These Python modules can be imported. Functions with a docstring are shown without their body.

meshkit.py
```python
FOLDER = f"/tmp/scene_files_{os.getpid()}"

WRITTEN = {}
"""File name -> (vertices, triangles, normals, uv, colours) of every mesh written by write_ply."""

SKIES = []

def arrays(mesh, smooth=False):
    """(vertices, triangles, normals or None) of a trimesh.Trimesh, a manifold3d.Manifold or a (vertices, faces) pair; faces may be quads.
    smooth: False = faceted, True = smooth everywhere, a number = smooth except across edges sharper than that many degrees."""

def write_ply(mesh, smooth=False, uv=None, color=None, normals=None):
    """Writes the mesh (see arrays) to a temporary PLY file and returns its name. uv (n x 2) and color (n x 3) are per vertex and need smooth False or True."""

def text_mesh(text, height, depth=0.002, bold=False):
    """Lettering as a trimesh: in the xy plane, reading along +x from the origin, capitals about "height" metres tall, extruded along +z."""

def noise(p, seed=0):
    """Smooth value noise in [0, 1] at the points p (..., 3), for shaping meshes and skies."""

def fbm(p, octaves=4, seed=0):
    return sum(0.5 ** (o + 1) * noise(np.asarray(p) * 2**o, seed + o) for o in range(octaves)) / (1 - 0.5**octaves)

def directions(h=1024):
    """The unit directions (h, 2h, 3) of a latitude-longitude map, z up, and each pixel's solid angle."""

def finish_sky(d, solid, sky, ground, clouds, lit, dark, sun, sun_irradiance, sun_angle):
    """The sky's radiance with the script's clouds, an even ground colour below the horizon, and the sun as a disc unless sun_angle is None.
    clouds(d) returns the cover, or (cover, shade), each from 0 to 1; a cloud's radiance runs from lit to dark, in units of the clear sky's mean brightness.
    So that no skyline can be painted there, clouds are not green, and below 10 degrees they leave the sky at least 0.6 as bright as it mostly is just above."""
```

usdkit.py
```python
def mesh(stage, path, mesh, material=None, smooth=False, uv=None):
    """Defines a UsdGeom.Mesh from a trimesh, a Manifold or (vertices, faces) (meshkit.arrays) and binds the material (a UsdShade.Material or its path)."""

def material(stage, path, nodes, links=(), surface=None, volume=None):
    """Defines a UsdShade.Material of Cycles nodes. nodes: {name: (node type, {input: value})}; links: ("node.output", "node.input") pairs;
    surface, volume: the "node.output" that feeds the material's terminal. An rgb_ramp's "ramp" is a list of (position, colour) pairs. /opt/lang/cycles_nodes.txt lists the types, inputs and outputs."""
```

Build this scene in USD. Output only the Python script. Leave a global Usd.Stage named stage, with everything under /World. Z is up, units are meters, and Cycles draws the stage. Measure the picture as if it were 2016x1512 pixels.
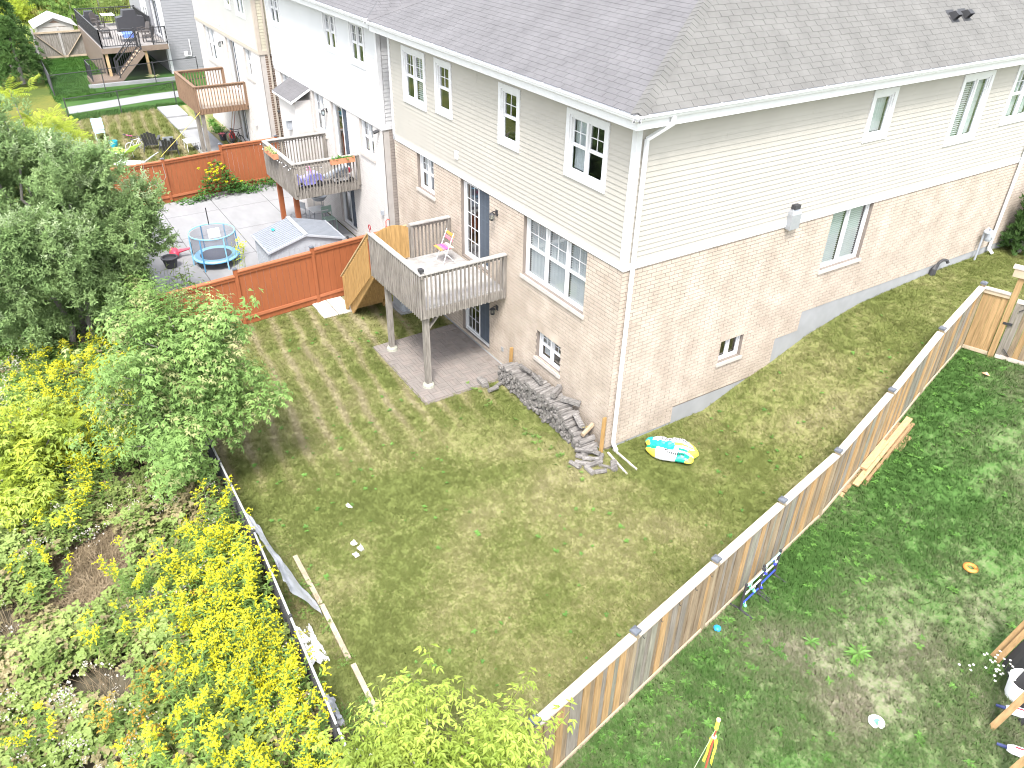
import math, random, numpy as np, trimesh, shapely, usdkit, meshkit
from shapely.geometry import Polygon, box as sbox, LineString
from pxr import Usd, UsdGeom, UsdLux, UsdShade, Gf, Sdf, Vt
stage = Usd.Stage.CreateInMemory()
UsdGeom.SetStageUpAxis(stage, UsdGeom.Tokens.z); UsdGeom.SetStageMetersPerUnit(stage, 1.0)
UsdGeom.Xform.Define(stage, '/World')
random.seed(7); rng = np.random.default_rng(7)
# ---------------------------------------------------------------- camera, sky, sun, exposure
cam = UsdGeom.Camera.Define(stage, '/World/camera')
cam.CreateHorizontalApertureAttr(36.0); cam.CreateVerticalApertureAttr(27.0)
cam.CreateFocalLengthAttr(36.0 * 1538.2 / 2016); cam.CreateClippingRangeAttr(Gf.Vec2f(0.1, 2000))
CAMR = ((0.5380, 0.8427, 0.0190), (-0.4704, 0.2817, 0.8363), (0.6995, -0.4588, 0.5480))
CAMP = (11.104, -9.956, 11.493)
mm = Gf.Matrix4d(*[*CAMR[0], 0], *[*CAMR[1], 0], *[*CAMR[2], 0], *[*CAMP, 1])
UsdGeom.Xformable(cam).AddTransformOp().Set(mm)
EXPOSURE = 2.38
cam.CreateExposureAttr(EXPOSURE)
SUN = np.array([0.42, -0.30, 0.86]); SUN /= np.linalg.norm(SUN)
SKY_STRENGTH, SUN_I, SUN_ANGLE = 0.13, 0.34, 14.0
sun = UsdLux.DistantLight.Define(stage, '/World/sun')
sun.CreateIntensityAttr(SUN_I); sun.CreateAngleAttr(SUN_ANGLE); sun.CreateNormalizeAttr(True); sun.CreateColorAttr(Gf.Vec3f(1.0, 0.965, 0.91))
rotm = Gf.Rotation(Gf.Vec3d(0, 0, 1), Gf.Vec3d(*map(float, SUN)))
UsdGeom.Xformable(sun).AddTransformOp().Set(Gf.Matrix4d().SetRotate(rotm))
dome = UsdLux.DomeLight.Define(stage, '/World/sky'); dome.CreateIntensityAttr(1.0)
dome.GetPrim().SetCustomDataByKey('kind', 'structure')
skym = usdkit.material(stage, '/World/Looks/sky_look', {
    'tc': ('texture_coordinate', {}), 'sky': ('sky_texture', {'sky_type': 'single_scattering', 'sun_disc': False, 'sun_elevation': float(math.asin(SUN[2])), 'sun_rotation': float(math.atan2(SUN[0], SUN[1])), 'aerosol_density': 2.0}),
    'grey': ('hsv', {'saturation': 0.3, 'value': 1.0}), 'n': ('noise_texture', {'scale': 2.2, 'detail': 5, 'roughness': 0.55}),
    'r': ('rgb_ramp', {'ramp': [(0.3, (0.75, 0.76, 0.8)), (0.7, (1.3, 1.29, 1.27))]}), 'm': ('mix', {'mix_type': 'multiply', 'fac': 0.8}),
    'bg': ('background_shader', {'strength': SKY_STRENGTH})},
    [('tc.generated', 'n.vector'), ('n.fac', 'r.fac'), ('sky.color', 'grey.color'), ('grey.color', 'm.color1'), ('r.color', 'm.color2'), ('m.color', 'bg.color')], surface='bg.background')
UsdShade.MaterialBindingAPI.Apply(dome.GetPrim()).Bind(skym)

# ---------------------------------------------------------------- helpers
_names = {}
def unique(parent, name):
    n = _names.setdefault(parent, {})
    k = n.get(name, 0); n[name] = k + 1
    return name if k == 0 else '%s_%03d' % (name, k)
MATS = {}
def mat(name, col, rough=0.7, var=0.14, scale=2.0, bump=0.0, bscale=60.0, island=0.0, col2=None, stretch=(1, 1, 1), metal=0.0, spec=0.4, obj=0.0, detail=4.0, coat=0.0, trans=0.0):
    """A principled material whose colour wanders with noise (var), from piece to piece (island) and from object to object (obj)."""
    if name in MATS: return MATS[name]
    c = np.array(col, float); c2 = np.array(col2, float) if col2 is not None else c
    lo, hi = np.clip(c * (1 - var), 0, 1), np.clip(c2 * (1 + var), 0, 1)
    N = {'g': ('geometry', {}), 'mp': ('mapping', {'scale': stretch}), 'n': ('noise_texture', {'scale': scale, 'detail': detail, 'roughness': 0.6}),
         'r': ('rgb_ramp', {'ramp': [(0.28, lo), (0.72, hi)]}), 'p': ('principled_bsdf', {'roughness': rough, 'metallic': metal, 'specular_ior_level': spec, 'coat_weight': coat})}
    L = [('g.position', 'mp.vector'), ('mp.vector', 'n.vector'), ('n.fac', 'r.fac')]
    out = 'r.color'
    for key, amount, src in (('i', island, 'g.random_per_island'), ('o', obj, 'oi.random')):
        if amount:
            if key == 'o': N['oi'] = ('object_info', {})
            N['m' + key] = ('map_range', {'from_min': 0.0, 'from_max': 1.0, 'to_min': 1 - amount, 'to_max': 1 + amount}); N['h' + key] = ('hsv', {})
            L += [(src, 'm%s.value' % key), ('m%s.result' % key, 'h%s.value' % key), (out, 'h%s.color' % key)]; out = 'h%s.color' % key
    L.append((out, 'p.base_color'))
    if bump:
        N['bn'] = ('noise_texture', {'scale': bscale, 'detail': 3.0}); N['b'] = ('bump', {'strength': bump, 'distance': 0.01})
        L += [('mp.vector', 'bn.vector'), ('bn.fac', 'b.height'), ('b.normal', 'p.normal')]
    surf = 'p.BSDF'
    if trans:
        N['t'] = ('translucent_bsdf', {}); N['mx'] = ('mix_closure', {'fac': trans})
        L += [(out, 't.color'), ('p.BSDF', 'mx.closure1'), ('t.BSDF', 'mx.closure2')]; surf = 'mx.closure'
    MATS[name] = usdkit.material(stage, '/World/Looks/' + name, N, L, surface=surf)
    return MATS[name]
def plain(name, col, rough=0.5, metal=0.0, **k): return mat(name, col, rough, var=0.06, scale=6, metal=metal, **k)

def put_mesh(path, v, f, material, normals=None, tone=None):
    m = UsdGeom.Mesh.Define(stage, path)
    m.CreatePointsAttr(Vt.Vec3fArray.FromNumpy(np.ascontiguousarray(v, np.float32)))
    m.CreateFaceVertexCountsAttr(Vt.IntArray.FromNumpy(np.full(len(f), 3, np.int32)))
    m.CreateFaceVertexIndicesAttr(Vt.IntArray.FromNumpy(np.ascontiguousarray(f, np.int32).ravel()))
    m.CreateSubdivisionSchemeAttr('none'); m.CreateDoubleSidedAttr(True)
    if normals is not None:
        m.CreateNormalsAttr(Vt.Vec3fArray.FromNumpy(np.ascontiguousarray(normals, np.float32))); m.SetNormalsInterpolation('vertex')
    if material is not None: UsdShade.MaterialBindingAPI.Apply(m.GetPrim()).Bind(material)
    return m

BOXF = np.array([[0, 2, 1], [0, 3, 2], [4, 5, 6], [4, 6, 7], [0, 1, 5], [0, 5, 4], [1, 2, 6], [1, 6, 5], [2, 3, 7], [2, 7, 6], [3, 0, 4], [3, 4, 7]])
def unit(a): a = np.asarray(a, float); return a / (np.linalg.norm(a) + 1e-12)
class MB:
    """Collects shapes; becomes ONE mesh."""
    def __init__(s): s.v, s.f, s.n = [], [], 0
    def add(s, v, f):
        v = np.asarray(v, float); s.v.append(v); s.f.append(np.asarray(f, int) + s.n); s.n += len(v); return s
    def tm(s, m): return s.add(m.vertices, m.faces)
    def box(s, x0, y0, z0, x1, y1, z1):
        x0, x1 = min(x0, x1), max(x0, x1); y0, y1 = min(y0, y1), max(y0, y1); z0, z1 = min(z0, z1), max(z0, z1)
        return s.add([[x0, y0, z0], [x1, y0, z0], [x1, y1, z0], [x0, y1, z0], [x0, y0, z1], [x1, y0, z1], [x1, y1, z1], [x0, y1, z1]], BOXF)
    def hexa(s, p8): return s.add(p8, BOXF)
    def obox(s, c, ax, ay, az):
        c, ax, ay, az = (np.asarray(q, float) for q in (c, ax, ay, az))
        return s.add([c - ax - ay - az, c + ax - ay - az, c + ax + ay - az, c - ax + ay - az, c - ax - ay + az, c + ax - ay + az, c + ax + ay + az, c - ax + ay + az], BOXF)
    def bar(s, p, q, w, h, up=(0, 0, 1)):
        p, q = np.asarray(p, float), np.asarray(q, float); d = unit(q - p); side = np.cross(d, up)
        if np.linalg.norm(side) < 1e-6: side = np.cross(d, (1, 0, 0))
        side = unit(side); u = np.cross(side, d)
        return s.obox((p + q) / 2, d * np.linalg.norm(q - p) / 2, side * w / 2, u * h / 2)
    def tube(s, pts, r, n=6, cap=True):
        p = np.asarray(pts, float); r = np.broadcast_to(np.asarray(r, float), (len(p),))
        t = np.gradient(p, axis=0); t /= np.linalg.norm(t, axis=1, keepdims=True) + 1e-12
        a = np.cross(t, np.where(np.abs(t[:, 2:]) < 0.9, [0, 0, 1.0], [1.0, 0, 0])); a /= np.linalg.norm(a, axis=1, keepdims=True) + 1e-12
        b = np.cross(t, a); an = np.arange(n) * 2 * np.pi / n
        v = (p[:, None] + r[:, None, None] * (np.cos(an)[None, :, None] * a[:, None] + np.sin(an)[None, :, None] * b[:, None])).reshape(-1, 3)
        i, j = np.meshgrid(np.arange(len(p) - 1), np.arange(n), indexing='ij'); i, j = i.ravel(), j.ravel(); k = (j + 1) % n
        f = np.vstack([np.c_[i * n + j, i * n + k, (i + 1) * n + k], np.c_[i * n + j, (i + 1) * n + k, (i + 1) * n + j]])
        if cap:
            m = len(v); v = np.vstack([v, p[0], p[-1]]); jj = np.arange(n); kk = (jj + 1) % n; e = (len(p) - 1) * n
            f = np.vstack([f, np.c_[np.full(n, m), kk, jj], np.c_[np.full(n, m + 1), e + jj, e + kk]])
        return s.add(v, f)
    def lathe(s, prof, c=(0, 0, 0), n=16):
        prof = np.asarray(prof, float); an = np.arange(n) * 2 * np.pi / n
        v = np.stack([prof[:, None, 0] * np.cos(an), prof[:, None, 0] * np.sin(an), np.repeat(prof[:, 1:2], n, 1)], -1).reshape(-1, 3) + np.asarray(c, float)
        i, j = np.meshgrid(np.arange(len(prof) - 1), np.arange(n), indexing='ij'); i, j = i.ravel(), j.ravel(); k = (j + 1) % n
        return s.add(v, np.vstack([np.c_[i * n + j, i * n + k, (i + 1) * n + k], np.c_[i * n + j, (i + 1) * n + k, (i + 1) * n + j]]))
    def ring(s, c, R, r, n=20, m=8, axis=2):
        a = np.arange(n) * 2 * np.pi / n; pr = np.array([[R + r * math.cos(q), r * math.sin(q)] for q in np.arange(m + 1) * 2 * np.pi / m])
        t = MB().lathe(pr, (0, 0, 0), n); v, f = t.arrays()
        if axis == 0: v = v[:, [2, 0, 1]]
        if axis == 1: v = v[:, [1, 2, 0]]
        return s.add(v + np.asarray(c, float), f)
    def ball(s, c, r, sub=1, sq=(1, 1, 1)):
        m = trimesh.creation.icosphere(sub, 1.0); return s.add(np.asarray(m.vertices) * r * np.asarray(sq, float) + np.asarray(c, float), m.faces)
    def prism(s, poly, z0, z1, fn=None):
        """A shapely polygon (with holes) between two depths; fn maps (u, v, w) rows to space."""
        for g in getattr(poly, 'geoms', [poly]):
            if g.is_empty or g.area < 1e-7: continue
            m = trimesh.creation.extrude_polygon(g, abs(z1 - z0), engine='earcut'); v = np.array(m.vertices); v[:, 2] += min(z0, z1)
            s.add(fn(v) if fn else v, m.faces)
        return s
    def quad(s, a, b, c, d): return s.add([a, b, c, d], [[0, 1, 2], [0, 2, 3]])
    def arrays(s): return (np.vstack(s.v), np.vstack(s.f)) if s.v else (np.zeros((0, 3)), np.zeros((0, 3), int))

def data(prim, label=None, cat=None, group=None, kind=None):
    for k, v in (('label', label), ('category', cat), ('group', group), ('kind', kind)):
        if v: prim.SetCustomDataByKey(k, v)
class Thing:
    """One top-level Xform at the thing's base; part() adds its children. Shapes are given in world space unless local=True."""
    def __init__(s, name, label, cat, loc=(0, 0, 0), rz=0.0, group=None, kind=None, local=False):
        s.path = '/World/' + unique('/World', name); s.loc = np.asarray(loc, float); s.rz = rz; s.local = local
        s.x = UsdGeom.Xform.Define(stage, s.path); s.x.AddTranslateOp().Set(Gf.Vec3d(*map(float, loc)))
        if rz: s.x.AddRotateZOp().Set(math.degrees(rz))
        s.args = (label, cat, group); data(s.x.GetPrim(), label, cat, group, kind)
    def to_local(s, v):
        if s.local: return v
        v = v - s.loc
        if s.rz: c, q = math.cos(-s.rz), math.sin(-s.rz); v = np.c_[v[:, 0] * c - v[:, 1] * q, v[:, 0] * q + v[:, 1] * c, v[:, 2]]
        return v
    def part(s, name, mb, material, parent=None, label=None, kind=None, smooth=None):
        v, f = mb.arrays()
        if not len(f): return None
        p = parent or s.path; path = p + '/' + unique(p, name); v = s.to_local(v); nn = None
        if smooth: v, f, nn = meshkit.arrays((v, f), smooth)
        m = put_mesh(path, v, f, material, nn); data(m.GetPrim(), label, None, None, kind)
        return path
def copy_of(src, loc, rz=0.0, label=None, scale=None):
    path = '/World/' + unique('/World', src.path.split('/')[-1]); x = UsdGeom.Xform.Define(stage, path)
    x.GetPrim().GetReferences().AddInternalReference(src.path)
    x.ClearXformOpOrder(); x.AddTranslateOp().Set(Gf.Vec3d(*map(float, loc)))
    x.AddRotateZOp().Set(math.degrees(rz))
    if scale is not None: x.AddScaleOp().Set(Gf.Vec3f(*[float(q) for q in np.broadcast_to(scale, 3)]))
    x.GetPrim().SetInstanceable(True); data(x.GetPrim(), label or src.args[0], src.args[1], src.args[2])
    return path
def single(name, mb, material, label, cat, group=None, kind=None, smooth=None):
    v, f = mb.arrays(); nn = None
    if smooth: v, f, nn = meshkit.arrays((v, f), smooth)
    c = np.array([(v[:, 0].min() + v[:, 0].max()) / 2, (v[:, 1].min() + v[:, 1].max()) / 2, v[:, 2].min()])
    path = '/World/' + unique('/World', name); m = put_mesh(path, v - c, f, material, nn); m.AddTranslateOp().Set(Gf.Vec3d(*map(float, c)))
    data(m.GetPrim(), label, cat, group, kind); return path
def struct(name, mb, material, parent=None):
    v, f = mb.arrays(); p = parent or '/World'; path = p + '/' + unique(p, name)
    m = put_mesh(path, v, f, material)
    if not parent: data(m.GetPrim(), kind='structure')
    return path
def instancer(path, protos, pos, quat, scl, idx, label=None, cat=None, kind=None):
    """A PointInstancer: protos = [(MB, material)]; quat rows (w, x, y, z)."""
    pi = UsdGeom.PointInstancer.Define(stage, path); targets = []
    for k, (mb, m) in enumerate(protos):
        v, f = mb.arrays(); put_mesh('%s/piece_%03d' % (path, k + 1), v, f, m, getattr(mb, 'normals', None)); targets.append(Sdf.Path('%s/piece_%03d' % (path, k + 1)))
    pi.CreatePrototypesRel().SetTargets(targets)
    pi.CreatePositionsAttr(Vt.Vec3fArray.FromNumpy(np.ascontiguousarray(pos, np.float32)))
    q = np.asarray(quat, np.float32)
    pi.CreateOrientationsAttr(Vt.QuathArray([Gf.Quath(float(a), float(b), float(c), float(d)) for a, b, c, d in q]))
    s = np.asarray(scl, np.float32); s = np.repeat(s[:, None], 3, 1) if s.ndim == 1 else s
    pi.CreateScalesAttr(Vt.Vec3fArray.FromNumpy(np.ascontiguousarray(s)))
    pi.CreateProtoIndicesAttr(Vt.IntArray.FromNumpy(np.asarray(idx, np.int32)))
    data(pi.GetPrim(), label, cat, None, kind); return pi
def quats_from(dirs, roll):
    """Rotations that take +z to dirs after a roll about z."""
    d = np.asarray(dirs, float); d = d / (np.linalg.norm(d, axis=1, keepdims=True) + 1e-9)
    w = 1 + d[:, 2]; q1 = np.c_[w, -d[:, 1], d[:, 0], np.zeros(len(d))]; q1[w < 1e-4] = (0, 1, 0, 0); q1 /= np.linalg.norm(q1, axis=1, keepdims=True)
    c, s = np.cos(roll / 2), np.sin(roll / 2)
    return np.c_[q1[:, 0] * c - q1[:, 3] * s, q1[:, 1] * c + q1[:, 2] * s, q1[:, 2] * c - q1[:, 1] * s, q1[:, 0] * s + q1[:, 3] * c]
# rise of the ground along the side of the house
GY, GZ = [-100, 3.2, 4.5, 5.5, 6.8, 8.8, 12, 15, 20, 400], [0, 0, 0.45, 0.72, 1.18, 1.6, 1.77, 1.79, 1.8, 1.8]
def ground(x, y): return np.where(np.asarray(x) > -1, np.interp(y, GY, GZ), 0.0)
def sheet(poly, dz):
    mb = MB()
    for (xa, xb) in ((-400, -1), (-1, 400)):
        for k in range(len(GY) - 1):
            if xa < -1 and k: continue
            ya, yb = (GY[k], GY[k + 1]) if xa >= -1 else (-400, 400)
            if xa >= -1 and k == 0: ya = -400
            g = poly.intersection(sbox(xa, ya, xb, yb))
            for q in getattr(g, 'geoms', [g]):
                if q.geom_type != 'Polygon' or q.area < 1e-6: continue
                v2, f = trimesh.creation.triangulate_polygon(q, engine='earcut'); v2 = np.asarray(v2)
                z = (np.interp(v2[:, 1], GY, GZ) if xa >= -1 else np.zeros(len(v2))) + dz
                mb.add(np.c_[v2, z], f)
    return mb
# ---------------------------------------------------------------- materials
WHITE = mat('white_vinyl', (0.50, 0.50, 0.505), 0.45, var=0.04, scale=5)
SIDING = mat('beige_siding', (0.318, 0.298, 0.266), 0.5, var=0.05, scale=0.8, island=0.02)
SIDING_W = mat('white_siding', (0.46, 0.46, 0.465), 0.5, var=0.03, scale=0.8, island=0.02)
SIDING_T = mat('tan_siding', (0.34, 0.335, 0.32), 0.5, var=0.04, scale=0.8, island=0.02)
SIDING_Y = mat('yellow_siding', (0.37, 0.345, 0.27), 0.5, var=0.04, scale=0.8)
SIDING_G = mat('grey_siding', (0.20, 0.20, 0.21), 0.5, var=0.06, scale=0.8, island=0.03)
BRICK = mat('buff_brick', (0.36, 0.298, 0.24), 0.85, var=0.10, scale=1.6, col2=(0.44, 0.375, 0.312), island=0.19, bump=0.3, bscale=90)
BRICK_B = mat('brown_brick', (0.165, 0.115, 0.085), 0.85, var=0.15, scale=5, island=0.25)
BRICK_P = mat('pale_brick', (0.44, 0.415, 0.395), 0.85, var=0.06, scale=5, island=0.06)
BRICK_T = mat('taupe_brick', (0.26, 0.225, 0.20), 0.85, var=0.10, scale=5, island=0.12)
MORTAR = mat('mortar', (0.155, 0.13, 0.112), 0.95, var=0.12, scale=3)
MORTAR_L = mat('pale_mortar', (0.33, 0.305, 0.285), 0.95, var=0.10, scale=3)
CONC = mat('concrete', (0.225, 0.23, 0.235), 0.9, var=0.12, scale=1.6, detail=8, bump=0.25, bscale=40)
CONC_P = mat('patio_concrete', (0.215, 0.215, 0.22), 0.9, var=0.10, scale=0.9, detail=9, stretch=(1, 2.2, 1), bump=0.15, bscale=30)
STONE = mat('sill_stone', (0.35, 0.32, 0.29), 0.85, var=0.08, scale=4)
SHINGLE = mat('asphalt_shingle', (0.138, 0.133, 0.138), 0.95, var=0.16, scale=1.7, island=0.22, bump=0.5, bscale=160, detail=6)
SHINGLE_S = mat('asphalt_shingle_side', (0.142, 0.138, 0.130), 0.95, var=0.16, scale=1.7, island=0.21, bump=0.5, bscale=160, detail=6)
SHADOWGAP = mat('roof_felt', (0.10, 0.10, 0.105), 0.95, var=0.1)
DARK = plain('dark_interior', (0.05, 0.05, 0.052), 0.9)
BLACK = plain('black_metal', (0.022, 0.022, 0.024), 0.45)
BLACKP = plain('black_plastic', (0.03, 0.03, 0.032), 0.6)
GALV = plain('galvanised_metal', (0.30, 0.31, 0.325), 0.4, 0.5)
GREYM = plain('grey_metal', (0.27, 0.285, 0.31), 0.5, 0.1)
BLIND = plain('blind_slat', (0.5, 0.5, 0.5), 0.6)
CURTAIN = plain('curtain', (0.45, 0.45, 0.46), 0.9)
SCREEN = plain('door_screen', (0.055, 0.062, 0.075), 0.6)
def glass(name, tint, ior=1.55, extra=0.0):
    N = {'t': ('transparent_bsdf', {'color': tint}), 'g': ('glossy_bsdf', {'color': (0.95, 0.97, 1.0), 'roughness': 0.015}), 'f': ('layer_weight', {'blend': 0.5}), 'q': ('math', {'math_type': 'power', 'value2': 2.2}), 'k': ('math', {'math_type': 'multiply_add', 'value2': 0.75, 'value3': 0.07}), 'm': ('mix_closure', {})}
    return usdkit.material(stage, '/World/Looks/' + name, N, [('f.facing', 'q.value1'), ('q.value', 'k.value1'), ('k.value', 'm.fac'), ('t.BSDF', 'm.closure1'), ('g.BSDF', 'm.closure2')], surface='m.closure')
GLASS = glass('window_glass', (0.80, 0.85, 0.86), 1.75)

class Fr:
    """A wall plane: u along the wall, z up, d outwards."""
    def __init__(s, o, a, n): s.o, s.a, s.n = np.asarray(o, float), np.asarray(a, float), np.asarray(n, float)
    def P(s, u, z, d): return s.o + s.a * u + s.n * d + np.array([0, 0, z])
    def fn(s, v): return s.o + v[:, :1] * s.a + v[:, 2:3] * s.n + np.c_[np.zeros((len(v), 2)), v[:, 1]]
    def box(s, mb, u0, u1, z0, z1, d0, d1):
        mb.hexa([s.P(u0, z0, d0), s.P(u1, z0, d0), s.P(u1, z0, d1), s.P(u0, z0, d1), s.P(u0, z1, d0), s.P(u1, z1, d0), s.P(u1, z1, d1), s.P(u0, z1, d1)]); return mb
def pane(F, u0, u1, z0, z1, d):
    p = [F.P(u0, z0, d), F.P(u1, z0, d), F.P(u1, z1, d), F.P(u0, z1, d)]
    return MB().quad(*(p if np.cross(p[1] - p[0], p[2] - p[1]) @ F.n > 0 else p[::-1]))
def ringbox(F, mb, u0, u1, z0, z1, w, d0, d1, wb=None):
    wb = wb or w
    F.box(mb, u0, u0 + w, z0, z1, d0, d1); F.box(mb, u1 - w, u1, z0, z1, d0, d1)
    F.box(mb, u0 + w, u1 - w, z1 - w, z1, d0, d1); F.box(mb, u0 + w, u1 - w, z0, z0 + wb, d0, d1); return mb
def window(T, F, u0, u1, z0, z1, units=2, casing=0.0, grille=(2, 2), hung=True, blind=(), curtain=(), sill=False, rec=-0.09, label=None, widths=None, M=None):
    M = M or WHITE
    fr = MB(); dface = 0.028 if casing else rec
    if casing:
        ringbox(F, fr, u0, u1, z0, z1, casing, -0.02, dface + 0.012)
        u0, u1, z0, z1 = u0 + casing, u1 - casing, z0 + casing, z1 - casing; dface -= 0.012
    ringbox(F, fr, u0, u1, z0, z1, 0.05, dface - 0.09, dface)
    W = (u1 - u0 - 0.1 - 0.06 * (units - 1)); ws = [W / units] * units if widths is None else [W * q for q in widths]
    u = u0 + 0.05; spans = []
    for k, w in enumerate(ws):
        spans.append((u, u + w))
        if k < units - 1: F.box(fr, u + w, u + w + 0.06, z0 + 0.05, z1 - 0.05, dface - 0.08, dface + 0.002)
        u += w + 0.06
    wp = T.part('window', fr, M, label=label)
    zm = (z0 + z1) / 2
    for k, (a, b) in enumerate(spans):
        parts = [(z0 + 0.05, zm, -0.03, False), (zm, z1 - 0.05, -0.045, True)] if hung else [(z0 + 0.05, z1 - 0.05, -0.03, bool(grille))]
        for (c, d, off, top) in parts:
            T.part('sash', ringbox(F, MB(), a, b, c, d, 0.035, dface + off - 0.025, dface + off), M, wp)
            T.part('pane', pane(F, a + .035, b - .035, c + .035, d - .035, dface + off - .015), GLASS, wp)
            if top and grille:
                m = MB(); nx, nz = grille
                for i in range(1, nx): q = a + (b - a) * i / nx; F.box(m, q - 0.009, q + 0.009, c + 0.035, d - 0.035, dface + off - 0.011, dface + off - 0.003)
                for i in range(1, nz): q = c + (d - c) * i / nz; F.box(m, a + 0.035, b - 0.035, q - 0.009, q + 0.009, dface + off - 0.0105, dface + off - 0.0035)
                T.part('muntin', m, M, wp)
        if k in blind:
            m = MB(); q = z0 + 0.06
            while q < z1 - 0.06:
                F_ = F; m.hexa([F.P(a + .02, q, dface - .095), F.P(b - .02, q, dface - .095), F.P(b - .02, q + .022, dface - .135), F.P(a + .02, q + .022, dface - .135), F.P(a + .02, q + .004, dface - .095), F.P(b - .02, q + .004, dface - .095), F.P(b - .02, q + .026, dface - .135), F.P(a + .02, q + .026, dface - .135)]); q += 0.056
            T.part('blind', m, BLIND, wp)
        if k in curtain:
            m = MB(); nn = 14
            for i in range(nn):
                q0, q1 = a + (b - a) * i / nn, a + (b - a) * (i + 1) / nn; off = 0.02 * (i % 2)
                m.quad(F.P(q0, z0 + .06, dface - .14 - off), F.P(q1, z0 + .06, dface - .14 - .02 + off), F.P(q1, z1 - .06, dface - .14 - .02 + off), F.P(q0, z1 - .06, dface - .14 - off))
            T.part('curtain', m, CURTAIN, wp)
    if sill: T.part('sill', F.box(MB(), u0 - 0.06, u1 + 0.06, z0 - 0.09, z0 - 0.004, -0.12, 0.05), STONE, wp)
    return wp
def slider(T, F, u0, u1, z0, z1, grid=(3, 5), rec=-0.09, screen=True, M=None, cur=False):
    M = M or WHITE
    fr = ringbox(F, MB(), u0, u1, z0, z1, 0.055, rec - 0.12, rec); dp = T.part('patio_door', fr, M)
    um = (u0 + u1) / 2
    for k, (a, b, off) in enumerate(((u0 + 0.055, um + 0.02, -0.03), (um - 0.02, u1 - 0.055, -0.07))):
        T.part('door_leaf', ringbox(F, MB(), a, b, z0 + 0.055, z1 - 0.055, 0.05, rec + off - 0.03, rec + off), M, dp)
        T.part('pane', pane(F, a + .05, b - .05, z0 + .105, z1 - .105, rec + off - .017), GLASS, dp)
        m = MB(); c, d = z0 + .105, z1 - .105
        if grid:
            for i in range(1, grid[0]): q = a + .05 + (b - a - .1) * i / grid[0]; F.box(m, q - .009, q + .009, c, d, rec + off - .013, rec + off - .005)
            for i in range(1, grid[1]): q = c + (d - c) * i / grid[1]; F.box(m, a + .05, b - .05, q - .009, q + .009, rec + off - .0125, rec + off - .0055)
            T.part('muntin', m, M, dp)
    if cur:
        m = MB()
        for i in range(16): q0 = u0 + .1 + (um - u0) * i / 16; m.quad(F.P(q0, z0 + .1, rec - .2 - .03 * (i % 2)), F.P(q0 + .06, z0 + .1, rec - .22 + .03 * (i % 2)), F.P(q0 + .06, z1 - .1, rec - .22 + .03 * (i % 2)), F.P(q0, z1 - .1, rec - .2 - .03 * (i % 2)))
        T.part('curtain', m, CURTAIN, dp)
    if screen:
        T.part('insect_screen', F.box(MB(), um + .03, u1 - .06, z0 + .06, z1 - .06, rec - .045, rec - .043), glass_screen(), dp)
    return dp
def glass_screen():
    if 'scr' not in MATS:
        N = {'t': ('transparent_bsdf', {'color': (0.55, 0.57, 0.60)}), 'd': ('diffuse_bsdf', {'color': (0.075, 0.085, 0.10)}), 'm': ('mix_closure', {'fac': 0.5})}
        MATS['scr'] = usdkit.material(stage, '/World/Looks/insect_screen', N, [('t.BSDF', 'm.closure1'), ('d.BSDF', 'm.closure2')], surface='m.closure')
    return MATS['scr']
def cut(poly, holes):
    for (a, b, c, d) in holes: poly = poly.difference(sbox(a, c, b, d))
    return poly
def wall(T, F, poly, holes, t, m, name='wall', parent=None): return T.part(name, MB().prism(cut(poly, holes), -t, 0, F.fn), m, parent)
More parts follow.
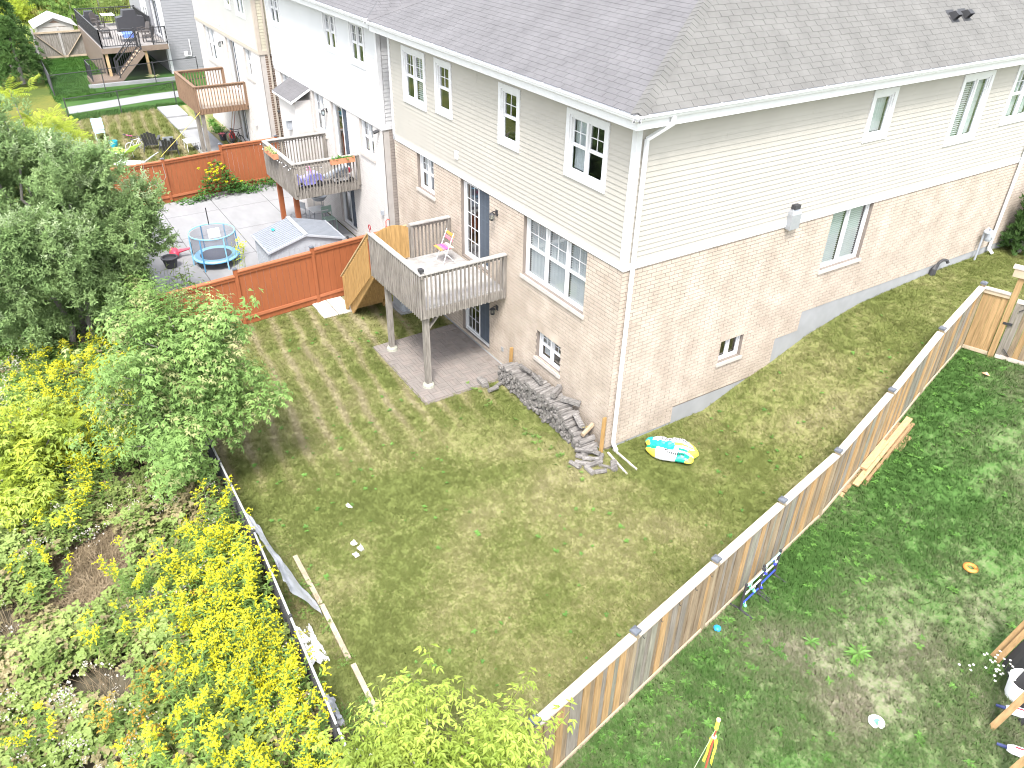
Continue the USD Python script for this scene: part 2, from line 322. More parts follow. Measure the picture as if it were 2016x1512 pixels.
def bricks(T, F, poly, holes, m, parent, first=0, L=0.257, H=0.079, J=0.014, d=0.010, key=None, soldier=()):
    """Courses of single bricks standing proud of the mortar; the nearest are parts of their own, the rest one part."""
    zone = cut(poly, [(a - .004, b + .004, c - .004, e + .004) for a, b, c, e in holes]); shapely.prepare(zone)
    u0, z0, u1, z1 = poly.bounds; rows = []
    for r in range(int((z1 - z0) / (H + J)) + 1):
        z = z0 + r * (H + J); zz = min(z + H, z1 - 0.002)
        if zz - z < 0.02: continue
        line = zone.intersection(LineString([(u0 - 1, (z + zz) / 2), (u1 + 1, (z + zz) / 2)]))
        for sgm in getattr(line, 'geoms', [line]):
            if sgm.is_empty: continue
            a, _, b, _ = sgm.bounds; k = math.floor((a - u0) / (L + J)) - 1
            while True:
                c = u0 + (k + 0.5 * (r % 2)) * (L + J); e = c + L; k += 1
                if c > b: break
                c, e = max(c, a), min(e, b)
                if e - c > 0.03: rows.append((c, e, z, zz))
    jit = rng.uniform(-0.0025, 0.0025, len(rows)); order = sorted(range(len(rows)), key=lambda i: key(rows[i])) if key else range(len(rows)); rest = MB()
    for n, i in enumerate(order):
        c, e, z, zz = rows[i]; q = F.box(MB() if n < first else rest, c, e, z, zz, -0.02, d + jit[i])
        if n < first: T.part('brick', q, m, parent)
    if rest.n: T.part('brickwork', rest, m, parent, kind='stuff')
def siding(T, F, u0, u1, z0, z1, holes, m, parent, step=0.11, name='siding_board'):
    """Lapped boards, each a mesh of its own, cut round the windows."""
    z = z0; k = 0
    while z < z1 - 0.01:
        zt = min(z + step, z1); segs = cut(sbox(u0, z, u1, zt), holes)
        for g in getattr(segs, 'geoms', [segs]):
            if g.is_empty: continue
            mb = MB(); xs = sorted({round(p[0], 4) for p in g.exterior.coords})
            for a, b in zip(xs, xs[1:]):
                col = g.intersection(sbox(a, z, b, zt))
                for h in getattr(col, 'geoms', [col]):
                    if h.is_empty or h.area < 1e-5: continue
                    _, c, _, e = h.bounds; dc = 0.020 - 0.015 * (c - z) / step; de = 0.020 - 0.015 * (e - z) / step
                    mb.hexa([F.P(a, c, -.01), F.P(b, c, -.01), F.P(b, c, dc), F.P(a, c, dc), F.P(a, e, -.01), F.P(b, e, -.01), F.P(b, e, de), F.P(a, e, de)])
            for j in range(int((u1 - u0) / 3.6)):  # butt joints of the panels, a thin raised overlap
                u = u0 + (j + 1) * 3.6 - 1.3 * ((k // 2) % 3) + 0.25 * ((k // 2) % 2)
                if g.bounds[0] + .1 < u < g.bounds[2] - .1 and not any(a - .05 < u < b + .05 and c < zt and z < e for a, b, c, e in holes):
                    mb.hexa([F.P(u, z, -.01), F.P(u + .02, z, -.01), F.P(u + .02, z, .0212), F.P(u, z, .0212), F.P(u, zt, -.01), F.P(u + .02, zt, -.01), F.P(u + .02, zt, .0062), F.P(u, zt, .0062)])
            T.part(name, mb, m, parent)
        z += step; k += 1
def shingles(T, org, along, up, poly, m, parent, first=0, key=None, W=0.333, E=0.143, name='shingle'):
    """Tabs lying on a roof plane: org + along*u + up*v; poly is the plane's outline in (u, v)."""
    org, along, up = (np.asarray(q, float) for q in (org, along, up)); nrm = unit(np.cross(along, up)); nrm = nrm if nrm[2] > 0 else -nrm
    u0, v0, u1, v1 = poly.bounds; shapely.prepare(poly); tabs = []
    for r in range(int((v1 - v0) / E) + 1):
        v = v0 + r * E; sh = [0, .5, .25, .75][r % 4] * W; k = int((u1 - u0) / W) + 3
        for i in range(-2, k):
            a = u0 + i * W + sh; g = sbox(a + .003, v, a + W - .003, v + E + .012)
            if poly.contains(g): tabs.append((g, True))
            elif poly.intersects(g):
                g = g.intersection(poly)
                for q in getattr(g, 'geoms', [g]):
                    if q.geom_type == 'Polygon' and q.area > .002: tabs.append((q, False))
    lift = rng.uniform(0.0, 0.003, len(tabs)); order = sorted(range(len(tabs)), key=lambda i: key((tabs[i][0].centroid.x, tabs[i][0].centroid.y))) if key else range(len(tabs)); rest = MB()
    def fn_for(vb):
        def fn(w): h = w[:, 2] * (1 - 0.55 * np.clip((w[:, 1] - vb) / E, 0, 1)); return org + w[:, :1] * along + w[:, 1:2] * up + h[:, None] * nrm
        return fn
    for n, i in enumerate(order):
        g, whole = tabs[i]; mb = MB() if n < first else rest; vb = v0 + math.floor((g.bounds[1] - v0) / E + 1e-6) * E; th = 0.011 + lift[i]
        if whole:
            a, b, c, d = g.bounds; a += .002; c -= .002; w = np.array([[a, b, 0], [c, b, 0], [c, d, 0], [a, d, 0], [a, b, th], [c, b, th], [c, d, th], [a, d, th]]); mb.add(fn_for(vb)(w), BOXF)
        else: mb.prism(g, 0, th, fn_for(vb))
        if n < first: T.part(name, mb, m, parent)
    if rest.n: T.part('shingles', rest, m, parent, kind='stuff')

# ---------------------------------------------------------------- the house with beige siding
HX, HY, BZ0, BZ1, ST, EV, OV = -10.86, 19.0, 4.67, 4.82, 7.66, 7.95, 0.40
H = Thing('beige_house', 'two-storey house with beige siding over buff brick, walkout basement and grey hip roof', 'house', (0, 0, 0))
FB = Fr((0, 0, 0), (1, 0, 0), (0, -1, 0)); FS = Fr((0, 0, 0), (0, 1, 0), (1, 0, 0))
up_b = [(-10.0, -8.6, 5.96, 7.46), (-8.06, -7.15, 6.07, 7.46), (-4.88, -3.97, 6.06, 7.46), (-2.19, -.78, 6.07, 7.48)]
up_s = [(6.97, 7.88, 6.32, 7.515), (10.52, 11.9, 5.73, 7.51), (13.0, 14.45, 5.95, 7.55)]
lo_b = [(-3.71, -1.2, 3.1, 4.63), (-2.97, -1.95, 1.08, 1.88), (-9.37, -8.34, 3.62, 4.66), (-6.79, -5.30, 2.45, 4.63), (-6.80, -5.28, 0.06, 2.12)]
lo_s = [(3.42, 4.2, 1.36, 1.97), (6.62, 8.2, 3.13, 4.66)]
back = sbox(HX, 0.0, 0, BZ0); side = Polygon([(0, .07), (2.08, .07), (2.08, .5), (5.47, .5), (5.47, 1.49), (6.33, 1.49), (6.33, 2.03), (HY, 2.03), (HY, BZ0), (0, BZ0)])
camd = lambda F: (lambda r: np.linalg.norm(F.P((r[0] + r[1]) / 2, (r[2] + r[3]) / 2, 0) - np.array(CAMP)))
wb = wall(H, FB, back, lo_b, 0.22, MORTAR, 'back_wall'); bricks(H, FB, back, lo_b, BRICK, wb, 150, key=camd(FB))
# the side wall stops short of the back wall's thickness so that no faces coincide
sw = wall(H, FS, side.intersection(sbox(.22, 0, HY, BZ0)), lo_s, 0.22, MORTAR, 'side_wall'); bricks(H, FS, Polygon([(-.008, .07)] + list(side.exterior.coords)[1:-2] + [(-.008, BZ0)]), lo_s, BRICK, sw, 150, key=camd(FS))
H.part('foundation', MB().prism(Polygon([(.22, -.6), (HY, -.6), (HY, 2.02), (6.34, 2.02), (6.34, 1.48), (5.48, 1.48), (5.48, .49), (2.09, .49), (2.09, .06), (.22, .06)]), -.22, -.004, FS.fn), CONC)
H.part('foundation', MB().box(HX - .0, -.06, -.6, .003, .22, -.003), CONC)
for r in [(a, b, d, d + .22) for a, b, c, d in lo_s[:1]] + [(-2.97, -1.95, 1.88, 2.1)]: # soldier courses over the basement windows
    F = FS if r[0] > 0 else FB; u = r[0] - .02
    while u < r[1]: H.part('lintel_brick', F.box(MB(), u, u + .078, r[2] + .006, r[3], -.02, .011), BRICK, sw if r[0] > 0 else wb); u += .09
# blank outer walls (left and front) keep the rooms dark
H.part('left_wall', MB().box(HX, .22, -.3, HX + .2, HY - .2, ST), BRICK_B)
H.part('front_wall', MB().box(HX, HY - .2, -.3, -.22, HY, ST), MORTAR)
H.part('floor_slab', MB().box(HX + .2, .6, 2.2, -.6, HY - .2, 2.34), DARK); H.part('floor_slab', MB().box(HX + .2, .6, 4.8, -.6, HY - .2, 5.0), DARK)
H.part('room_wall', MB().box(HX + .3, 2.6, 0, -2.0, 2.7, ST - .1), DARK); H.part('room_wall', MB().box(-2.0, 2.6, .0, -1.9, HY - .4, ST - .1), DARK)
sb = wall(H, FB, sbox(HX, BZ0, 0, ST), up_b, 0.2, SIDING, 'siding_wall'); siding(H, FB, HX + .07, -.11, BZ1, ST, up_b, SIDING, sb)
ss = wall(H, FS, sbox(.2, BZ0, HY, ST), up_s, 0.2, SIDING, 'siding_wall'); siding(H, FS, .10, HY, BZ1, ST, up_s, SIDING, ss)
H.part('trim_band', FB.box(MB(), HX, -.101, BZ0, BZ1, .002, .034), WHITE); H.part('trim_band', FS.box(MB(), .101, HY, BZ0, BZ1, .002, .034), WHITE)
cb = MB(); FB.box(cb, -.10, .034, BZ0 - .004, ST, .002, .034); FS.box(cb, -.001, .10, BZ0 - .004, ST, .002, .034); H.part('corner_board', cb, WHITE)
H.part('corner_board', FB.box(MB(), HX - .03, HX + .07, BZ0 - .004, ST, .002, .034), WHITE)
for i, r in enumerate(up_b): window(H, FB, *r, units=(2, 1, 1, 2)[i], casing=.115, blind=((1,), (), (), ())[i], curtain=((), (), (), (0,))[i])
window(H, FS, *up_s[0], units=1, casing=.12, hung=False, grille=None, curtain=(0,)); window(H, FS, *up_s[1], units=2, casing=.12, hung=False, grille=None, blind=(0,), curtain=(1,)); window(H, FS, *up_s[2], units=2, casing=.12, curtain=(0, 1))
window(H, FB, *lo_b[0], units=3, blind=(0, 1, 2), sill=True); window(H, FB, *lo_b[1], units=2, sill=True, curtain=(0,)); window(H, FB, *lo_b[2], units=2, sill=True, curtain=(0, 1))
slider(H, FB, *lo_b[3]); slider(H, FB, *lo_b[4])
window(H, FS, *lo_s[0], units=2, hung=False, grille=None, sill=True); window(H, FS, *lo_s[1], units=2, hung=False, grille=None, blind=(0, 1), sill=True)
# roof
s1, s2, hp = 0.5, 0.877, 0.57
E0 = EV; xr, xl, yb, yf = OV, HX - OV, -OV, HY + OV
xt = (s2 * xr + s1 * xl) / (s1 + s2); zt = E0 + s2 * (xr - xt); yt1, yt2 = yb + (zt - E0) / s1, yf - (zt - E0) / s1
A, B_, C_, D_ = (xl, yb, E0), (xr, yb, E0), (xr, yf, E0), (xl, yf, E0); R1, R2 = (xt, yt1, zt), (xt, yt2, zt)
rf = MB().add([A, B_, C_, D_, R1, R2], [[0, 1, 4], [1, 2, 5], [1, 5, 4], [2, 3, 5], [3, 0, 4], [3, 4, 5], [0, 2, 1], [0, 3, 2]])
roof = H.part('roof', rf, SHADOWGAP)
ub = np.array([0, 1, s1]); lb = np.linalg.norm(ub); vb1 = (yt1 - yb) * lb
pb = Polygon([(xl, -.03), (xr, -.03), (xt, vb1)]); pb = pb.intersection(sbox(-20, -1, 20, 5.2))
shingles(H, (0, yb, E0), (1, 0, 0), ub / lb, pb, SHINGLE, roof, 150, key=lambda c: np.linalg.norm(np.array([c[0], yb + c[1] / lb, E0 + c[1] * s1 / lb]) - CAMP))
us = np.array([-1, 0, s2]); ls = np.linalg.norm(us); vs1 = (xr - xt) * ls
ps = Polygon([(yb, -.03), (yf, -.03), (yt2, vs1), (yt1, vs1)]).intersection(sbox(-2, -1, 17, 5.2))
shingles(H, (xr, 0, E0), (0, 1, 0), us / ls, ps, SHINGLE_S, roof, 150, key=lambda c: np.linalg.norm(np.array([xr - c[1] / ls, c[0], E0 + c[1] * s2 / ls]) - CAMP))
pl = Polygon([(yb, -.03), (yf, -.03), (yt2, (xt - xl) * lb), (yt1, (xt - xl) * lb)]).intersection(sbox(-2, -1, 8, 5))
shingles(H, (xl, 0, E0), (0, 1, 0), np.array([1, 0, s1]) / lb, pl, SHINGLE, roof)
def hip_caps(T, p, q, n1, n2, m, parent, step=.143, w=.15, n=None):
    p, q = np.asarray(p, float), np.asarray(q, float); d = unit(q - p); Lh = np.linalg.norm(q - p); k = 0; a1, a2 = unit(n1 - d * (n1 @ d)), unit(n2 - d * (n2 @ d))
    while k * step < Lh and (n is None or k < n):
        c = p + d * k * step; e = c + d * (step + .02); up = unit(np.cross(d, a1 - a2)); up = up if up[2] > 0 else -up; h0, h1 = .032, .018
        v = [c + a1 * w + up * h0 * .7, c + up * (h0 + .012), c + a2 * w + up * h0 * .7, e + a1 * w + up * h1 * .7, e + up * (h1 + .012), e + a2 * w + up * h1 * .7]
        v = v + [np.array(x) - up * .022 for x in v]
        T.part('ridge_cap', MB().add(v, [[0, 1, 4], [0, 4, 3], [1, 2, 5], [1, 5, 4], [6, 7, 1], [6, 1, 0], [7, 8, 2], [7, 2, 1], [6, 0, 3], [6, 3, 9], [2, 8, 11], [2, 11, 5]]), m, parent); k += 1
dn_b, dn_s, dn_l = np.array([0, -1, -s1]), np.array([1, 0, -s2]), np.array([-1, 0, -s1])
hip_caps(H, B_, R1, unit(dn_b + np.array([-.25, 0, 0])), unit(dn_s + np.array([0, .25, 0])), SHINGLE_S, roof, n=34)
hip_caps(H, A, R1, unit(dn_b), unit(dn_l), SHINGLE, roof, n=16)
# soffit, fascia, gutters, downpipes
so = MB(); so.box(xl + .03, yb + .02, ST - .002, xr - .03, .0, ST + .03); so.box(.0, .0, ST - .002, xr - .03, yf - .05, ST + .03); H.part('soffit', so, WHITE)
fa = MB(); fa.box(xl, yb, ST, xr, yb + .02, E0 - .005); fa.box(xr - .02, yb + .021, ST, xr, yf, E0 - .005); H.part('fascia', fa, WHITE)
GP = [(0, .0), (.03, 0), (.075, .035), (.085, .075), (.11, .085), (.115, .125), (.105, .125), (.1, .095), (.075, .085), (.063, .04), (.012, .012), (.012, .12), (0, .12)]
def gutter(p, q, out, T=H, M=None, name='gutter', z=None):
    p, q, out = (np.asarray(x, float) for x in (p, q, out)); v = []
    for e in (p, q): v += [e + out * (a + .002) + np.array([0, 0, b]) for a, b in GP]
    n = len(GP); f = []
    for i in range(n): j = (i + 1) % n; f += [[i, j, n + j], [i, n + j, n + i]]
    mb = MB().add(v, f); g = T.part(name, mb, M or WHITE)
    L = np.linalg.norm(q - p); d = (q - p) / L; hg = MB(); k = .35
    while k < L: c = p + d * k + np.array([0, 0, .115]); hg.bar(c + out * .005, c + out * .11, .018, .008); k += .6
    T.part('gutter_hanger', hg, WHITE, g)
    T.part('gutter_liner', MB().add([p + out * .014 + np.array([0, 0, .035]), q + out * .014 + np.array([0, 0, .035]), q + out * .072 + np.array([0, 0, .035]), p + out * .072 + np.array([0, 0, .035])], [[0, 1, 2], [0, 2, 3]]), SHADOWGAP, g)
gz = 7.815
gutter((xl, yb, gz), (xr + .117, yb, gz), (0, -1, 0)); gutter((xr, yb - .117, gz), (xr, yf, gz), (1, 0, 0))
def downpipe(T, pts, M=None, w=.075, h=.06, name='downpipe', up=(0, 1, 0.01)):
    mb = MB()
    for a, b in zip(pts, pts[1:]): mb.bar(a, b, w, h, up)
    return T.part(name, mb, M or WHITE)
downpipe(H, [(xr + .06, .42, gz + .02), (xr + .06, .42, gz - .10), (.09, .17, 7.36), (.09, .17, .22), (.24, .17, .08)], up=(1, .02, 0.01))
downpipe(H, [(xr + .06, 14.95, gz + .02), (xr + .06, 14.95, gz - .10), (.09, 14.9, 7.36), (.09, 14.9, 1.98), (.25, 14.9, 1.86)], up=(1, .02, 0.01))
for k, yy in enumerate((9.25, 9.75)): # two hooded vents on the side slope
    c = np.array([xr - .95, yy + (0.9 if True else 0), E0 + .95 * s2]); al, upv = np.array([0, 1, 0]), unit(us); nn_ = unit(np.cross(al, upv)); nn_ = nn_ if nn_[2] > 0 else -nn_
    b = MB().obox(c, al * .16, upv * .18, nn_ * .012); vp_ = H.part('roof_vent', b, BLACKP)
    hd = MB(); w = .085
    for s in (-1, 1): hd.add([c + al * w * s - upv * .12 + nn_ * .01, c + al * w * s + upv * .1 + nn_ * .01, c + al * w * s - upv * .12 + nn_ * .19, c + al * w * s + upv * .02 + nn_ * .17], [[0, 1, 3], [0, 3, 2]])
    hd.quad(c - al * w + upv * .1 + nn_ * .01, c + al * w + upv * .1 + nn_ * .01, c + al * w + upv * .02 + nn_ * .17, c - al * w + upv * .02 + nn_ * .17); hd.quad(c - al * w + upv * .02 + nn_ * .17, c + al * w + upv * .02 + nn_ * .17, c + al * w - upv * .12 + nn_ * .19, c - al * w - upv * .12 + nn_ * .19)
    H.part('vent_hood', hd, BLACKP, vp_)
def wall_lamp(T, F, u, z, m=None):
    p = T.part('wall_lamp', F.box(MB(), u - .05, u + .05, z - .06, z + .08, 0.004, .03), BLACK); arm = MB().tube([F.P(u, z + .03, .03), F.P(u, z + .07, .1), F.P(u, z + .05, .16)], .012); T.part('lamp_arm', arm, BLACK, p)
    cg = MB(); top = F.P(u, z + .05, .16)
    cg.lathe([(.0, .0), (.04, -.01), (.085, -.05), (.08, -.055)], top, 8)
    for k in range(6): a = k * math.pi / 3; cg.bar(top + np.array([.075 * math.cos(a), .075 * math.sin(a), -.05]), top + np.array([.055 * math.cos(a), .055 * math.sin(a), -.2]), .008, .008)
    cg.lathe([(.06, -.2), (.03, -.215), (0, -.23)], top, 8); T.part('lamp_cage', cg, BLACK, p)
    T.part('lamp_glass', MB().lathe([(.07, -.06), (.052, -.195)], top, 8), GLASS, p)
wall_lamp(H, FB, -4.93, 4.28); wall_lamp(H, FB, -4.87, 1.62)
H.part('wall_box', FB.box(MB(), -7.02, -6.88, 5.12, 5.32, .0, .05), WHITE)
H.part('wall_outlet', FB.box(MB(), -4.62, -4.52, .42, .54, .0, .03), CONC)
v = H.part('furnace_vent', FS.box(MB(), 4.86, 5.18, 4.62, 4.98, .0, .16), GALV, label='galvanised metal vent box on the side wall')
hood = MB(); hood.hexa([FS.P(4.86, 4.98, 0), FS.P(5.18, 4.98, 0), FS.P(5.18, 4.98, .16), FS.P(4.86, 4.98, .16), FS.P(4.9, 5.08, 0), FS.P(5.14, 5.08, 0), FS.P(5.14, 5.1, .1), FS.P(4.9, 5.1, .1)]); H.part('vent_hood', hood, GALV, v); H.part('vent_mouth', FS.box(MB(), 4.93, 5.11, 5.1, 5.2, .02, .14), BLACKP, v)
# black intake pipe and gas meter near the front
H.part('intake_pipe', MB().tube([(.1, 12.0, 1.7), (.1, 12.03, 1.95), (.12, 12.15, 2.12), (.14, 12.3, 2.2), (.2, 12.42, 2.17), (.22, 12.45, 2.1)], [.1, .09, .045, .045, .045, .05], 8), BLACKP)
g = H.part('gas_meter', MB().lathe([(0, -.17), (.09, -.16), (.13, -.08), (.13, .1), (.1, .17), (0, .19)], (.2, 14.35, 2.55), 12), GREYM); H.part('meter_dial', MB().tube([(.3, 14.35, 2.58), (.35, 14.35, 2.58)], .07, 12), WHITE, g)
H.part('meter_pipe', MB().tube([(.16, 14.1, 1.78), (.16, 14.1, 2.75), (.2, 14.2, 2.82), (.2, 14.35, 2.74)], .03), GREYM, g); H.part('regulator', MB().ball((.22, 14.12, 2.72), .1, 2, (1, 1, .6)), GREYM, g)
# ---------------------------------------------------------------- ground, lawns, paving
def grass_look(name, green, straw, dry, bright=1.0, stripes=False, trans=0.0, s0=0.55, mask=False):
    """Grass whose green and straw wander over metres, decimetres and blades; the same pattern serves the sheet and the blades on it."""
    g, st, d = (np.array(c) * bright for c in (green, straw, dry))
    N = {'g': ('geometry', {}), 'n1': ('noise_texture', {'scale': s0, 'detail': 6, 'roughness': 0.62}), 'n2': ('noise_texture', {'scale': 13.0, 'detail': 6, 'roughness': 0.75}), 'n3': ('noise_texture', {'scale': 0.23, 'detail': 3, 'roughness': 0.5}),
         'mA': ('math', {'math_type': 'multiply', 'value2': 0.55}), 'mB': ('math', {'math_type': 'multiply_add', 'value2': 0.45}), 'r': ('rgb_ramp', {'ramp': [(0.30, g * 0.8), (0.46, g), (0.56, st), (0.72, d)]}),
         'i': ('map_range', {'to_min': 0.45, 'to_max': 1.55}), 'h': ('hsv', {}), 'p': ('principled_bsdf', {'roughness': 0.8, 'specular_ior_level': 0.15})}
    L = [('g.position', 'n1.vector'), ('g.position', 'n2.vector'), ('g.position', 'n3.vector'), ('n2.fac', 'mA.value1'), ('n1.fac', 'mB.value1'), ('mA.value', 'mB.value3'), ('g.random_per_island', 'i.value'), ('i.result', 'h.value')]
    fac = 'mB.value'
    N['b3'] = ('math', {'math_type': 'multiply_add', 'value2': 0.5, 'value3': -0.25}); N['s3'] = ('math', {'math_type': 'add'}); L += [('n3.fac', 'b3.value1'), (fac, 's3.value1'), ('b3.value', 's3.value2')]; fac = 's3.value'
    if stripes:  # rows of pale clippings left by the mower
        N.update({'mp': ('mapping', {'rotation': (0, 0, 0.10)}), 'w': ('wave_texture', {'bands_direction': 'y', 'scale': 0.52, 'distortion': 2.2, 'detail': 3, 'detail_scale': 1.3}), 'sx': ('separate_xyz', {}),
                  'k': ('map_range', {'from_min': -2.2, 'from_max': -4.0, 'to_min': 0, 'to_max': 1, 'clamp': True}), 'k2': ('math', {'math_type': 'power', 'value2': 3.0}), 'k3': ('math', {'math_type': 'multiply'}), 'k4': ('math', {'math_type': 'multiply_add', 'value2': 0.2})})
        L += [('g.position', 'mp.vector'), ('mp.vector', 'w.vector'), ('g.position', 'sx.vector'), ('sx.x', 'k.value'), ('w.fac', 'k2.value1'), ('k2.value', 'k3.value1'), ('k.result', 'k3.value2'), ('k3.value', 'k4.value1'), (fac, 'k4.value3')]; fac = 'k4.value'
    if mask:  # worn, paler turf away from the fence
        N.update({'dp': ('vector_math', {'math_type': 'dot_product', 'vector2': (0.980, 0.199, 0)}), 'dk': ('map_range', {'from_min': 5.2, 'from_max': 7.6, 'to_min': -0.05, 'to_max': 0.075, 'clamp': True}), 'da': ('math', {'math_type': 'add'})})
        L += [('g.position', 'dp.vector1'), ('dp.value', 'dk.value'), ('dk.result', 'da.value1'), (fac, 'da.value2')]; fac = 'da.value'
    L += [(fac, 'r.fac'), ('r.color', 'h.color'), ('h.color', 'p.base_color')]; surf = 'p.BSDF'
    if trans:
        N['t'] = ('translucent_bsdf', {}); N['mx'] = ('mix_closure', {'fac': trans}); L += [('h.color', 't.color'), ('p.BSDF', 'mx.closure1'), ('t.BSDF', 'mx.closure2')]; surf = 'mx.closure'
    return usdkit.material(stage, '/World/Looks/' + name, N, L, surface=surf)
LG, LS, LD = (0.29, 0.34, 0.095), (0.47, 0.46, 0.19), (0.60, 0.53, 0.31)
NG, NS, ND = (0.15, 0.315, 0.075), (0.27, 0.365, 0.15), (0.52, 0.45, 0.34)
LAWN, LAWNB = grass_look('lawn_soil', LG, LS, LD, 0.85, True), grass_look('lawn_blade', LG, LS, LD, 1.0, True, 0.4)
NEIG, NEIGB = grass_look('green_lawn_soil', NG, NS, ND, 0.95, mask=True), grass_look('green_lawn_blade', NG, NS, ND, 1.0, False, 0.4, mask=True)
Y4, Y4B = grass_look('far_lawn_soil', (0.07, 0.19, 0.03), (0.10, 0.23, 0.04), (0.14, 0.25, 0.06), 0.9), grass_look('far_lawn_blade', (0.07, 0.19, 0.03), (0.10, 0.23, 0.04), (0.14, 0.25, 0.06), 1.0, False, 0.25)
MEAD = grass_look('meadow_soil', (0.12, 0.17, 0.035), (0.24, 0.25, 0.05), (0.33, 0.30, 0.06), 1.0, s0=0.3)
SOIL = mat('brown_soil', (0.055, 0.046, 0.032), 0.95, var=0.35, scale=2.5, col2=(0.10, 0.085, 0.055), detail=8)
DIRT = mat('bare_dirt', (0.42, 0.33, 0.22), 0.95, var=0.18, scale=3, detail=8)
f0, fd = np.array([5.97, -6.09]), np.array([-0.437, 2.15])
fence_pt = lambda k: f0 + fd * k
red0, red1 = np.array([-10.12, -7.9]), np.array([-10.92, -0.4])
big = sbox(-300, -200, 60, 200)
lawn_poly = Polygon([(-10.12, -7.95), (-4, -8.03), (0, -8.1), (6.42, -8.35), tuple(fence_pt(0)), tuple(fence_pt(7)), (3.2, 10), (3.2, 30), (.003, 30), (.003, -.06), (-10.9, -.06)])
neigh_poly = Polygon([(6.42, -8.35), tuple(fence_pt(0)), tuple(fence_pt(7)), (14, 13), (30, 14), (30, -9)])
yard2_poly = Polygon([(-10.92, .1), (-10.12, -7.9), (-21.6, -7.6), (-22.75, .1)])
yard3_poly = Polygon([(-22.75, .1), (-21.6, -7.2), (-36.8, -6.6), (-38.3, 3), (-34.4, 3), (-34.4, .05)])
pathz_poly = Polygon([(-36.8, -6.6), (-38.3, 3), (-44.3, 3), (-42.6, -6.9)])
yard4_poly = Polygon([(-42.6, -6.9), (-44.6, 3), (-54.8, 3), (-54.6, -6.5)])
front_poly = Polygon([(3.2, 10), (14, 13), (14, 40), (3.2, 40)])
struct('ground', sheet(big, -0.03), MEAD)
struct('undergrowth_soil', sheet(Polygon([(-24, -7.6), (-10.1, -7.95), (-4, -8.05), (6.6, -8.4), (14, -9), (14, -30), (-24, -30)]), -0.008), SOIL)
struct('lawn', sheet(lawn_poly, 0.0), LAWN); struct('neighbour_lawn', sheet(neigh_poly, 0.0), NEIG); struct('front_lawn', sheet(front_poly, 0.0), NEIG)
struct('third_yard_lawn', sheet(yard3_poly, 0.0), LAWN); struct('passage_grass', sheet(pathz_poly, 0.0), Y4); struct('fourth_yard_lawn', sheet(yard4_poly, 0.0), Y4)

def tuft(n, h, w, spread, lean=0.5, seed=0):
    r = np.random.default_rng(seed); mb = MB()
    for _ in range(n):
        a, b = r.uniform(0, 6.28), r.uniform(0, 6.28); c = np.array([math.cos(a), math.sin(a), 0]) * spread * math.sqrt(r.uniform()); d = np.array([math.cos(b), math.sin(b), 0]); s = np.array([-d[1], d[0], 0]) * w * .5
        H_ = h * r.uniform(.6, 1.2); l = lean * H_ * r.uniform(.3, 1.3); m1 = c + d * l * .35 + np.array([0, 0, H_ * .6]); t = c + d * l + np.array([0, 0, H_])
        mb.add([c - s, c + s, m1 + s * .8, m1 - s * .8, t], [[0, 1, 2], [0, 2, 3], [3, 2, 4]])
    v, f = mb.arrays(); nz = np.cross(v[f[:, 1]] - v[f[:, 0]], v[f[:, 2]] - v[f[:, 0]])[:, 2]; f[nz < 0] = f[nz < 0][:, ::-1]; mb.v, mb.f = [v], [f]
    mb.normals = np.tile([0, 0, 1.0], (len(v), 1)); return mb
def scatter(poly, density, seed, holes=None):
    r = np.random.default_rng(seed); x0, y0, x1, y1 = poly.bounds; n = int((x1 - x0) * (y1 - y0) * density); p = np.c_[r.uniform(x0, x1, n), r.uniform(y0, y1, n)]
    ok = shapely.contains_xy(poly, p[:, 0], p[:, 1])
    if holes is not None: ok &= ~shapely.contains_xy(holes, p[:, 0], p[:, 1])
    return p[ok], r
def grass(name, poly, density, protos, seed, holes=None, smin=.7, smax=1.3, thin=None, label=None, dz=0.0):
    p, r = scatter(poly, density, seed, holes)
    if thin is not None: k = r.uniform(size=len(p)) < thin(p); p = p[k]
    a = r.uniform(0, 6.28, len(p)); tilt = r.normal(0, .12, (len(p), 2)); d = np.c_[tilt, np.ones(len(p))]
    instancer('/World/' + name, protos, np.c_[p, ground(p[:, 0], p[:, 1]) + dz], quats_from(d, a), r.uniform(smin, smax, len(p)), r.integers(0, len(protos), len(p)), label, 'grass', 'stuff')
pav = Polygon([(-7.25, -2.74), (-3.85, -2.78), (-3.9, -.07), (-7.3, -.07)])
slabs = sbox(-10.7, -3.36, -9.5, -2.2)
bare = shapely.union_all([pav, slabs])
def lawn_thin(p):
    q = np.c_[p, np.zeros(len(p))]; f = meshkit.fbm(q * .8, 4, 3); d1 = np.exp(-((p[:, 0] + 1.9) ** 2 / 1.0 + (p[:, 1] + 2.6) ** 2 / .9)); d2 = ((p[:, 0] > -10.2) & (p[:, 0] < -4) & (p[:, 1] > -2.6)) * .35
    return np.clip(1.35 - 1.1 * (f > .58) * .5 - d1 * 1.0 - d2, .15, 1)
GR = [tuft(9, .050, .011, .080, 1.2, k) for k in range(5)]
grass('lawn_grass', lawn_poly.buffer(-.03).intersection(sbox(-11, -9, 6, 17)), 230, [(g, LAWNB) for g in GR], 11, bare, thin=lawn_thin, label='short dry yellow-green grass of the mown back lawn')
GN = [tuft(10, .085, .012, .085, .9, 20 + k) for k in range(5)]
def neigh_thin(p): f = meshkit.fbm(np.c_[p * .75, np.zeros(len(p))], 4, 9); edge = np.abs(p[:, 0] - (f0[0] + fd[0] / fd[1] * (p[:, 1] - f0[1]))); return np.clip(1.5 - (f > .5) * 1.1 * np.clip(edge / 1.6 - .3, 0, 1), .12, 1)
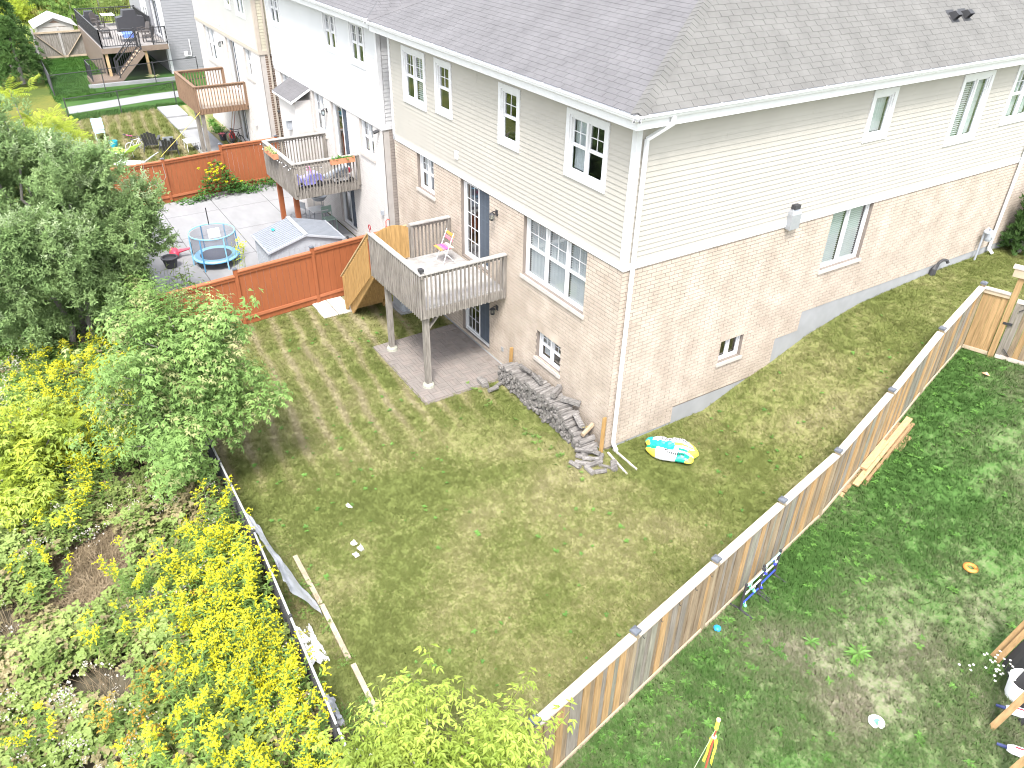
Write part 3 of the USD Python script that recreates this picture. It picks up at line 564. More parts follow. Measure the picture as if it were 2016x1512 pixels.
grass('green_grass', neigh_poly.buffer(-.05).intersection(sbox(2.5, -7, 10.5, 12)), 260, [(g, NEIGB) for g in GN], 12, None, thin=neigh_thin, label='lusher dark green grass of the next yard behind the wooden fence')
GF = [tuft(9, .10, .022, .16, .8, 40 + k) for k in range(3)]
grass('third_yard_grass', yard3_poly.intersection(sbox(-40, -7, -22, 1)), 60, [(g, LAWNB) for g in GF], 13, sbox(-45, -2.2, -24, 3), label='grass round the garden chairs of the third yard')
grass('passage_verge_grass', pathz_poly.intersection(sbox(-46, -7, -36, 1)), 70, [(g, Y4B) for g in GF], 14, sbox(-41.5, -7, -38.4, 3), label='bright grass strip between the two black chain-link fences')
grass('fourth_yard_grass', yard4_poly.intersection(sbox(-56, -7, -42, .2)), 55, [(g, Y4B) for g in GF], 15, sbox(-48.2, -4.6, -43, 1), label='vivid green grass of the yard with the black-railed deck')
# our paver patio: basket-weave pavers on a bed
PAV = mat('paver', (0.19, 0.168, 0.152), 0.9, var=0.12, scale=4, island=0.14, bump=0.2); PAVP = mat('paver_pinkish', (0.20, 0.172, 0.155), 0.9, var=0.12, scale=4, island=0.12)
pp = struct('patio', MB().prism(pav, -.05, .012), mat('joint_sand', (0.15, 0.13, 0.115), 0.95, var=0.2, scale=8))
k = 0; rest = MB(); px = -7.22; unit_ = .30; cells = []
for i in range(11):
    for j in range(9):
        for h in range(3):
            a, b = -7.24 + i * unit_, -2.73 + j * unit_; w = unit_ / 3
            cells.append((a, b + h * w, a + unit_, b + h * w + w) if (i + j) % 2 == 0 else (a + h * w, b, a + h * w + w, b + unit_))
cells = [c for c in cells if pav.buffer(-.01).contains(sbox(*c))]; cells.sort(key=lambda c: np.hypot((c[0] + c[2]) / 2 - CAMP[0], (c[1] + c[3]) / 2 - CAMP[1]))
for n, c in enumerate(cells):
    z = .030 + rng.uniform(-.003, .003); mb = MB() if n < 300 else rest; mb.box(c[0] + .004, c[1] + .004, -.02, c[2] - .004, c[3] - .004, z)
    if n < 300: struct('paver', mb, PAVP if rng.uniform() < .4 else PAV, pp)
SLAB = mat('garden_slab', (0.44, 0.42, 0.37), 0.9, var=0.16, scale=3, detail=8, bump=.3)
sl = struct('stepping_stones', MB().box(-10.68, -3.3, -.05, -9.52, -2.3, .006), SOIL)
for (a, b, c, d) in ((-10.66, -3.28, -10.13, -2.83), (-10.1, -3.3, -9.56, -2.84), (-10.66, -2.8, -10.14, -2.32), (-10.1, -2.81, -9.55, -2.3)): struct('slab', MB().box(a, b, -.03, c, d, .035), SLAB, sl)
# second yard: poured concrete panels between control joints
cp = struct('concrete_patio', sheet(yard2_poly.buffer(-.06), .012), mat('joint_shade', (0.12, 0.12, 0.12), 0.95))
ang = -0.04
for i in range(5):
    for j in range(4):
        a = -22.6 + i * 2.38; b = -7.55 + j * 2.0; q = Polygon([(a + .015, b + .015), (a + 2.365, b + .015), (a + 2.365, b + 1.985), (a + .015, b + 1.985)]).intersection(yard2_poly.buffer(-.35 if j == 0 else -.08))
        if not q.is_empty: struct('concrete_panel', MB().prism(q, -.01, .03), CONC_P, cp)
struct('passage_path', sheet(Polygon([(-38.5, -6.6), (-40.2, -6.5), (-41.2, -2), (-41.6, 3), (-40, 3), (-39.6, -2)]), .015), CONC_P)
# ---------------------------------------------------------------- wood
GREYW = mat('weathered_grey_wood', (0.138, 0.122, 0.104), 0.85, var=0.25, scale=3, col2=(0.205, 0.186, 0.164), stretch=(7, 7, .9), island=.10, obj=.06, bump=.3, bscale=30)
GREYH = mat('weathered_grey_rail', (0.26, 0.245, 0.23), 0.85, var=0.18, scale=4, col2=(0.32, 0.305, 0.285), obj=.05, bump=.3, bscale=30)
GREYF = mat('weathered_deck_board', (0.26, 0.25, 0.24), 0.85, var=0.16, scale=4, col2=(0.33, 0.315, 0.305), island=.08)
TANW = mat('new_tan_wood', (0.28, 0.165, 0.055), 0.75, var=0.18, scale=3, col2=(0.34, 0.205, 0.075), stretch=(7, 7, .9), island=.12)
TANR = mat('new_tan_rail', (0.33, 0.235, 0.125), 0.75, var=0.12, scale=4)
BRNW = mat('brown_stained_wood', (0.155, 0.095, 0.058), 0.75, var=0.15, scale=4, col2=(0.20, 0.125, 0.08), stretch=(7, 7, .9), island=.1)
RED = mat('red_stained_wood', (0.235, 0.070, 0.024), 0.7, var=0.10, scale=3, stretch=(5, 5, .7), island=.07)
REDR = mat('red_stained_rail', (0.29, 0.098, 0.042), 0.7, var=0.08, scale=3)
PICK = [mat('picket_amber', (0.225, 0.14, 0.058), 0.75, var=0.22, scale=2.5, col2=(0.265, 0.17, 0.08), stretch=(9, 9, .8), obj=.12, bump=.25, bscale=25),
        mat('picket_brown', (0.135, 0.098, 0.06), 0.78, var=0.25, scale=2.5, col2=(0.175, 0.132, 0.084), stretch=(9, 9, .8), obj=.12, bump=.25, bscale=25),
        mat('picket_grey', (0.125, 0.108, 0.088), 0.8, var=0.22, scale=2.5, col2=(0.16, 0.142, 0.118), stretch=(9, 9, .8), obj=.12, bump=.25, bscale=25),
        mat('picket_olive', (0.122, 0.12, 0.09), 0.8, var=0.25, scale=2.5, col2=(0.165, 0.155, 0.12), stretch=(9, 9, .8), obj=.12, bump=.25, bscale=25)]
CAPW = mat('fence_cap_board', (0.34, 0.295, 0.255), 0.8, var=0.10, scale=5, col2=(0.40, 0.35, 0.31), detail=8); CAPF = mat('fence_fascia', (0.32, 0.255, 0.18), 0.8, var=0.12, scale=4)
POSTW = mat('fence_post', (0.21, 0.165, 0.105), 0.8, var=0.2, scale=3, stretch=(8, 8, .8))
CAPM = plain('post_cap_metal', (0.115, 0.125, 0.145), 0.35, 0.4)
# ---------------------------------------------------------------- the long board fence
F_ = Thing('board_fence', 'long pale-topped wooden board fence with black post caps down the right side of the lawn', 'fence', (f0[0], f0[1], 0))
fdir = unit(np.r_[fd, 0]); fn_ = np.array([fdir[1], -fdir[0], 0])  # towards the right-hand yard
zf = lambda k: float(ground(2, fence_pt(k)[1])) if k >= 0 else 0.0
FH = 1.72
for k in range(8):
    p = np.r_[fence_pt(k), zf(k)]; F_.part('post', MB().obox(p + [0, 0, .89], fdir * .045, fn_ * .045, (0, 0, .91)), POSTW)
    c = p + np.array([0, 0, 1.80]); cap = MB().obox(c + [0, 0, .02], fdir * .068, fn_ * .068, (0, 0, .02)); q = [c + fdir * a * .062 + fn_ * b * .062 + [0, 0, .041] for a, b in ((-1, -1), (1, -1), (1, 1), (-1, 1))]; cap.add(q + [c + [0, 0, .075]], [[0, 1, 4], [1, 2, 4], [2, 3, 4], [3, 0, 4]]); F_.part('post_cap', cap, CAPM)
    if k < 7:
        a, b = np.r_[fence_pt(k), zf(k)] + fdir * .045, np.r_[fence_pt(k + 1), zf(k + 1)] - fdir * .045; up = np.array([0, 0, 1.0])
        if k >= 2: b = b.copy()
        bot = .07
        F_.part('cap_board', MB().bar(a + up * FH, b + up * FH, .15, .038), CAPW); F_.part('top_fascia', MB().bar(a + fn_ * .032 + up * (FH - .062), b + fn_ * .032 + up * (FH - .062), .02, .085), CAPF)
        F_.part('top_fascia', MB().bar(a - fn_ * .032 + up * (FH - .062), b - fn_ * .032 + up * (FH - .062), .02, .085), CAPF)
        F_.part('bottom_rail', MB().bar(a + fn_ * .028 + up * .06, b + fn_ * .028 + up * .06, .028, .085), CAPF); F_.part('bottom_rail', MB().bar(a - fn_ * .028 + up * .06, b - fn_ * .028 + up * .06, .028, .085), CAPF)
        L = np.linalg.norm((b - a)[:2]); n = 15; w = L / n
        for i in range(n):
            o = a + (b - a) * ((i + .5) / n); off = .008 if i % 2 else -.008; hw = w * .5 + (.006 if i % 2 else -.003); sl_ = (b - a)[2] / L * hw * .9
            z0, z1 = .05, FH - .02; P8 = [o + fdir * s * hw + fn_ * (off + t) + np.array([0, 0, z + s * sl_]) for z in (z0, z1) for s, t in ((-1, -.009), (1, -.009), (1, .009), (-1, .009))]
            F_.part('picket', MB().hexa(P8), PICK[int(rng.choice(4, p=(.3, .3, .25, .15)))])
        if k == 1:
            for t in (.05, .27, .5, .72, .93):
                c = a + (b - a) * t + fn_ * .05 + up * (FH - .1); F_.part('hook', MB().tube([c + up * .04, c, c - up * .03 + fn_ * .015, c - up * .03 + fn_ * .04, c + fn_ * .045], .006, 5), BLACK)
# return panel with its garden gate
gp = np.r_[fence_pt(7), zf(7)]; gd = unit(np.array([.93, .33, 0])); gn = np.array([gd[1], -gd[0], 0]); up = np.array([0, 0, 1.0])
GT = Thing('garden_gate', 'brown wooden garden gate under a beam at the far end of the board fence', 'gate', tuple(gp + gd * .7))
def boards(T, a, d, n_, L, n, z0, z1, mats, parent=None, name='board', th=.018):
    w = L / n
    for i in range(n): c = a + d * (w * (i + .5)) + up * (z0 + z1) / 2; T.part(name, MB().obox(c + n_ * (.004 if i % 2 else 0), d * (w * .5 - .003), n_ * th / 2, up * (z1 - z0) / 2), mats[int(rng.integers(len(mats)))], parent)
boards(GT, gp + gd * .06, gd, gn, .56, 4, .06, 1.66, PICK[:1] + PICK[:1] + PICK[1:2], name='panel_board')
GT.part('panel_cap', MB().bar(gp + gd * .05 + up * 1.72, gp + gd * .62 + up * 1.72, .13, .035), CAPW); GT.part('panel_rail', MB().bar(gp + gd * .05 + gn * .03 + up * .1, gp + gd * .62 + gn * .03 + up * .1, .03, .09), CAPF); GT.part('panel_rail', MB().bar(gp + gd * .05 + gn * .03 + up * 1.65, gp + gd * .62 + gn * .03 + up * 1.65, .03, .09), CAPF)
for t in (.70, 1.82): GT.part('gate_post', MB().obox(gp + gd * t + up * 1.1, gd * .065, gn * .065, up * 1.15), PICK[0])
for s in (-1, 1): GT.part('beam', MB().bar(gp + gd * .5 + gn * s * .085 + up * 2.28, gp + gd * 2.1 + gn * s * .085 + up * 2.28, .04, .19), CAPF)
GT.part('beam_top', MB().bar(gp + gd * .45 + up * 2.40, gp + gd * 2.15 + up * 2.40, .24, .035), CAPW)
ga = gp + gd * .79; boards(GT, ga + gd * .1, gd, gn, .76, 6, .14, 1.55, PICK, name='gate_board')
for t in (.05, .91): GT.part('gate_stile', MB().obox(ga + gd * t + gn * .012 + up * .85, gd * .05, gn * .018, up * .76), PICK[2])
for z in (.1, 1.6): GT.part('gate_rail', MB().bar(ga + gn * .014 + up * z, ga + gd * .96 + gn * .014 + up * z, .04, .1), CAPW)
for (x, z, sx, sz) in ((.12, .17, 1, 1), (.84, .17, -1, 1), (.12, 1.53, 1, -1), (.84, 1.53, -1, -1)): GT.part('corner_brace', MB().bar(ga + gd * x + gn * .04 + up * (z + sz * .17), ga + gd * (x + sx * .17) + gn * .04 + up * z, .012, .022, up=gn), BLACK)
GT.part('latch', MB().obox(ga + gd * .0 + gn * .06 + up * 1.0, gd * .1, gn * .015, up * .03), BLACK)
# ---------------------------------------------------------------- red fences
def red_fence(name, label, pts, tops, bases, vis, n=12):
    T = Thing(name, label, 'fence', (pts[0][0], pts[0][1], bases[0]))
    for k, p in enumerate(pts):
        tz = max(tops[max(k - 1, 0)], tops[min(k, len(tops) - 1)]) + .08; T.part('post', MB().box(p[0] - .05, p[1] - .05, bases[k] - .2, p[0] + .05, p[1] + .05, tz), RED)
        T.part('post_cap', MB().box(p[0] - .065, p[1] - .065, tz, p[0] + .065, p[1] + .065, tz + .03).add([[p[0] - .055, p[1] - .055, tz + .031], [p[0] + .055, p[1] - .055, tz + .031], [p[0] + .055, p[1] + .055, tz + .031], [p[0] - .055, p[1] + .055, tz + .031], [p[0], p[1], tz + .06]], [[0, 1, 4], [1, 2, 4], [2, 3, 4], [3, 0, 4]]), CAPM)
    for k in range(len(pts) - 1):
        a, b = np.r_[pts[k], 0], np.r_[pts[k + 1], 0]; d = unit(b - a); nn_ = np.array([d[1], -d[0], 0]) * vis; L = np.linalg.norm(b - a) - .1; a = a + d * .05; b = b - d * .05; z0, z1 = max(bases[k], bases[k + 1]) + .02, tops[k]
        T.part('cap_board', MB().bar(a + up * z1, b + up * z1, .14, .036), REDR)
        for s in (-1, 1): T.part('top_rail', MB().bar(a + nn_ * s * .03 + up * (z1 - .07), b + nn_ * s * .03 + up * (z1 - .07), .03, .09), RED); T.part('bottom_rail', MB().bar(a + nn_ * s * .03 + up * (z0 + .22), b + nn_ * s * .03 + up * (z0 + .22), .03, .09), REDR if s == 1 else RED)
        T.part('kick_board', MB().bar(a + up * (z0 + .07), b + up * (z0 + .07), .02, .17), RED)
        w = L / n
        for i in range(n): c = a + d * (w * (i + .5)); T.part('board', MB().obox(c + up * (z0 + z1 + .1) / 2, d * (w * .5 - .004), nn_ * .009, up * (z1 - z0 - .1) / 2), RED)
    return T
rp = lambda t: tuple(red0 + (red1 - red0) * t)
red_fence('red_fence', 'rust-red stained board fence on the left side of the mown lawn, nearest the camera', [rp(0), rp(.325), rp(.645), rp(1.0)], [1.62, 1.74, 1.80], [0, 0, 0, 0], 1)
red_fence('red_fence', 'rust-red stained board fence at the far side of the concrete patio, behind the yellow-flowered vine', [(-22.0, -7.2), (-22.05, -4.95), (-22.35, -2.6), (-22.4, -.25)], [1.68, 1.68, 1.86], [0, 0, 0, 0], 1)
# ---------------------------------------------------------------- black chain-link fences
CHAIN = plain('chain_black', (0.03, 0.03, 0.032), 0.5)
def chain_fence(name, label, pts, h, base=0.0, wire=.055, top_m=None, spc=2.6, mesh_range=None):
    T = Thing(name, label, 'fence', (pts[0][0], pts[0][1], base))
    for a, b in zip(pts, pts[1:]):
        a, b = np.r_[a, base], np.r_[b, base]; d = b - a; L = np.linalg.norm(d); d /= L; n = max(1, round(L / spc))
        for i in range(n + 1 if b[0] == pts[-1][0] else n): p = a + d * L * i / n; T.part('post', MB().tube([p, p + up * (h + .04)], .028, 8), CHAIN); T.part('post_cap', MB().ball(p + up * (h + .04), .034, 1), CHAIN)
        T.part('top_rail', MB().tube([a + up * h, b + up * h], .021, 8), top_m or CHAIN)
        w = MB(); m = int(L / wire)
        for s in (-1, 1):
            for i in range(-int(h / wire), m):  # diagonal wires
                t0, t1 = i * wire, i * wire + h; lo, hi = max(t0, 0), min(t1, L)
                if hi - lo < .02: continue
                z0, z1 = (lo - t0), (hi - t0); z0, z1 = (z0, z1) if s > 0 else (h - z0, h - z1); w.tube([a + d * lo + up * z0, a + d * hi + up * z1], .0028, 3, cap=False)
        T.part('wire_mesh', w, CHAIN, kind='stuff')
    return T
RAILW = plain('worn_fence_rail', (0.46, 0.46, 0.47), 0.5, 0.3)
chain_fence('chain_link_fence', 'low black chain-link fence with a pale worn top rail between the lawn and the goldenrod', [(-10.1, -7.98), (-.5, -8.08), (6.42, -8.38)], 1.0, top_m=RAILW, wire=.06)
chain_fence('chain_link_fence', 'black chain-link fence at the end of the yard with the garden chairs', [(-36.7, -6.8), (-37.3, -4.15), (-38.12, -1.08), (-38.5, 1)], 1.2, wire=.12)
chain_fence('chain_link_fence', 'black chain-link fence round the vivid green yard with the black-railed deck', [(-53.5, -6.6), (-43.0, -6.78), (-43.4, -3.99), (-44.1, -.93), (-44.5, 1.8)], 1.2, wire=.12)
# ---------------------------------------------------------------- the raised deck
def baluster_run(T, a, b, n_, z0, z1, m, step=.118, w=.036, off=.0, name='baluster', slope=0.0):
    a, b = np.asarray(a, float), np.asarray(b, float); L = np.linalg.norm((b - a)[:2]); n = max(2, int(round(L / step)))
    for i in range(n):
        c = a + (b - a) * ((i + .5) / n) + n_ * off; c = np.array([c[0], c[1], c[2]]); T.part(name, MB().obox(c + up * (z0 + z1) / 2, unit(np.r_[(b - a)[:2], 0]) * w / 2, n_ * w / 2, up * (z1 - z0) / 2), m)
def diag_boards(T, x0, y0, x1, y1, z, m, w=.14, gap=.006, ang=45, name='deck_board', th=.03):
    R = sbox(x0, y0, x1, y1); c, s = math.cos(math.radians(ang)), math.sin(math.radians(ang)); d, n_ = np.array([c, s]), np.array([-s, c]); cs = [np.array(q) @ n_ for q in ((x0, y0), (x1, y0), (x1, y1), (x0, y1))]
    t = min(cs)
    while t < max(cs):
        q = [d * a + n_ * b for a, b in ((-90, t), (90, t), (90, t + w - gap), (-90, t + w - gap))]; g = Polygon(q).intersection(R)
        if not g.is_empty and g.area > .003: T.part(name, MB().prism(g, z - th, z), m)
        t += w
X0, X1, Y0, DZ, RZ = -7.43, -4.45, -2.45, 2.38, 3.36
D = Thing('wooden_deck', 'raised weathered grey deck with a tan staircase and arched gate on the beige house', 'deck', (X0, Y0, 0))
diag_boards(D, X0 + .02, Y0 + .04, X1 - .02, -.03, DZ, GREYF)
for (a, b) in (((X0 + .02, Y0), (X1 - .02, Y0)), ((X0, Y0), (X0, -.02)), ((X1, Y0), (X1, -.02)), ((X0 + .02, -.05), (X1 - .02, -.05))):
    D.part('rim_joist', MB().bar((a[0], a[1], 2.24), (b[0], b[1], 2.24), .038, .22), GREYW)
for i in range(6): x = X0 + .45 + i * .42; D.part('joist', MB().bar((x, Y0 + .03, 2.23), (x, -.08, 2.23), .038, .2), GREYW)
D.part('beam', MB().bar((X0 + .1, -2.31, 2.07), (X1 - .05, -2.31, 2.07), .14, .13), GREYW)
for (x, y) in ((-4.59, -2.31), (-6.81, -2.32)):
    D.part('post', MB().box(x - .07, y - .07, .08, x + .07, y + .07, 2.005), GREYW); D.part('footing', MB().lathe([(0, .14), (.11, .14), (.15, .1), (.165, .0), (.165, -.1)], (x, y, 0), 14), mat('mossy_concrete', (0.28, 0.28, 0.23), 0.9, var=0.25, scale=9))
D.part('knee_brace', MB().bar((-4.59, -2.25, 1.75), (-4.59, -1.9, 2.12), .09, .04), GREYW)
FNT, RGT, LFT = np.array([0, -1., 0]), np.array([1., 0, 0]), np.array([-1., 0, 0])
def rail(T, a, b, n_, m=GREYH, mb_=GREYW, zr=RZ, zb=2.13, cap=True, step=.118):
    a, b = np.r_[a, 0.0], np.r_[b, 0.0]
    T.part('rail_cap', MB().bar(a + up * zr, b + up * zr, .14, .036), m); T.part('top_rail', MB().bar(a + n_ * .005 + up * (zr - .065), b + n_ * .005 + up * (zr - .065), .036, .09), mb_)
    baluster_run(T, a, b, n_, zb, zr - .03, mb_, step=step, off=.045)
rail(D, (X0 - .02, Y0), (X1 + .07, Y0), FNT); rail(D, (X1, Y0 + .08), (X1, -.03), RGT); rail(D, (X0, -1.28), (X0, -.03), LFT, zb=2.13)
for (x, y) in ((X0, -1.24), (X0, -.07), (X1, -.07), (X1 - .02, Y0 + .04), (X0 + .03, Y0 + .03)): D.part('rail_post', MB().box(x - .045, y - .045, 2.25, x + .045, y + .045, RZ - .02), GREYW)
# arched gate
g0, g1, n = -2.36, -1.32, 8; gw = (g1 - g0) / n
for i in range(n):
    a, b = g0 + i * gw, g0 + (i + 1) * gw - .004; f = lambda y: 3.02 + .42 * math.sin(math.pi * np.clip((y - g0 + .35) / (g1 - g0 + .75), 0, 1)); q = Polygon([(a, 2.42), (b, 2.42), (b, f(b)), ((a + b) / 2, f((a + b) / 2) + .004), (a, f(a))])
    D.part('gate_board', MB().prism(q, -.01, .012, lambda v: np.c_[X0 + v[:, 2], v[:, 0], v[:, 1]]), TANW)
for z in (2.6, 3.0): D.part('gate_rail', MB().bar((X0 - .035, g0, z), (X0 - .035, g1, z), .04, .09), TANW)
# the staircase going down to the left
sx0, sz0, sx1 = X0 - .04, DZ, -9.62; ns = 12; rise = DZ / ns; run = (sx0 - sx1) / (ns - 1); ys0, ys1 = Y0 + .06, -1.38
st = D.part('stair_stringer', MB().bar((sx0 + .05, ys0, 2.27), (sx1 + .1, ys0, .08), .04, .26, up=(0, 0, 1)), TANW); D.part('stair_stringer', MB().bar((sx0 + .05, ys1, 2.27), (sx1 + .1, ys1, .08), .04, .26), TANW)
for i in range(1, ns):
    z = DZ - rise * i; x = sx0 - run * (i - .5); D.part('tread', MB().box(x - .14, ys0 + .02, z - .036, x + .14, ys1 - .02, z), TANW); D.part('riser', MB().box(x + .115, ys0 + .022, z, x + .133, ys1 - .022, z + rise - .04), TANW)
sl_ = (1.04 - 3.34) / (-9.92 + 7.45)
for y, m in ((Y0 - .01, TANR), (ys1, TANR)):
    D.part('stair_rail_cap', MB().bar((-7.5, y, 3.34), (-9.92, y, 3.34 + sl_ * -2.42), .10, .036), m); D.part('stair_top_rail', MB().bar((-7.5, y, 3.26), (-9.86, y, 3.26 + sl_ * -2.36), .036, .09), TANW)
    n = 21
    for i in range(n):
        x = -7.55 - (i + .5) * 2.12 / n; zt = 3.24 + sl_ * (x + 7.5); D.part('stair_baluster', MB().box(x - .018, y - .05, zt - 1.14, x + .018, y - .014, zt), TANW)
    D.part('stair_post', MB().box(-9.78, y - .045, 0, -9.69, y + .045, 1.15), TANW)
# ornaments on the deck
o = MB().ring((X0 + .02, Y0, 3.53), .065, .014, 14, 6, axis=1); o.tube([(X0 + .02, Y0, 3.38), (X0 + .02, Y0, 3.47)], .012); single('loop_ornament', o, plain('dark_red_metal', (0.20, 0.02, 0.025), .4), 'small dark red loop ornament on the deck corner above the staircase', 'ornament')
o = MB().tube([(X0 - .03, -1.95, 3.42), (X0 - .03, -1.95, 3.58), (X0 - .03, -1.9, 3.63), (X0 - .03, -1.84, 3.6)], .014); single('hook_ornament', o, plain('red_paint', (0.5, 0.06, 0.04), .4), 'small red hook standing up behind the arched deck gate', 'ornament')
o = Thing('solar_light', 'small black solar light on the front corner of the grey deck rail', 'lamp', (X1 + .02, Y0, RZ + .018)); o.part('lamp_head', MB().box(X1 - .05, Y0 - .055, RZ + .08, X1 + .08, Y0 + .055, RZ + .15), BLACKP); o.part('stem', MB().tube([(X1 + .02, Y0, RZ + .018), (X1 + .02, Y0, RZ + .085)], .018), BLACKP)
# folding slat chair on the deck
def slat_chair(x, y, z, rz):
    T = Thing('folding_chair', 'small folding chair with orange, pink and purple slats on the grey deck', 'chair', (x, y, z), rz, local=True)
    fr = plain('chair_white_frame', (0.72, 0.71, 0.68), .5); cols = [plain('slat_orange', (0.75, 0.27, 0.06), .5), plain('slat_pink', (0.72, 0.16, 0.20), .5), plain('slat_purple', (0.28, 0.08, 0.34), .5), plain('slat_cream', (0.75, 0.66, 0.5), .5)]
    for s in (-.2, .2):
        T.part('leg', MB().tube([(s, .2, 0), (s, -.17, .86)], .011), fr); T.part('leg', MB().tube([(s * .88, -.2, 0), (s * .88, .2, .44)], .011), fr)
    for i, c in enumerate((3, 1, 2, 1, 0)): yy = -.16 + i * .085; T.part('seat_slat', MB().box(-.2, yy, .44, .2, yy + .07, .455), cols[c])
    for i, (c, z_) in enumerate(((1, .62), (0, .74))): T.part('back_slat', MB().box(-.215, -.13 - .04 * i, z_, .215, -.112 - .04 * i, z_ + .085), cols[c])
slat_chair(-6.75, -.55, DZ, math.pi)
# air conditioner behind the stairs
T = Thing('air_conditioner', 'grey round-cornered air conditioner on the ground behind the tan staircase', 'air conditioner', (-9.0, -.75, 0)); q = sbox(-9.38, -1.1, -8.62, -.4).buffer(-.12).buffer(.12)
T.part('casing', MB().prism(q, .06, .78), GREYM); T.part('fan_grille', MB().lathe([(.3, .78), (.3, .8), (.26, .81), (.08, .82), (0, .82)], (-9.0, -.75, 0), 20), plain('dark_grille', (0.10, 0.105, 0.11), .5)); T.part('base_pad', MB().box(-9.45, -1.2, 0, -8.55, -.3, .058), CONC)
for i in range(12): a = q.buffer(.006); T.part('louvre', MB().prism(a.difference(q.buffer(-.01)), .12 + i * .05, .135 + i * .05), plain('louvre_grey', (0.30, 0.315, 0.34), .5))
# ---------------------------------------------------------------- firewood
WOODE = mat('log_end_grain', (0.10, 0.09, 0.08), 0.9, var=0.28, scale=16, col2=(0.18, 0.165, 0.15), obj=.18, detail=6); BARK = mat('split_log_grey', (0.095, 0.087, 0.08), 0.9, var=0.3, scale=5, col2=(0.17, 0.158, 0.148), stretch=(6, 1.2, 6), obj=.15, bump=.5, bscale=24)
FRESH = mat('split_log_pale', (0.30, 0.225, 0.15), 0.85, var=0.2, scale=6)
def log_shape(r, L, kind, rr):
    """A log along +y, split (wedge or half) or round, with uneven faces."""
    if kind == 0: pts = [(r * math.cos(a) * rr.uniform(.92, 1.06), r * math.sin(a) * rr.uniform(.92, 1.06)) for a in np.arange(8) * math.pi / 4]
    elif kind == 1: pts = [(0, -r * .8)] + [(r * 1.1 * math.cos(a), r * 1.1 * math.sin(a) - r * .2) for a in np.linspace(.25, math.pi - .25, 5)]
    else: pts = [(r * a * rr.uniform(.85, 1.1), r * b * rr.uniform(.85, 1.1)) for a, b in ((-1, -.7), (.2, -.85), (1, -.4), (.85, .6), (-.1, .85), (-.95, .5))]
    n = len(pts); V = []
    for t in (0, .5, 1): V += [(x * rr.uniform(.93, 1.07), L * (t - .5), z * rr.uniform(.93, 1.07)) for x, z in pts]
    Fc = [];
    for k in (0, 1):
        for i in range(n): j = (i + 1) % n; Fc += [[k * n + i, k * n + j, (k + 1) * n + j], [k * n + i, (k + 1) * n + j, (k + 1) * n + i]]
    for i in range(1, n - 1): Fc += [[0, i + 1, i], [2 * n, 2 * n + i, 2 * n + i + 1]]
    return np.array(V), np.array(Fc)
def rotm_(ax, ang): return trimesh.transformations.rotation_matrix(ang, ax)[:3, :3]
def put_log(c, r, L, kind, R, label, group, m=None, rr=rng):
    V, Fc = log_shape(r, L, kind, rr); V = V @ np.asarray(R).T + np.asarray(c); single('firewood_log', MB().add(V, Fc), m or BARK, label, 'log', group)
hs = lambda x: float(np.interp(x, [-3.95, -3.4, -2.5, -1.3, -.8, -.4, -.1], [.55, .66, .73, .78, .56, .36, .2]))
z = .055; row = 0; LB = 'weathered grey split log in the stack along the brick wall'
while z < .8:
    x = -3.9 + .05 * (row % 2); h = rng.uniform(.095, .115)
    while x < -.12:
        r = rng.uniform(.045, .075)
        if z + h * .4 < hs(x + r) and not (x > -.45 and z > .3):
            R = rotm_((0, 1, 0), rng.uniform(0, 6.28)) ; R = rotm_((0, 0, 1), rng.normal(0, .07)) @ rotm_((1, 0, 0), rng.normal(0, .04)) @ R
            put_log((x + r, -.36 + rng.normal(0, .025), z + rng.normal(0, .008)), r, rng.uniform(.40, .50), int(rng.choice(3, p=(.15, .4, .45))), R, LB, 'firewood logs in the stack')
        x += 2 * r * .92
    z += h; row += 1
for (x, y, zz, a, t, L, m) in ((-1.62, -.3, .88, .55, .05, .46, None), (-1.15, -.22, .83, 2.2, .1, .5, None), (-.62, -.34, .62, 1.3, .15, .45, None), (-2.4, -.33, .82, 1.45, 0, .44, None), (-3.0, -.3, .78, 1.7, .05, .44, None), (-.38, -.25, .47, .3, .2, .42, FRESH)):
    put_log((x, y, zz), rng.uniform(.06, .085), L, 1 if m is None else 2, rotm_((0, 0, 1), a) @ rotm_((1, 0, 0), t) @ rotm_((0, 1, 0), rng.uniform(0, 6)), 'loose grey log lying across the top of the firewood stack' if m is None else 'pale freshly split log on the low end of the firewood stack', 'loose logs on top of the stack' if m is None else None, m)
for (x, y, zz, a, L) in ((.16, -.52, .07, .5, .42), (.02, -.62, .06, .95, .4), (.2, -.75, .06, .8, .44), (.34, -.56, .07, .1, .4), (.0, -.36, .12, 1.2, .4), (.28, -.34, .06, 2.4, .38), (.45, -.78, .05, 1.6, .3), (.62, -.60, .05, .35, .28), (.62, -.2, .05, 2.2, .34), (.12, -.95, .05, 1.35, .3), (-.1, -.55, .16, .7, .42)):
    put_log((x, y, zz), rng.uniform(.05, .075), L, int(rng.integers(3)), rotm_((0, 0, 1), -a) @ rotm_((0, 1, 0), rng.uniform(0, 6)), 'grey log fallen on the grass at the corner end of the stack', 'fallen logs at the house corner')
for (x, y, zz, a, L, r) in ((-3.95, -1.02, .09, 1.5, .36, .09), (-3.9, -.95, .05, 1.2, .4, .06), (-3.47, -.98, .12, .1, .3, .06), (-3.62, -.75, .07, .4, .3, .05)):
    put_log((x, y, zz), r, L, 2, rotm_((0, 0, 1), a), 'grey log lying in the weeds at the patio corner', 'logs in the weeds by the patio')
single('wooden_stake', MB().bar((-4.02, -.11, 0), (-4.0, -.09, .84), .09, .04, up=(1, 0, 0)), TANW, 'tan wooden stake upright at the patio end of the firewood stack', 'stake')
single('wooden_stake', MB().bar((.03, -.13, 0), (.01, -.10, 1.0), .09, .045, up=(1, 0, 0)), TANW, 'tan wooden stake upright beside the white downpipe at the house corner', 'stake')
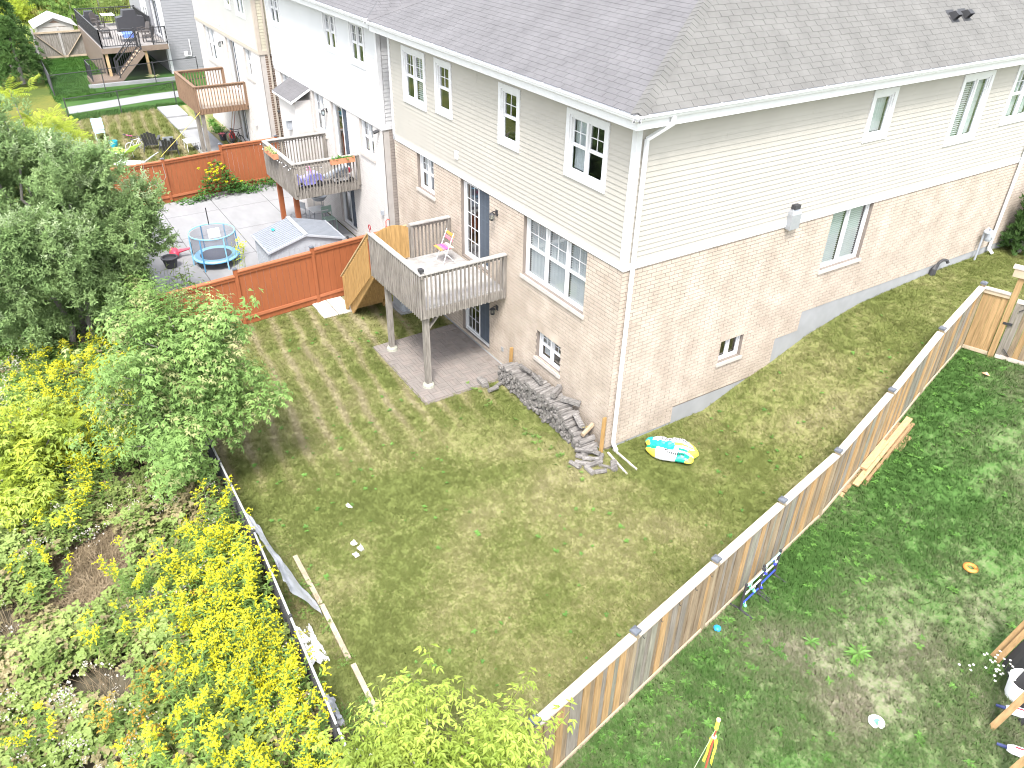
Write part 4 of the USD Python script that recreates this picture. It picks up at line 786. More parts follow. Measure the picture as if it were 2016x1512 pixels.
lf = MB(); 
for k in range(7): a = k * .9; lf.add([(-.43, -.33, .56), (-.43 + .06 * math.cos(a - .3), -.33 + .06 * math.sin(a - .3), .60), (-.43 + .1 * math.cos(a), -.33 + .1 * math.sin(a), .58)], [[0, 1, 2]])
single('yellow_leaf', lf, plain('leaf_yellow', (0.55, 0.42, 0.02), .6), 'bright yellow leaf lying on the low end of the firewood stack', 'leaf')
for a, b in (((.12, .17, .05), (.98, .18, .02)), ((.16, -.02, .05), (.98, -.12, .02))):
    single('wood_strip', MB().bar(a, b, .045, .04), mat('peeling_white_wood', (0.40, 0.37, 0.32), 0.8, var=.25, scale=12), 'peeling whitish strip of wood on the grass below the corner downpipe', 'wood strip', 'whitish wood strips at the downpipe')
single('wood_strip', MB().bar((.4, -.47, .03), (.75, -.2, .03), .07, .05), BARK, 'short grey piece of wood on the bare soil beyond the fallen logs', 'wood strip')
# ---------------------------------------------------------------- the crumpled sack
nu, nv = 60, 36; U, V_ = np.meshgrid(np.linspace(-1, 1, nu), np.linspace(-1, 1, nv), indexing='ij')
def sack(side):
    e = (1 - np.abs(U) ** 3.2) ** .5 * (1 - np.abs(V_) ** 2.6) ** .5; wr = meshkit.fbm(np.stack([U * 3.2, V_ * 2.6, np.full_like(U, side)], -1), 4, 5); wr2 = np.abs(meshkit.fbm(np.stack([U * 5 + V_ * 2, V_ * 4 - U, np.full_like(U, 3.)], -1), 3, 8) - .5)
    h = .13 + e * (.17 if side > 0 else -.125) + (wr - .5) * .12 * e - wr2 * .12 * e * (side > 0)
    dent = np.exp(-(((U + .25) / .35) ** 2 + ((V_ + .15) / .25) ** 2)) * .10 * (side > 0); x = U * .62 * np.sqrt(1 - .36 * V_ * V_) * (1 + .06 * np.sin(V_ * 5)); y = V_ * .43 * np.sqrt(1 - .42 * U * U) * (1 - .10 * np.clip(-U, 0, 1)) + .035 * np.sin(U * 4)
    return np.stack([x, y, np.maximum(h - dent, .004)], -1)
T = Thing('soil_bag', 'crumpled white, teal and yellow plastic soil bag lying on the grass', 'bag', (.92, 1.27, 0), .62, local=True)
SACKM = {'white_print': plain('bag_white', (0.55, 0.55, 0.55), .35), 'teal_print': plain('bag_teal', (0.01, 0.27, 0.25), .35), 'dark_teal_print': plain('bag_green', (0.0, 0.22, 0.16), .35), 'yellow_print': plain('bag_yellow', (0.55, 0.46, 0.06), .35)}
top, bot = sack(1), sack(-1); Fq = {k: MB() for k in SACKM}
tri = {k: [[], []] for k in SACKM}; TV = np.vstack([top.reshape(-1, 3), bot.reshape(-1, 3)])
for i in range(nu - 1):
    for j in range(nv - 1):
        u, v_ = (U[i, j] + U[i + 1, j + 1]) / 2, (V_[i, j] + V_[i + 1, j + 1]) / 2; wv = .12 * math.sin(u * 5)
        if u > .76 + .08 * math.sin(v_ * 7): c = 'yellow_print'
        elif u > .1 and .06 < v_ + wv < .30: c = 'yellow_print'
        elif v_ + wv > .22: c = 'white_print' if u > -.72 else 'teal_print'
        elif -.38 < v_ + wv <= .22 and u < .12: c = 'teal_print' if (u > -.86) else 'yellow_print'
        elif u > .32 and v_ < -.25: c = 'dark_teal_print'
        elif u < -.55: c = 'dark_teal_print' if v_ > -.7 else 'yellow_print'
        else: c = 'white_print'
        a = i * nv + j; tri[c][0] += [[a, a + nv, a + nv + 1], [a, a + nv + 1, a + 1]]; b = a + nu * nv; tri['white_print' if c == 'white_print' else c][0] += [[b, b + nv + 1, b + nv], [b, b + 1, b + nv + 1]]
nsm = meshkit.arrays((TV, np.vstack([np.array(t[0]) for t in tri.values()])), True)[2]
for k, (t, _) in tri.items():
    ids, inv = np.unique(np.array(t).ravel(), return_inverse=True); path = T.path + '/' + k; put_mesh(path, TV[ids], inv.reshape(-1, 3), SACKM[k], nsm[ids])
def on_sack(mesh, u, v_, s, rot):
    V = np.array(mesh.vertices); c, q = math.cos(rot), math.sin(rot); P = np.c_[V[:, 0] * c - V[:, 1] * q, V[:, 0] * q + V[:, 1] * c]; uu, vv = np.clip(u + P[:, 0] / .58, -.98, .98), np.clip(v_ + P[:, 1] / .37, -.98, .98)
    i = np.clip(((uu + 1) / 2 * (nu - 1)).astype(int), 0, nu - 2); j = np.clip(((vv + 1) / 2 * (nv - 1)).astype(int), 0, nv - 2); fu, fv = (uu + 1) / 2 * (nu - 1) - i, (vv + 1) / 2 * (nv - 1) - j
    p = top[i, j] * ((1 - fu) * (1 - fv))[:, None] + top[i + 1, j] * (fu * (1 - fv))[:, None] + top[i, j + 1] * ((1 - fu) * fv)[:, None] + top[i + 1, j + 1] * (fu * fv)[:, None]
    p[:, 2] += .006 + V[:, 2]; return MB().add(p, mesh.faces)
INK = plain('bag_ink', (0.02, 0.02, 0.025), .5)
tm_ = meshkit.text_mesh('B', .09, .002, True); T.part('printed_letter', on_sack(tm_.subdivide(), -.22, -.62, 1, .0), INK)
mk = MB(); rk = np.random.default_rng(3)
for r_ in range(3):
    x = -.30 + .06 * r_
    while x < .38 - .05 * r_: w = rk.uniform(.02, .05); mk.tm(trimesh.creation.box((w, .022, .002), trimesh.transformations.translation_matrix((x, .045 - r_ * .045, 0)))); x += w + .016
mv, mf = mk.arrays(); T.part('small_print', on_sack(trimesh.Trimesh(mv, mf, process=False).subdivide(), -.02, .52, 1, .0), INK)
mk = MB()
for x in np.arange(-.02, .34, .045): mk.tm(trimesh.creation.box((.03, .045, .002), trimesh.transformations.translation_matrix((x, 0, 0))))
mv, mf = mk.arrays(); T.part('small_print', on_sack(trimesh.Trimesh(mv, mf, process=False).subdivide(), -.02, -.68, 1, .0), INK)
T.part('small_print', on_sack(trimesh.Trimesh(mv, mf, process=False).subdivide(), .36, -.5, .7, .05), SACKM['white_print'])
# ---------------------------------------------------------------- things on the lawn by the chain-link fence
PLK = mat('edging_plank_wood', (0.29, 0.24, 0.165), .85, var=.22, scale=4, col2=(.36, .30, .22))
for a, b in (((-.47, -7.43), (.95, -7.44)), ((.98, -7.43), (2.35, -7.47)), ((2.5, -7.45), (4.6, -7.52))): single('edging_plank', MB().bar((a[0], a[1], .03), (b[0], b[1], .03), .09, .06), PLK, {-.47: 'pale edging plank on the lawn, the end nearest the torn grey plastic sheet', .98: 'middle edging plank, half overgrown by grass', 2.5: 'edging plank ending among the leaves of the nearest sapling'}[a[0]], 'plank')
PLAS = mat('grey_plastic_film', (0.33, 0.34, 0.37), 0.3, var=.12, scale=5); WPL = mat('white_plastic_film', (0.72, 0.72, 0.72), 0.35, var=.1, scale=8)
def cloth(P00, P10, P11, P01, n, m_, amp, seed, fr=4.0):
    u, v_ = np.meshgrid(np.linspace(0, 1, n), np.linspace(0, 1, m_), indexing='ij'); P = [np.asarray(q, float) for q in (P00, P10, P11, P01)]
    p = ((1 - u) * (1 - v_))[..., None] * P[0] + (u * (1 - v_))[..., None] * P[1] + (u * v_)[..., None] * P[2] + ((1 - u) * v_)[..., None] * P[3]; nrm = unit(np.cross(P[1] - P[0], P[3] - P[0]))
    p = p + ((meshkit.fbm(np.stack([u * fr, v_ * fr, np.zeros_like(u)], -1), 3, seed) - .5) * amp)[..., None] * nrm * 2; i, j = np.meshgrid(np.arange(n - 1), np.arange(m_ - 1), indexing='ij'); a = (i * m_ + j).ravel()
    return MB().add(p.reshape(-1, 3), np.vstack([np.c_[a, a + m_, a + m_ + 1], np.c_[a, a + m_ + 1, a + 1]]))
single('plastic_sheet', cloth((-1.2, -8.03, 1.03), (1.0, -8.04, 1.03), (1.25, -7.45, .06), (-.5, -7.85, .45), 26, 14, .10, 4), PLAS, 'torn grey translucent plastic sheet hanging over the chain-link fence', 'plastic sheet', smooth=True)
single('plastic_scrap', cloth((1.25, -8.1, .05), (2.15, -8.12, .08), (2.2, -7.75, .03), (1.3, -7.8, .03), 26, 16, .16, 6, 7), WPL, 'crumpled white plastic lying along the foot of the chain-link fence', 'plastic scrap', smooth=40)
single('plastic_scrap', cloth((2.95, -8.2, .45), (3.4, -8.2, .45), (3.5, -8.0, .05), (3.0, -8.0, .05), 14, 12, .10, 9, 5), PLAS, 'small grey plastic scrap caught low on the chain-link fence', 'plastic scrap', smooth=40)
single('white_board', MB().bar((4.0, -8.05, .05), (4.35, -7.75, .05), .07, .04), WPL, 'short white strip on the ground at the end of the chain-link fence', 'board')
for i, (x, y) in enumerate(((-.25, -6.36), (-.05, -6.3), (.08, -6.45))): single('paper_scrap', cloth((x, y, .05), (x + .13, y + .03, .06), (x + .12, y + .12, .05), (x, y + .1, .06), 6, 6, .06, i, 5), WPL, 'small white scrap lying on the lawn near the edging plank', 'scrap', 'white scraps on the lawn')
single('paper_scrap', cloth((-1.35, -6.0, .05), (-1.2, -5.98, .06), (-1.2, -5.9, .05), (-1.35, -5.92, .05), 6, 6, .05, 8, 5), WPL, 'lone white scrap on the lawn furthest from the edging plank', 'scrap')
# ---------------------------------------------------------------- the right-hand yard
def lumber(label, a, b, w, h, m): single('lumber_board', MB().bar(a, b, w, h), m, label, 'board')
LUM = [mat('lumber_tan', (0.32, 0.20, 0.10), .75, var=.14, scale=4, col2=(.37, .25, .13), stretch=(6, 2, 6)), mat('lumber_brown', (0.22, 0.14, 0.07), .75, var=.16, scale=4, stretch=(6, 2, 6))]
lp = lambda t, s, h: tuple(np.array([4.23, 3.45, 0]) + unit(np.array([-.42, 2.2, .72])) * t + np.array([.98, .19, 0]) * s + np.array([0, 0, h]) + np.array([0, 0, .06]))
for (lab, t0, t1, s, h, w, th, m) in (('widest tan board lying on the grass, outermost of the lumber stack', .05, 2.35, .14, .0, .24, .04, 0), ('tan board lying flat against the fence at the bottom of the lumber stack', .0, 2.4, -.12, .0, .22, .04, 0), ('brown board, second layer of the lumber stack nearest the fence', .1, 2.55, -.17, .045, .14, .05, 1), ('narrow brown board, second layer on the outer side of the lumber stack', .5, 2.7, .08, .045, .12, .05, 1),
        ('long tan board, third layer with its end overhanging the far side', .35, 2.75, -.03, .1, .14, .05, 0), ('thin brown strip lying beside the long top board of the lumber stack', .6, 2.5, .1, .1, .05, .05, 1), ('short tan box beam with a dark hollow end on top of the lumber stack', .78, 1.75, -.1, .17, .15, .09, 0)):
    lumber(lab, lp(t0, s, h), lp(t1, s, h), w, th, LUM[m])
gz_ = lambda x, y: float(ground(x, y))
c = (6.9, 3.7, gz_(6.9, 3.7) + .035); single('throwing_ring', MB().lathe([(.055, .0), (.07, .022), (.105, .03), (.135, .012), (.14, -.01), (.13, -.012), (.1, .012), (.07, .008), (.055, 0)], c, 24), plain('ring_orange', (0.60, 0.19, 0.04), .45), 'orange plastic ring lying on the patchy green lawn', 'ring', smooth=40)
o = Thing('paper_disc', 'white paper disc with green print lying on the green lawn', 'disc', (7.99, -.68, .05)); q = Polygon([(.13 * math.cos(a) * (1 - .35 * math.exp(-((a - 5.6) / .22) ** 2)), .13 * math.sin(a) * (1 - .35 * math.exp(-((a - 5.6) / .22) ** 2))) for a in np.linspace(0, 6.283, 40)[:-1]]); o.part('disc', MB().prism(q, .045, .055, lambda v: v + [7.99, -.68, 0]), plain('paper_white', (0.75, 0.79, 0.78), .5)); o.part('print', MB().prism(Polygon([(-.05, -.02), (.04, -.06), (.05, -.02), (0, .03), (.03, .06), (-.03, .07)]), .056, .058, lambda v: v + [7.99, -.68, 0]), plain('print_green', (0.12, 0.42, 0.33), .5))
single('blue_ball', MB().ball((5.26, -1.54, .06), .07, 2, (1, 1, .7)), plain('toy_blue', (0.02, 0.28, 0.62), .4), 'small bright blue toy on the grass below the fence', 'toy', smooth=True)
single('fallen_leaf', MB().add([(3.85, 8.4, 1.56), (3.98, 8.33, 1.60), (4.05, 8.42, 1.57), (3.93, 8.5, 1.59), (3.94, 8.41, 1.63)], [[0, 1, 4], [1, 2, 4], [2, 3, 4], [3, 0, 4]]), plain('leaf_pinkish', (0.62, 0.30, 0.20), .7), 'pinkish curled leaf on the dark grass in front of the garden gate', 'leaf')
# ladder toss game: two frames
LB_ = plain('toss_teal', (0.38, 0.72, 0.68), .4); LW_ = plain('toss_white', (0.74, 0.74, 0.73), .4); LU_ = plain('toss_blue', (0.03, 0.06, 0.48), .4); GB = plain('bola_green', (0.16, 0.62, 0.32), .5); BB = plain('bola_blue', (0.03, 0.04, 0.42), .5)
def ladder(p, q, label, balls, bm):
    T = Thing('ladder_game', label, 'garden game', (p[0], p[1], 0)); p, q = np.r_[p, 0.0], np.r_[q, 0.0]; d = unit(q - p); n_ = np.array([d[1], -d[0], 0])
    for e in (p, q):
        T.part('upright', MB().tube([e + up * .06, e + up * .70], .024, 8), BLACKP); T.part('cap', MB().tube([e + up * .70, e + up * .73], .03, 8), BLACKP); T.part('foot', MB().tube([e - n_ * .27 + up * .03, e + up * .07, e + n_ * .27 + up * .03], .022, 6), BLACKP)
    for z, m in ((.66, LB_), (.44, LW_), (.2, LU_)): T.part('rung', MB().tube([p + up * z, q + up * z], .016, 8), m)
    for t, z, l in balls:
        c = p + (q - p) * t + up * z; T.part('string', MB().tube([c + n_ * .02, c + n_ * .025 - up * l], .004, 4), LW_); T.part('bola', MB().ball(c + n_ * .025 - up * (l + .025), .032, 1), bm); T.part('bola', MB().ball(c - n_ * .03 - up * (l * .6 + .02), .032, 1), bm)
ladder((5.17, -.86), (5.06, -.28), 'nearer black ladder toss frame with green balls standing against the fence', ((.3, .66, .12), (.6, .44, .1), (.2, .2, .08)), GB)
ladder((5.02, -.22), (4.90, .36), 'farther black ladder toss frame with blue balls standing against the fence', ((.15, .66, .16), (.7, .66, .14), (.1, .2, .06)), BB)
# marker pole close to the camera
P0 = np.array([7.18, -3.76, 0]); T = Thing('marker_pole', 'rust-red pole with a yellow sleeve and ribbon standing in the green lawn', 'pole', tuple(P0)); RUST = plain('pole_rust', (0.30, 0.07, 0.04), .6); YEL = plain('pole_yellow', (0.80, 0.72, 0.08), .5)
T.part('shaft', MB().tube([P0, P0 + up * 1.33], .016, 8), RUST); T.part('sleeve', MB().tube([P0 + up * 1.31, P0 + up * 1.5], .028, 10), YEL); T.part('pole_tip', MB().tube([P0 + up * 1.5, P0 + up * 1.53], .03, 10), plain('pole_pink', (0.72, 0.40, 0.30), .5)); T.part('clip', MB().tube([P0 + up * 1.1, P0 + up * 1.13], .035, 8), plain('pole_cream', (0.76, 0.70, 0.45), .5))
for s in (-1, 1): T.part('ribbon', cloth(P0 + [.03 * s - .012, .02 * s, 1.1], P0 + [.03 * s + .03, .02 * s, 1.1], P0 + [.045 * s + .03, .03 * s, .45], P0 + [.045 * s - .02, .03 * s, .45], 4, 8, .03, 5 + s, 3), YEL)
T.part('guy_string', MB().tube([P0 + up * 1.32, P0 + [.25, -.95, .45], P0 + [.42, -1.7, 0]], .003, 4), plain('string_green', (0.45, 0.6, 0.35), .6))
# timber frame at the right edge with a black sheet, and white plastic toys under it
TF = mat('timber_frame_wood', (0.25, 0.155, 0.065), .75, var=.18, scale=3, col2=(.30, .19, .09), stretch=(5, 5, .8))
T = Thing('timber_frame', 'leaning tan timber posts with a black sheet at the right edge of the green lawn', 'timber frame', (8.3, 2.3, 0))
for a, b, w in (((8.27, 2.27, 0), (8.55, 2.75, 1.9), .10), ((8.36, 2.2, 0), (8.64, 2.7, 1.9), .09), ((9.04, .88, 0), (9.35, 1.45, 2.1), .10), ((9.62, .20, 0), (9.95, .8, 2.2), .10)): T.part('post', MB().bar(a, b, w, w * .9, up=(0, 1, 0)), TF)
T.part('black_sheet', cloth((8.42, 2.2, .02), (9.3, 1.3, .02), (9.6, 1.9, 1.6), (8.66, 2.66, 1.75), 10, 8, .05, 3), BLACKP)
def toy_gun(label, c, a): 
    T = Thing('water_toy', label, 'toy', (c[0], c[1], c[2])); d = np.array([math.cos(a), math.sin(a), .12]); d = unit(d); W_ = plain('toy_white', (0.74, 0.74, 0.76), .35); R_ = plain('toy_red', (0.6, 0.03, 0.05), .35); N_ = plain('toy_navy', (0.03, 0.04, 0.12), .4); c = np.array(c) + up * .1
    T.part('body', MB().tube([c, c + d * .08, c + d * .3, c + d * .36], [.05, .075, .08, .04], 10), W_); T.part('nozzle', MB().tube([c - d * .14, c], [.022, .03], 8), N_); T.part('stripe', MB().tube([c + d * .1 + up * .06, c + d * .32 + up * .065], .022, 6), R_); T.part('handle', MB().bar(c + d * .24, c + d * .27 - up * .1, .05, .06), W_)
toy_gun('white and red plastic toy on the grass behind the middle timber post', (8.98, 1.33, 0), .5); toy_gun('white and red plastic toy lying lowest at the right edge of the lawn', (9.38, .66, 0), .45)
T = Thing('white_tub', 'white plastic tub leaning against the black sheet at the right edge', 'tub', (8.92, 1.75, 0)); T.part('shell', MB().lathe([(0, 0), (.2, .02), (.24, .4), (.26, .42), (.24, .43), (.2, .06), (0, .05)], (8.95, 1.78, .02), 16), plain('tub_white', (0.72, 0.72, 0.72), .4))
# ---------------------------------------------------------------- foliage pieces
def leaf_mat(name, col, col2, trans=.35, var=.18, obj=.16, island=.22, scale=1.2): return mat(name, col, .55, var=var, scale=scale, col2=col2, island=island, obj=obj, trans=trans, spec=.25)
LF_BOX = leaf_mat('box_elder_leaf', (0.145, 0.265, 0.062), (0.25, 0.38, 0.11)); LF_BOXT = leaf_mat('box_elder_tip_leaf', (0.27, 0.33, 0.11), (0.40, 0.42, 0.19)); LF_WIL = leaf_mat('silvery_leaf', (0.155, 0.26, 0.085), (0.29, 0.40, 0.16)); LF_LIME = leaf_mat('lime_leaf', (0.25, 0.36, 0.045), (0.42, 0.50, 0.10)); LF_WILT = leaf_mat('silvery_tip_leaf', (0.29, 0.39, 0.18), (0.42, 0.51, 0.29))
LF_SUM = leaf_mat('yellow_green_frond', (0.25, 0.36, 0.035), (0.44, 0.50, 0.06)); LF_DARK = leaf_mat('dark_weed_leaf', (0.105, 0.195, 0.04), (0.21, 0.32, 0.07)); LF_BRAM = leaf_mat('bramble_leaf', (0.19, 0.29, 0.065), (0.34, 0.42, 0.13)); LF_BRAM2 = leaf_mat('bramble_faded_leaf', (0.27, 0.24, 0.11), (0.37, 0.31, 0.17))
LF_GR = leaf_mat('goldenrod_leaf', (0.12, 0.23, 0.05), (0.23, 0.35, 0.08)); FL_GR = leaf_mat('goldenrod_flower', (0.52, 0.48, 0.008), (0.70, 0.69, 0.04), .25, .12, .15, .25); FL_OLD = leaf_mat('goldenrod_faded_flower', (0.36, 0.22, 0.02), (0.50, 0.33, 0.05), .2)
LF_CED = leaf_mat('cedar_scale_leaf', (0.045, 0.105, 0.025), (0.095, 0.17, 0.045)); LF_HOSTA = leaf_mat('hosta_leaf', (0.30, 0.36, 0.12), (0.55, 0.56, 0.32)); LF_WEED = leaf_mat('lawn_weed_leaf', (0.10, 0.25, 0.045), (0.17, 0.34, 0.07)); LF_VINE = leaf_mat('vine_leaf', (0.05, 0.15, 0.03), (0.10, 0.24, 0.05))
SEED = leaf_mat('white_seed_head', (0.42, 0.39, 0.33), (0.55, 0.51, 0.45), .2); DRYW = leaf_mat('dry_stalk', (0.20, 0.15, 0.09), (0.34, 0.265, 0.17), .1)
BARKM = mat('grey_bark', (0.20, 0.185, 0.165), .9, var=.25, scale=6, stretch=(3, 3, .6)); BARKP = mat('pale_twig', (0.24, 0.225, 0.20), .9, var=.15, scale=6); STEM = plain('green_stem', (0.13, 0.20, 0.06), .7)
def leaf(mb, base, d, L, w, nrm, fold=.25, droop=0.0):
    d = unit(d); nrm = np.asarray(nrm, float); s = unit(np.cross(d, nrm)); n_ = np.cross(s, d); base = np.asarray(base, float); m = base + d * L * .45 - n_ * L * droop * .2
    mb.add([base, m + s * w * .5 + n_ * w * fold, base + d * L - n_ * L * droop, m - s * w * .5 + n_ * w * fold], [[0, 1, 2], [0, 2, 3]])
def rnd_dir(r, zmin=-1): 
    while True:
        v = r.normal(size=3); v /= np.linalg.norm(v)
        if v[2] >= zmin: return v
def spray_lance(seed, n=22, L=.42, l=.075, w=.022):  # slim silvery leaves round an upright twig
    r = np.random.default_rng(seed); mb = MB(); mb.tube([(0, 0, 0), (.02, 0, L * .5), (0, .02, L)], [.005, .004, .002], 3, cap=False)
    for i in range(n): t = .12 + .88 * i / n; a = i * 2.4 + r.uniform(-.3, .3); el = .5 + .5 * t; d = np.array([math.cos(a) * (1.15 - .5 * t), math.sin(a) * (1.15 - .5 * t), el * r.uniform(.4, 1.1)]); leaf(mb, (0, 0, L * t), d, l * r.uniform(.7, 1.2) * (1.15 - .4 * t), w * r.uniform(.8, 1.2), (0, 0, 1), .2, .15)
    return mb
def spray_bushy(seed, L=.40, nt=6, nl=11, l=.075, w=.028):  # a leafy clump of forked twigs
    r = np.random.default_rng(seed); mb = MB()
    for k in range(nt):
        a = k * 2.4 + r.uniform(-.5, .5); sp = r.uniform(.25, 1.0) if k else .1; d = unit([math.cos(a) * sp, math.sin(a) * sp, 1.0]); o = np.array([0, 0, L * .25 * r.uniform(0, 1)]); Lk = L * r.uniform(.6, 1.05); e = o + d * Lk; mb.tube([o, e], [.004, .002], 3, cap=False)
        for i in range(nl): t = .15 + .85 * i / (nl - 1); g = i * 2.4 + r.uniform(-.6, .6); q = unit(np.array([math.cos(g), math.sin(g), r.uniform(-.1, .9)]) + d * .5); leaf(mb, o + d * Lk * t, q, l * r.uniform(.6, 1.25), w * r.uniform(.75, 1.2), rnd_dir(r, .2), .15, .2)
    return mb
def spray_compound(seed, n=7, L=.38, l=.10, w=.045):  # drooping three- and five-part leaves along a twig
    r = np.random.default_rng(seed); mb = MB(); mb.tube([(0, 0, 0), (.03, 0, L * .5), (.05, 0, L)], [.006, .005, .003], 3, cap=False)
    for i in range(n):
        t = .2 + .8 * i / (n - 1); a = i * 2.6 + r.uniform(-.4, .4); o = np.array([.05 * t, 0, L * t]); d = unit([math.cos(a), math.sin(a), r.uniform(.1, .6)]); st = .10 * r.uniform(.7, 1.3); q = o + d * st; s = unit(np.cross(d, (0, 0, 1)))
        for (e, k) in ((d + [0, 0, -.45], 1.0), (d * .6 + s - [0, 0, .3], .85), (d * .6 - s - [0, 0, .3], .85)) + (((d * .1 + s - [0, 0, .3], .7), (d * .1 - s - [0, 0, .3], .7)) if i % 2 else ()): leaf(mb, q if k > .75 else o + d * st * .55, e, l * k * r.uniform(.8, 1.2), w * k * r.uniform(.8, 1.2), (0, 0, 1), .12, .25)
    return mb
def frond(seed, n=9, L=.55, l=.13, w=.032):  # long feathered frond
    r = np.random.default_rng(seed); mb = MB(); pts = [np.array([.0, 0, 0]) + np.array([L * t * .85, 0, L * (.55 * t - .5 * t * t)]) for t in np.linspace(0, 1, n + 1)]; mb.tube(pts, .004, 3, cap=False)
    for i in range(1, n + 1):
        k = math.sin(math.pi * (.12 + .8 * i / (n + 1))) ** .6
        for s in (-1, 1): leaf(mb, pts[i], np.array([.45, s * 1.0, -.22]), l * k * r.uniform(.9, 1.1), w, (0, 0, 1), .1, .25)
    leaf(mb, pts[-1], (1, 0, -.4), l * .7, w, (0, 0, 1)); return mb
def fronds(seed, n=7, **k):
    r = np.random.default_rng(seed); mb = MB()
    for i in range(n): v, f = frond(seed * 9 + i, **k).arrays(); a = i * 6.283 / n + r.uniform(-.3, .3); el = r.uniform(-.1, .7); R = rotm_((0, 0, 1), a) @ rotm_((0, 1, 0), -el); mb.add(v @ R.T, f)
    return mb
def rosette(seed, n=7, L=.10, w=.04, up_=.5):
    r = np.random.default_rng(seed); mb = MB()
    for i in range(n): a = i * 6.283 / n + r.uniform(-.4, .4); leaf(mb, (0, 0, .005), (math.cos(a), math.sin(a), up_ * r.uniform(.5, 1.3)), L * r.uniform(.7, 1.2), w * r.uniform(.8, 1.2), (0, 0, 1), .1, .3)
    return mb
def bramble(seed, n=11, R=.16, l=.075, w=.062):
    r = np.random.default_rng(seed); mb = MB()
    for i in range(n):
        c = np.array([r.uniform(-R, R), r.uniform(-R, R), r.uniform(0, .14)]); a = r.uniform(0, 6.28); d = np.array([math.cos(a), math.sin(a), r.uniform(-.1, .35)]); s = np.cross(unit(d), (0, 0, 1))
        for e, k in ((d, 1.), (d * .3 + s, .85), (d * .3 - s, .85)): leaf(mb, c, e, l * k * r.uniform(.8, 1.2), w * k, (0, 0, 1), .15, .2)
    return mb
def cedar_spray(seed, n=16):
    r = np.random.default_rng(seed); mb = MB()
    for i in range(n): a = r.uniform(0, 6.28); d = np.array([math.cos(a) * .7, math.sin(a) * .7, r.uniform(.2, 1.2)]); leaf(mb, r.normal(0, .03, 3), d, r.uniform(.16, .3), .06, rnd_dir(r), .1, .1)
    return mb
def limbs(T, base, top, r0, n, spread, seed, m=BARKM, zs=(.25, .95), name='trunk', droop=.0):
    """Trunk with forked limbs; returns limb points for the crown."""
    r = np.random.default_rng(seed); base, top = np.asarray(base, float), np.asarray(top, float); ax = top - base; mb = MB(); pts = []
    path = [base + ax * t + np.r_[r.normal(0, .03, 2), 0] * np.linalg.norm(ax) * (0 < t < 1) for t in np.linspace(0, 1, 7)]; mb.tube(path, np.linspace(r0, r0 * .15, 7), 8); T.part(name, mb, m)
    for i in range(n):
        t = zs[0] + (zs[1] - zs[0]) * (i + r.uniform(0, 1)) / n; o = base + ax * t; a = i * 2.4 + r.uniform(-.4, .4); Ls = spread * (1.05 - .65 * t) * r.uniform(.75, 1.15); e = o + np.array([math.cos(a), math.sin(a), .55 + .5 * t - droop]) * Ls; mid = (o + e) / 2 + np.array([0, 0, .10 * Ls])
        b = MB().tube([o, mid, e], [r0 * (.5 - .3 * t), r0 * .22, r0 * .06], 5); T.part('limb', b, m); pts += [(o * (1 - q) + e * q + (0, 0, .06 * Ls)) for q in np.linspace(.25, 1, 7)]
    return np.array(pts + [base + ax * q for q in np.linspace(.5, 1, 5)])
def crown(T, name, protos, pos, dirs, smin, smax, seed, idx=None):
    r = np.random.default_rng(seed); n = len(pos); p = T.path + '/' + unique(T.path, name); return instancer(p, protos, np.asarray(pos) - T.loc, quats_from(dirs, r.uniform(0, 6.28, n)), r.uniform(smin, smax, n), r.integers(0, len(protos), n) if idx is None else idx)
def shell_points(r, n, c, rad, inner=.45, lobes=(), squash_low=.0):
    """Points in an uneven, clumped crown: noise pushes the outline in and out; returns positions and outward directions."""
    P, Dn = [], []
    while len(P) < n:
        d = rnd_dir(r); q = float(meshkit.fbm(d[None] * 2.6 + np.asarray(c)[None] * .7, 3, 4)[0]); f = .66 + .62 * q; t = r.uniform(inner ** 3, 1) ** (1 / 3); p = np.asarray(c) + d * np.asarray(rad) * f * t
        if float(meshkit.noise(p[None] * 1.9, 6)[0]) < .26: continue
        if p[2] < .12: continue
        P.append(p); Dn.append(d)
    return np.array(P), np.array(Dn)
# ---------------------------------------------------------------- trees
def box_elder(label, base, h, R, n, seed, tip=.2, lean=(0, 0), name='sapling_tree', nl=14, tipmats=None):
    T = Thing(name, label, 'tree', tuple(base)); r = np.random.default_rng(seed); b = np.array(base, float); top = b + np.array([lean[0], lean[1], h]); L = limbs(T, b, top, .045 + .01 * h, nl, R, seed, BARKP, (.12, .92))
    P = []; Dn = []
    for _ in range(n):
        p = L[r.integers(len(L))] + r.normal(0, 1, 3) * np.array([.16, .16, .11]) * (R / 1.6 + .2); t = np.clip((p[2] - b[2]) / h, 0, 1); P.append(p); rad = p - (b + (top - b) * t); rad[2] = 0; Dn.append(unit(rad + 1e-3) * (1.0 - .5 * t) + np.array([0, 0, .55 + .9 * t]) + r.normal(0, .25, 3))
    P, Dn = np.array(P), np.array(Dn); ok = P[:, 2] > b[2] + .1; P, Dn = P[ok], Dn[ok]; t = (P[:, 2] - b[2]) / h; rr = np.hypot(P[:, 0] - b[0], P[:, 1] - b[1]) / R; young = r.uniform(size=len(P)) < tip * np.clip(t * .9 + rr * .6 - .3, .03, 1.3)
    crown(T, 'crown', [(spray_compound(seed + k), LF_BOX) for k in range(5)], P[~young], Dn[~young], .75, 1.2, seed); 
    if young.any(): crown(T, 'young_leaves', [(spray_compound(seed + 20 + k, n=6, L=.34), tipmats or LF_BOXT) for k in range(3)], P[young], Dn[young], .7, 1.1, seed + 1)
    return T
box_elder('large pale green leafy sapling leaning over the chain-link fence from the wild strip', (-3.7, -8.55, 0), 3.6, 1.75, 1500, 31, .3, (.05, .45), nl=26)
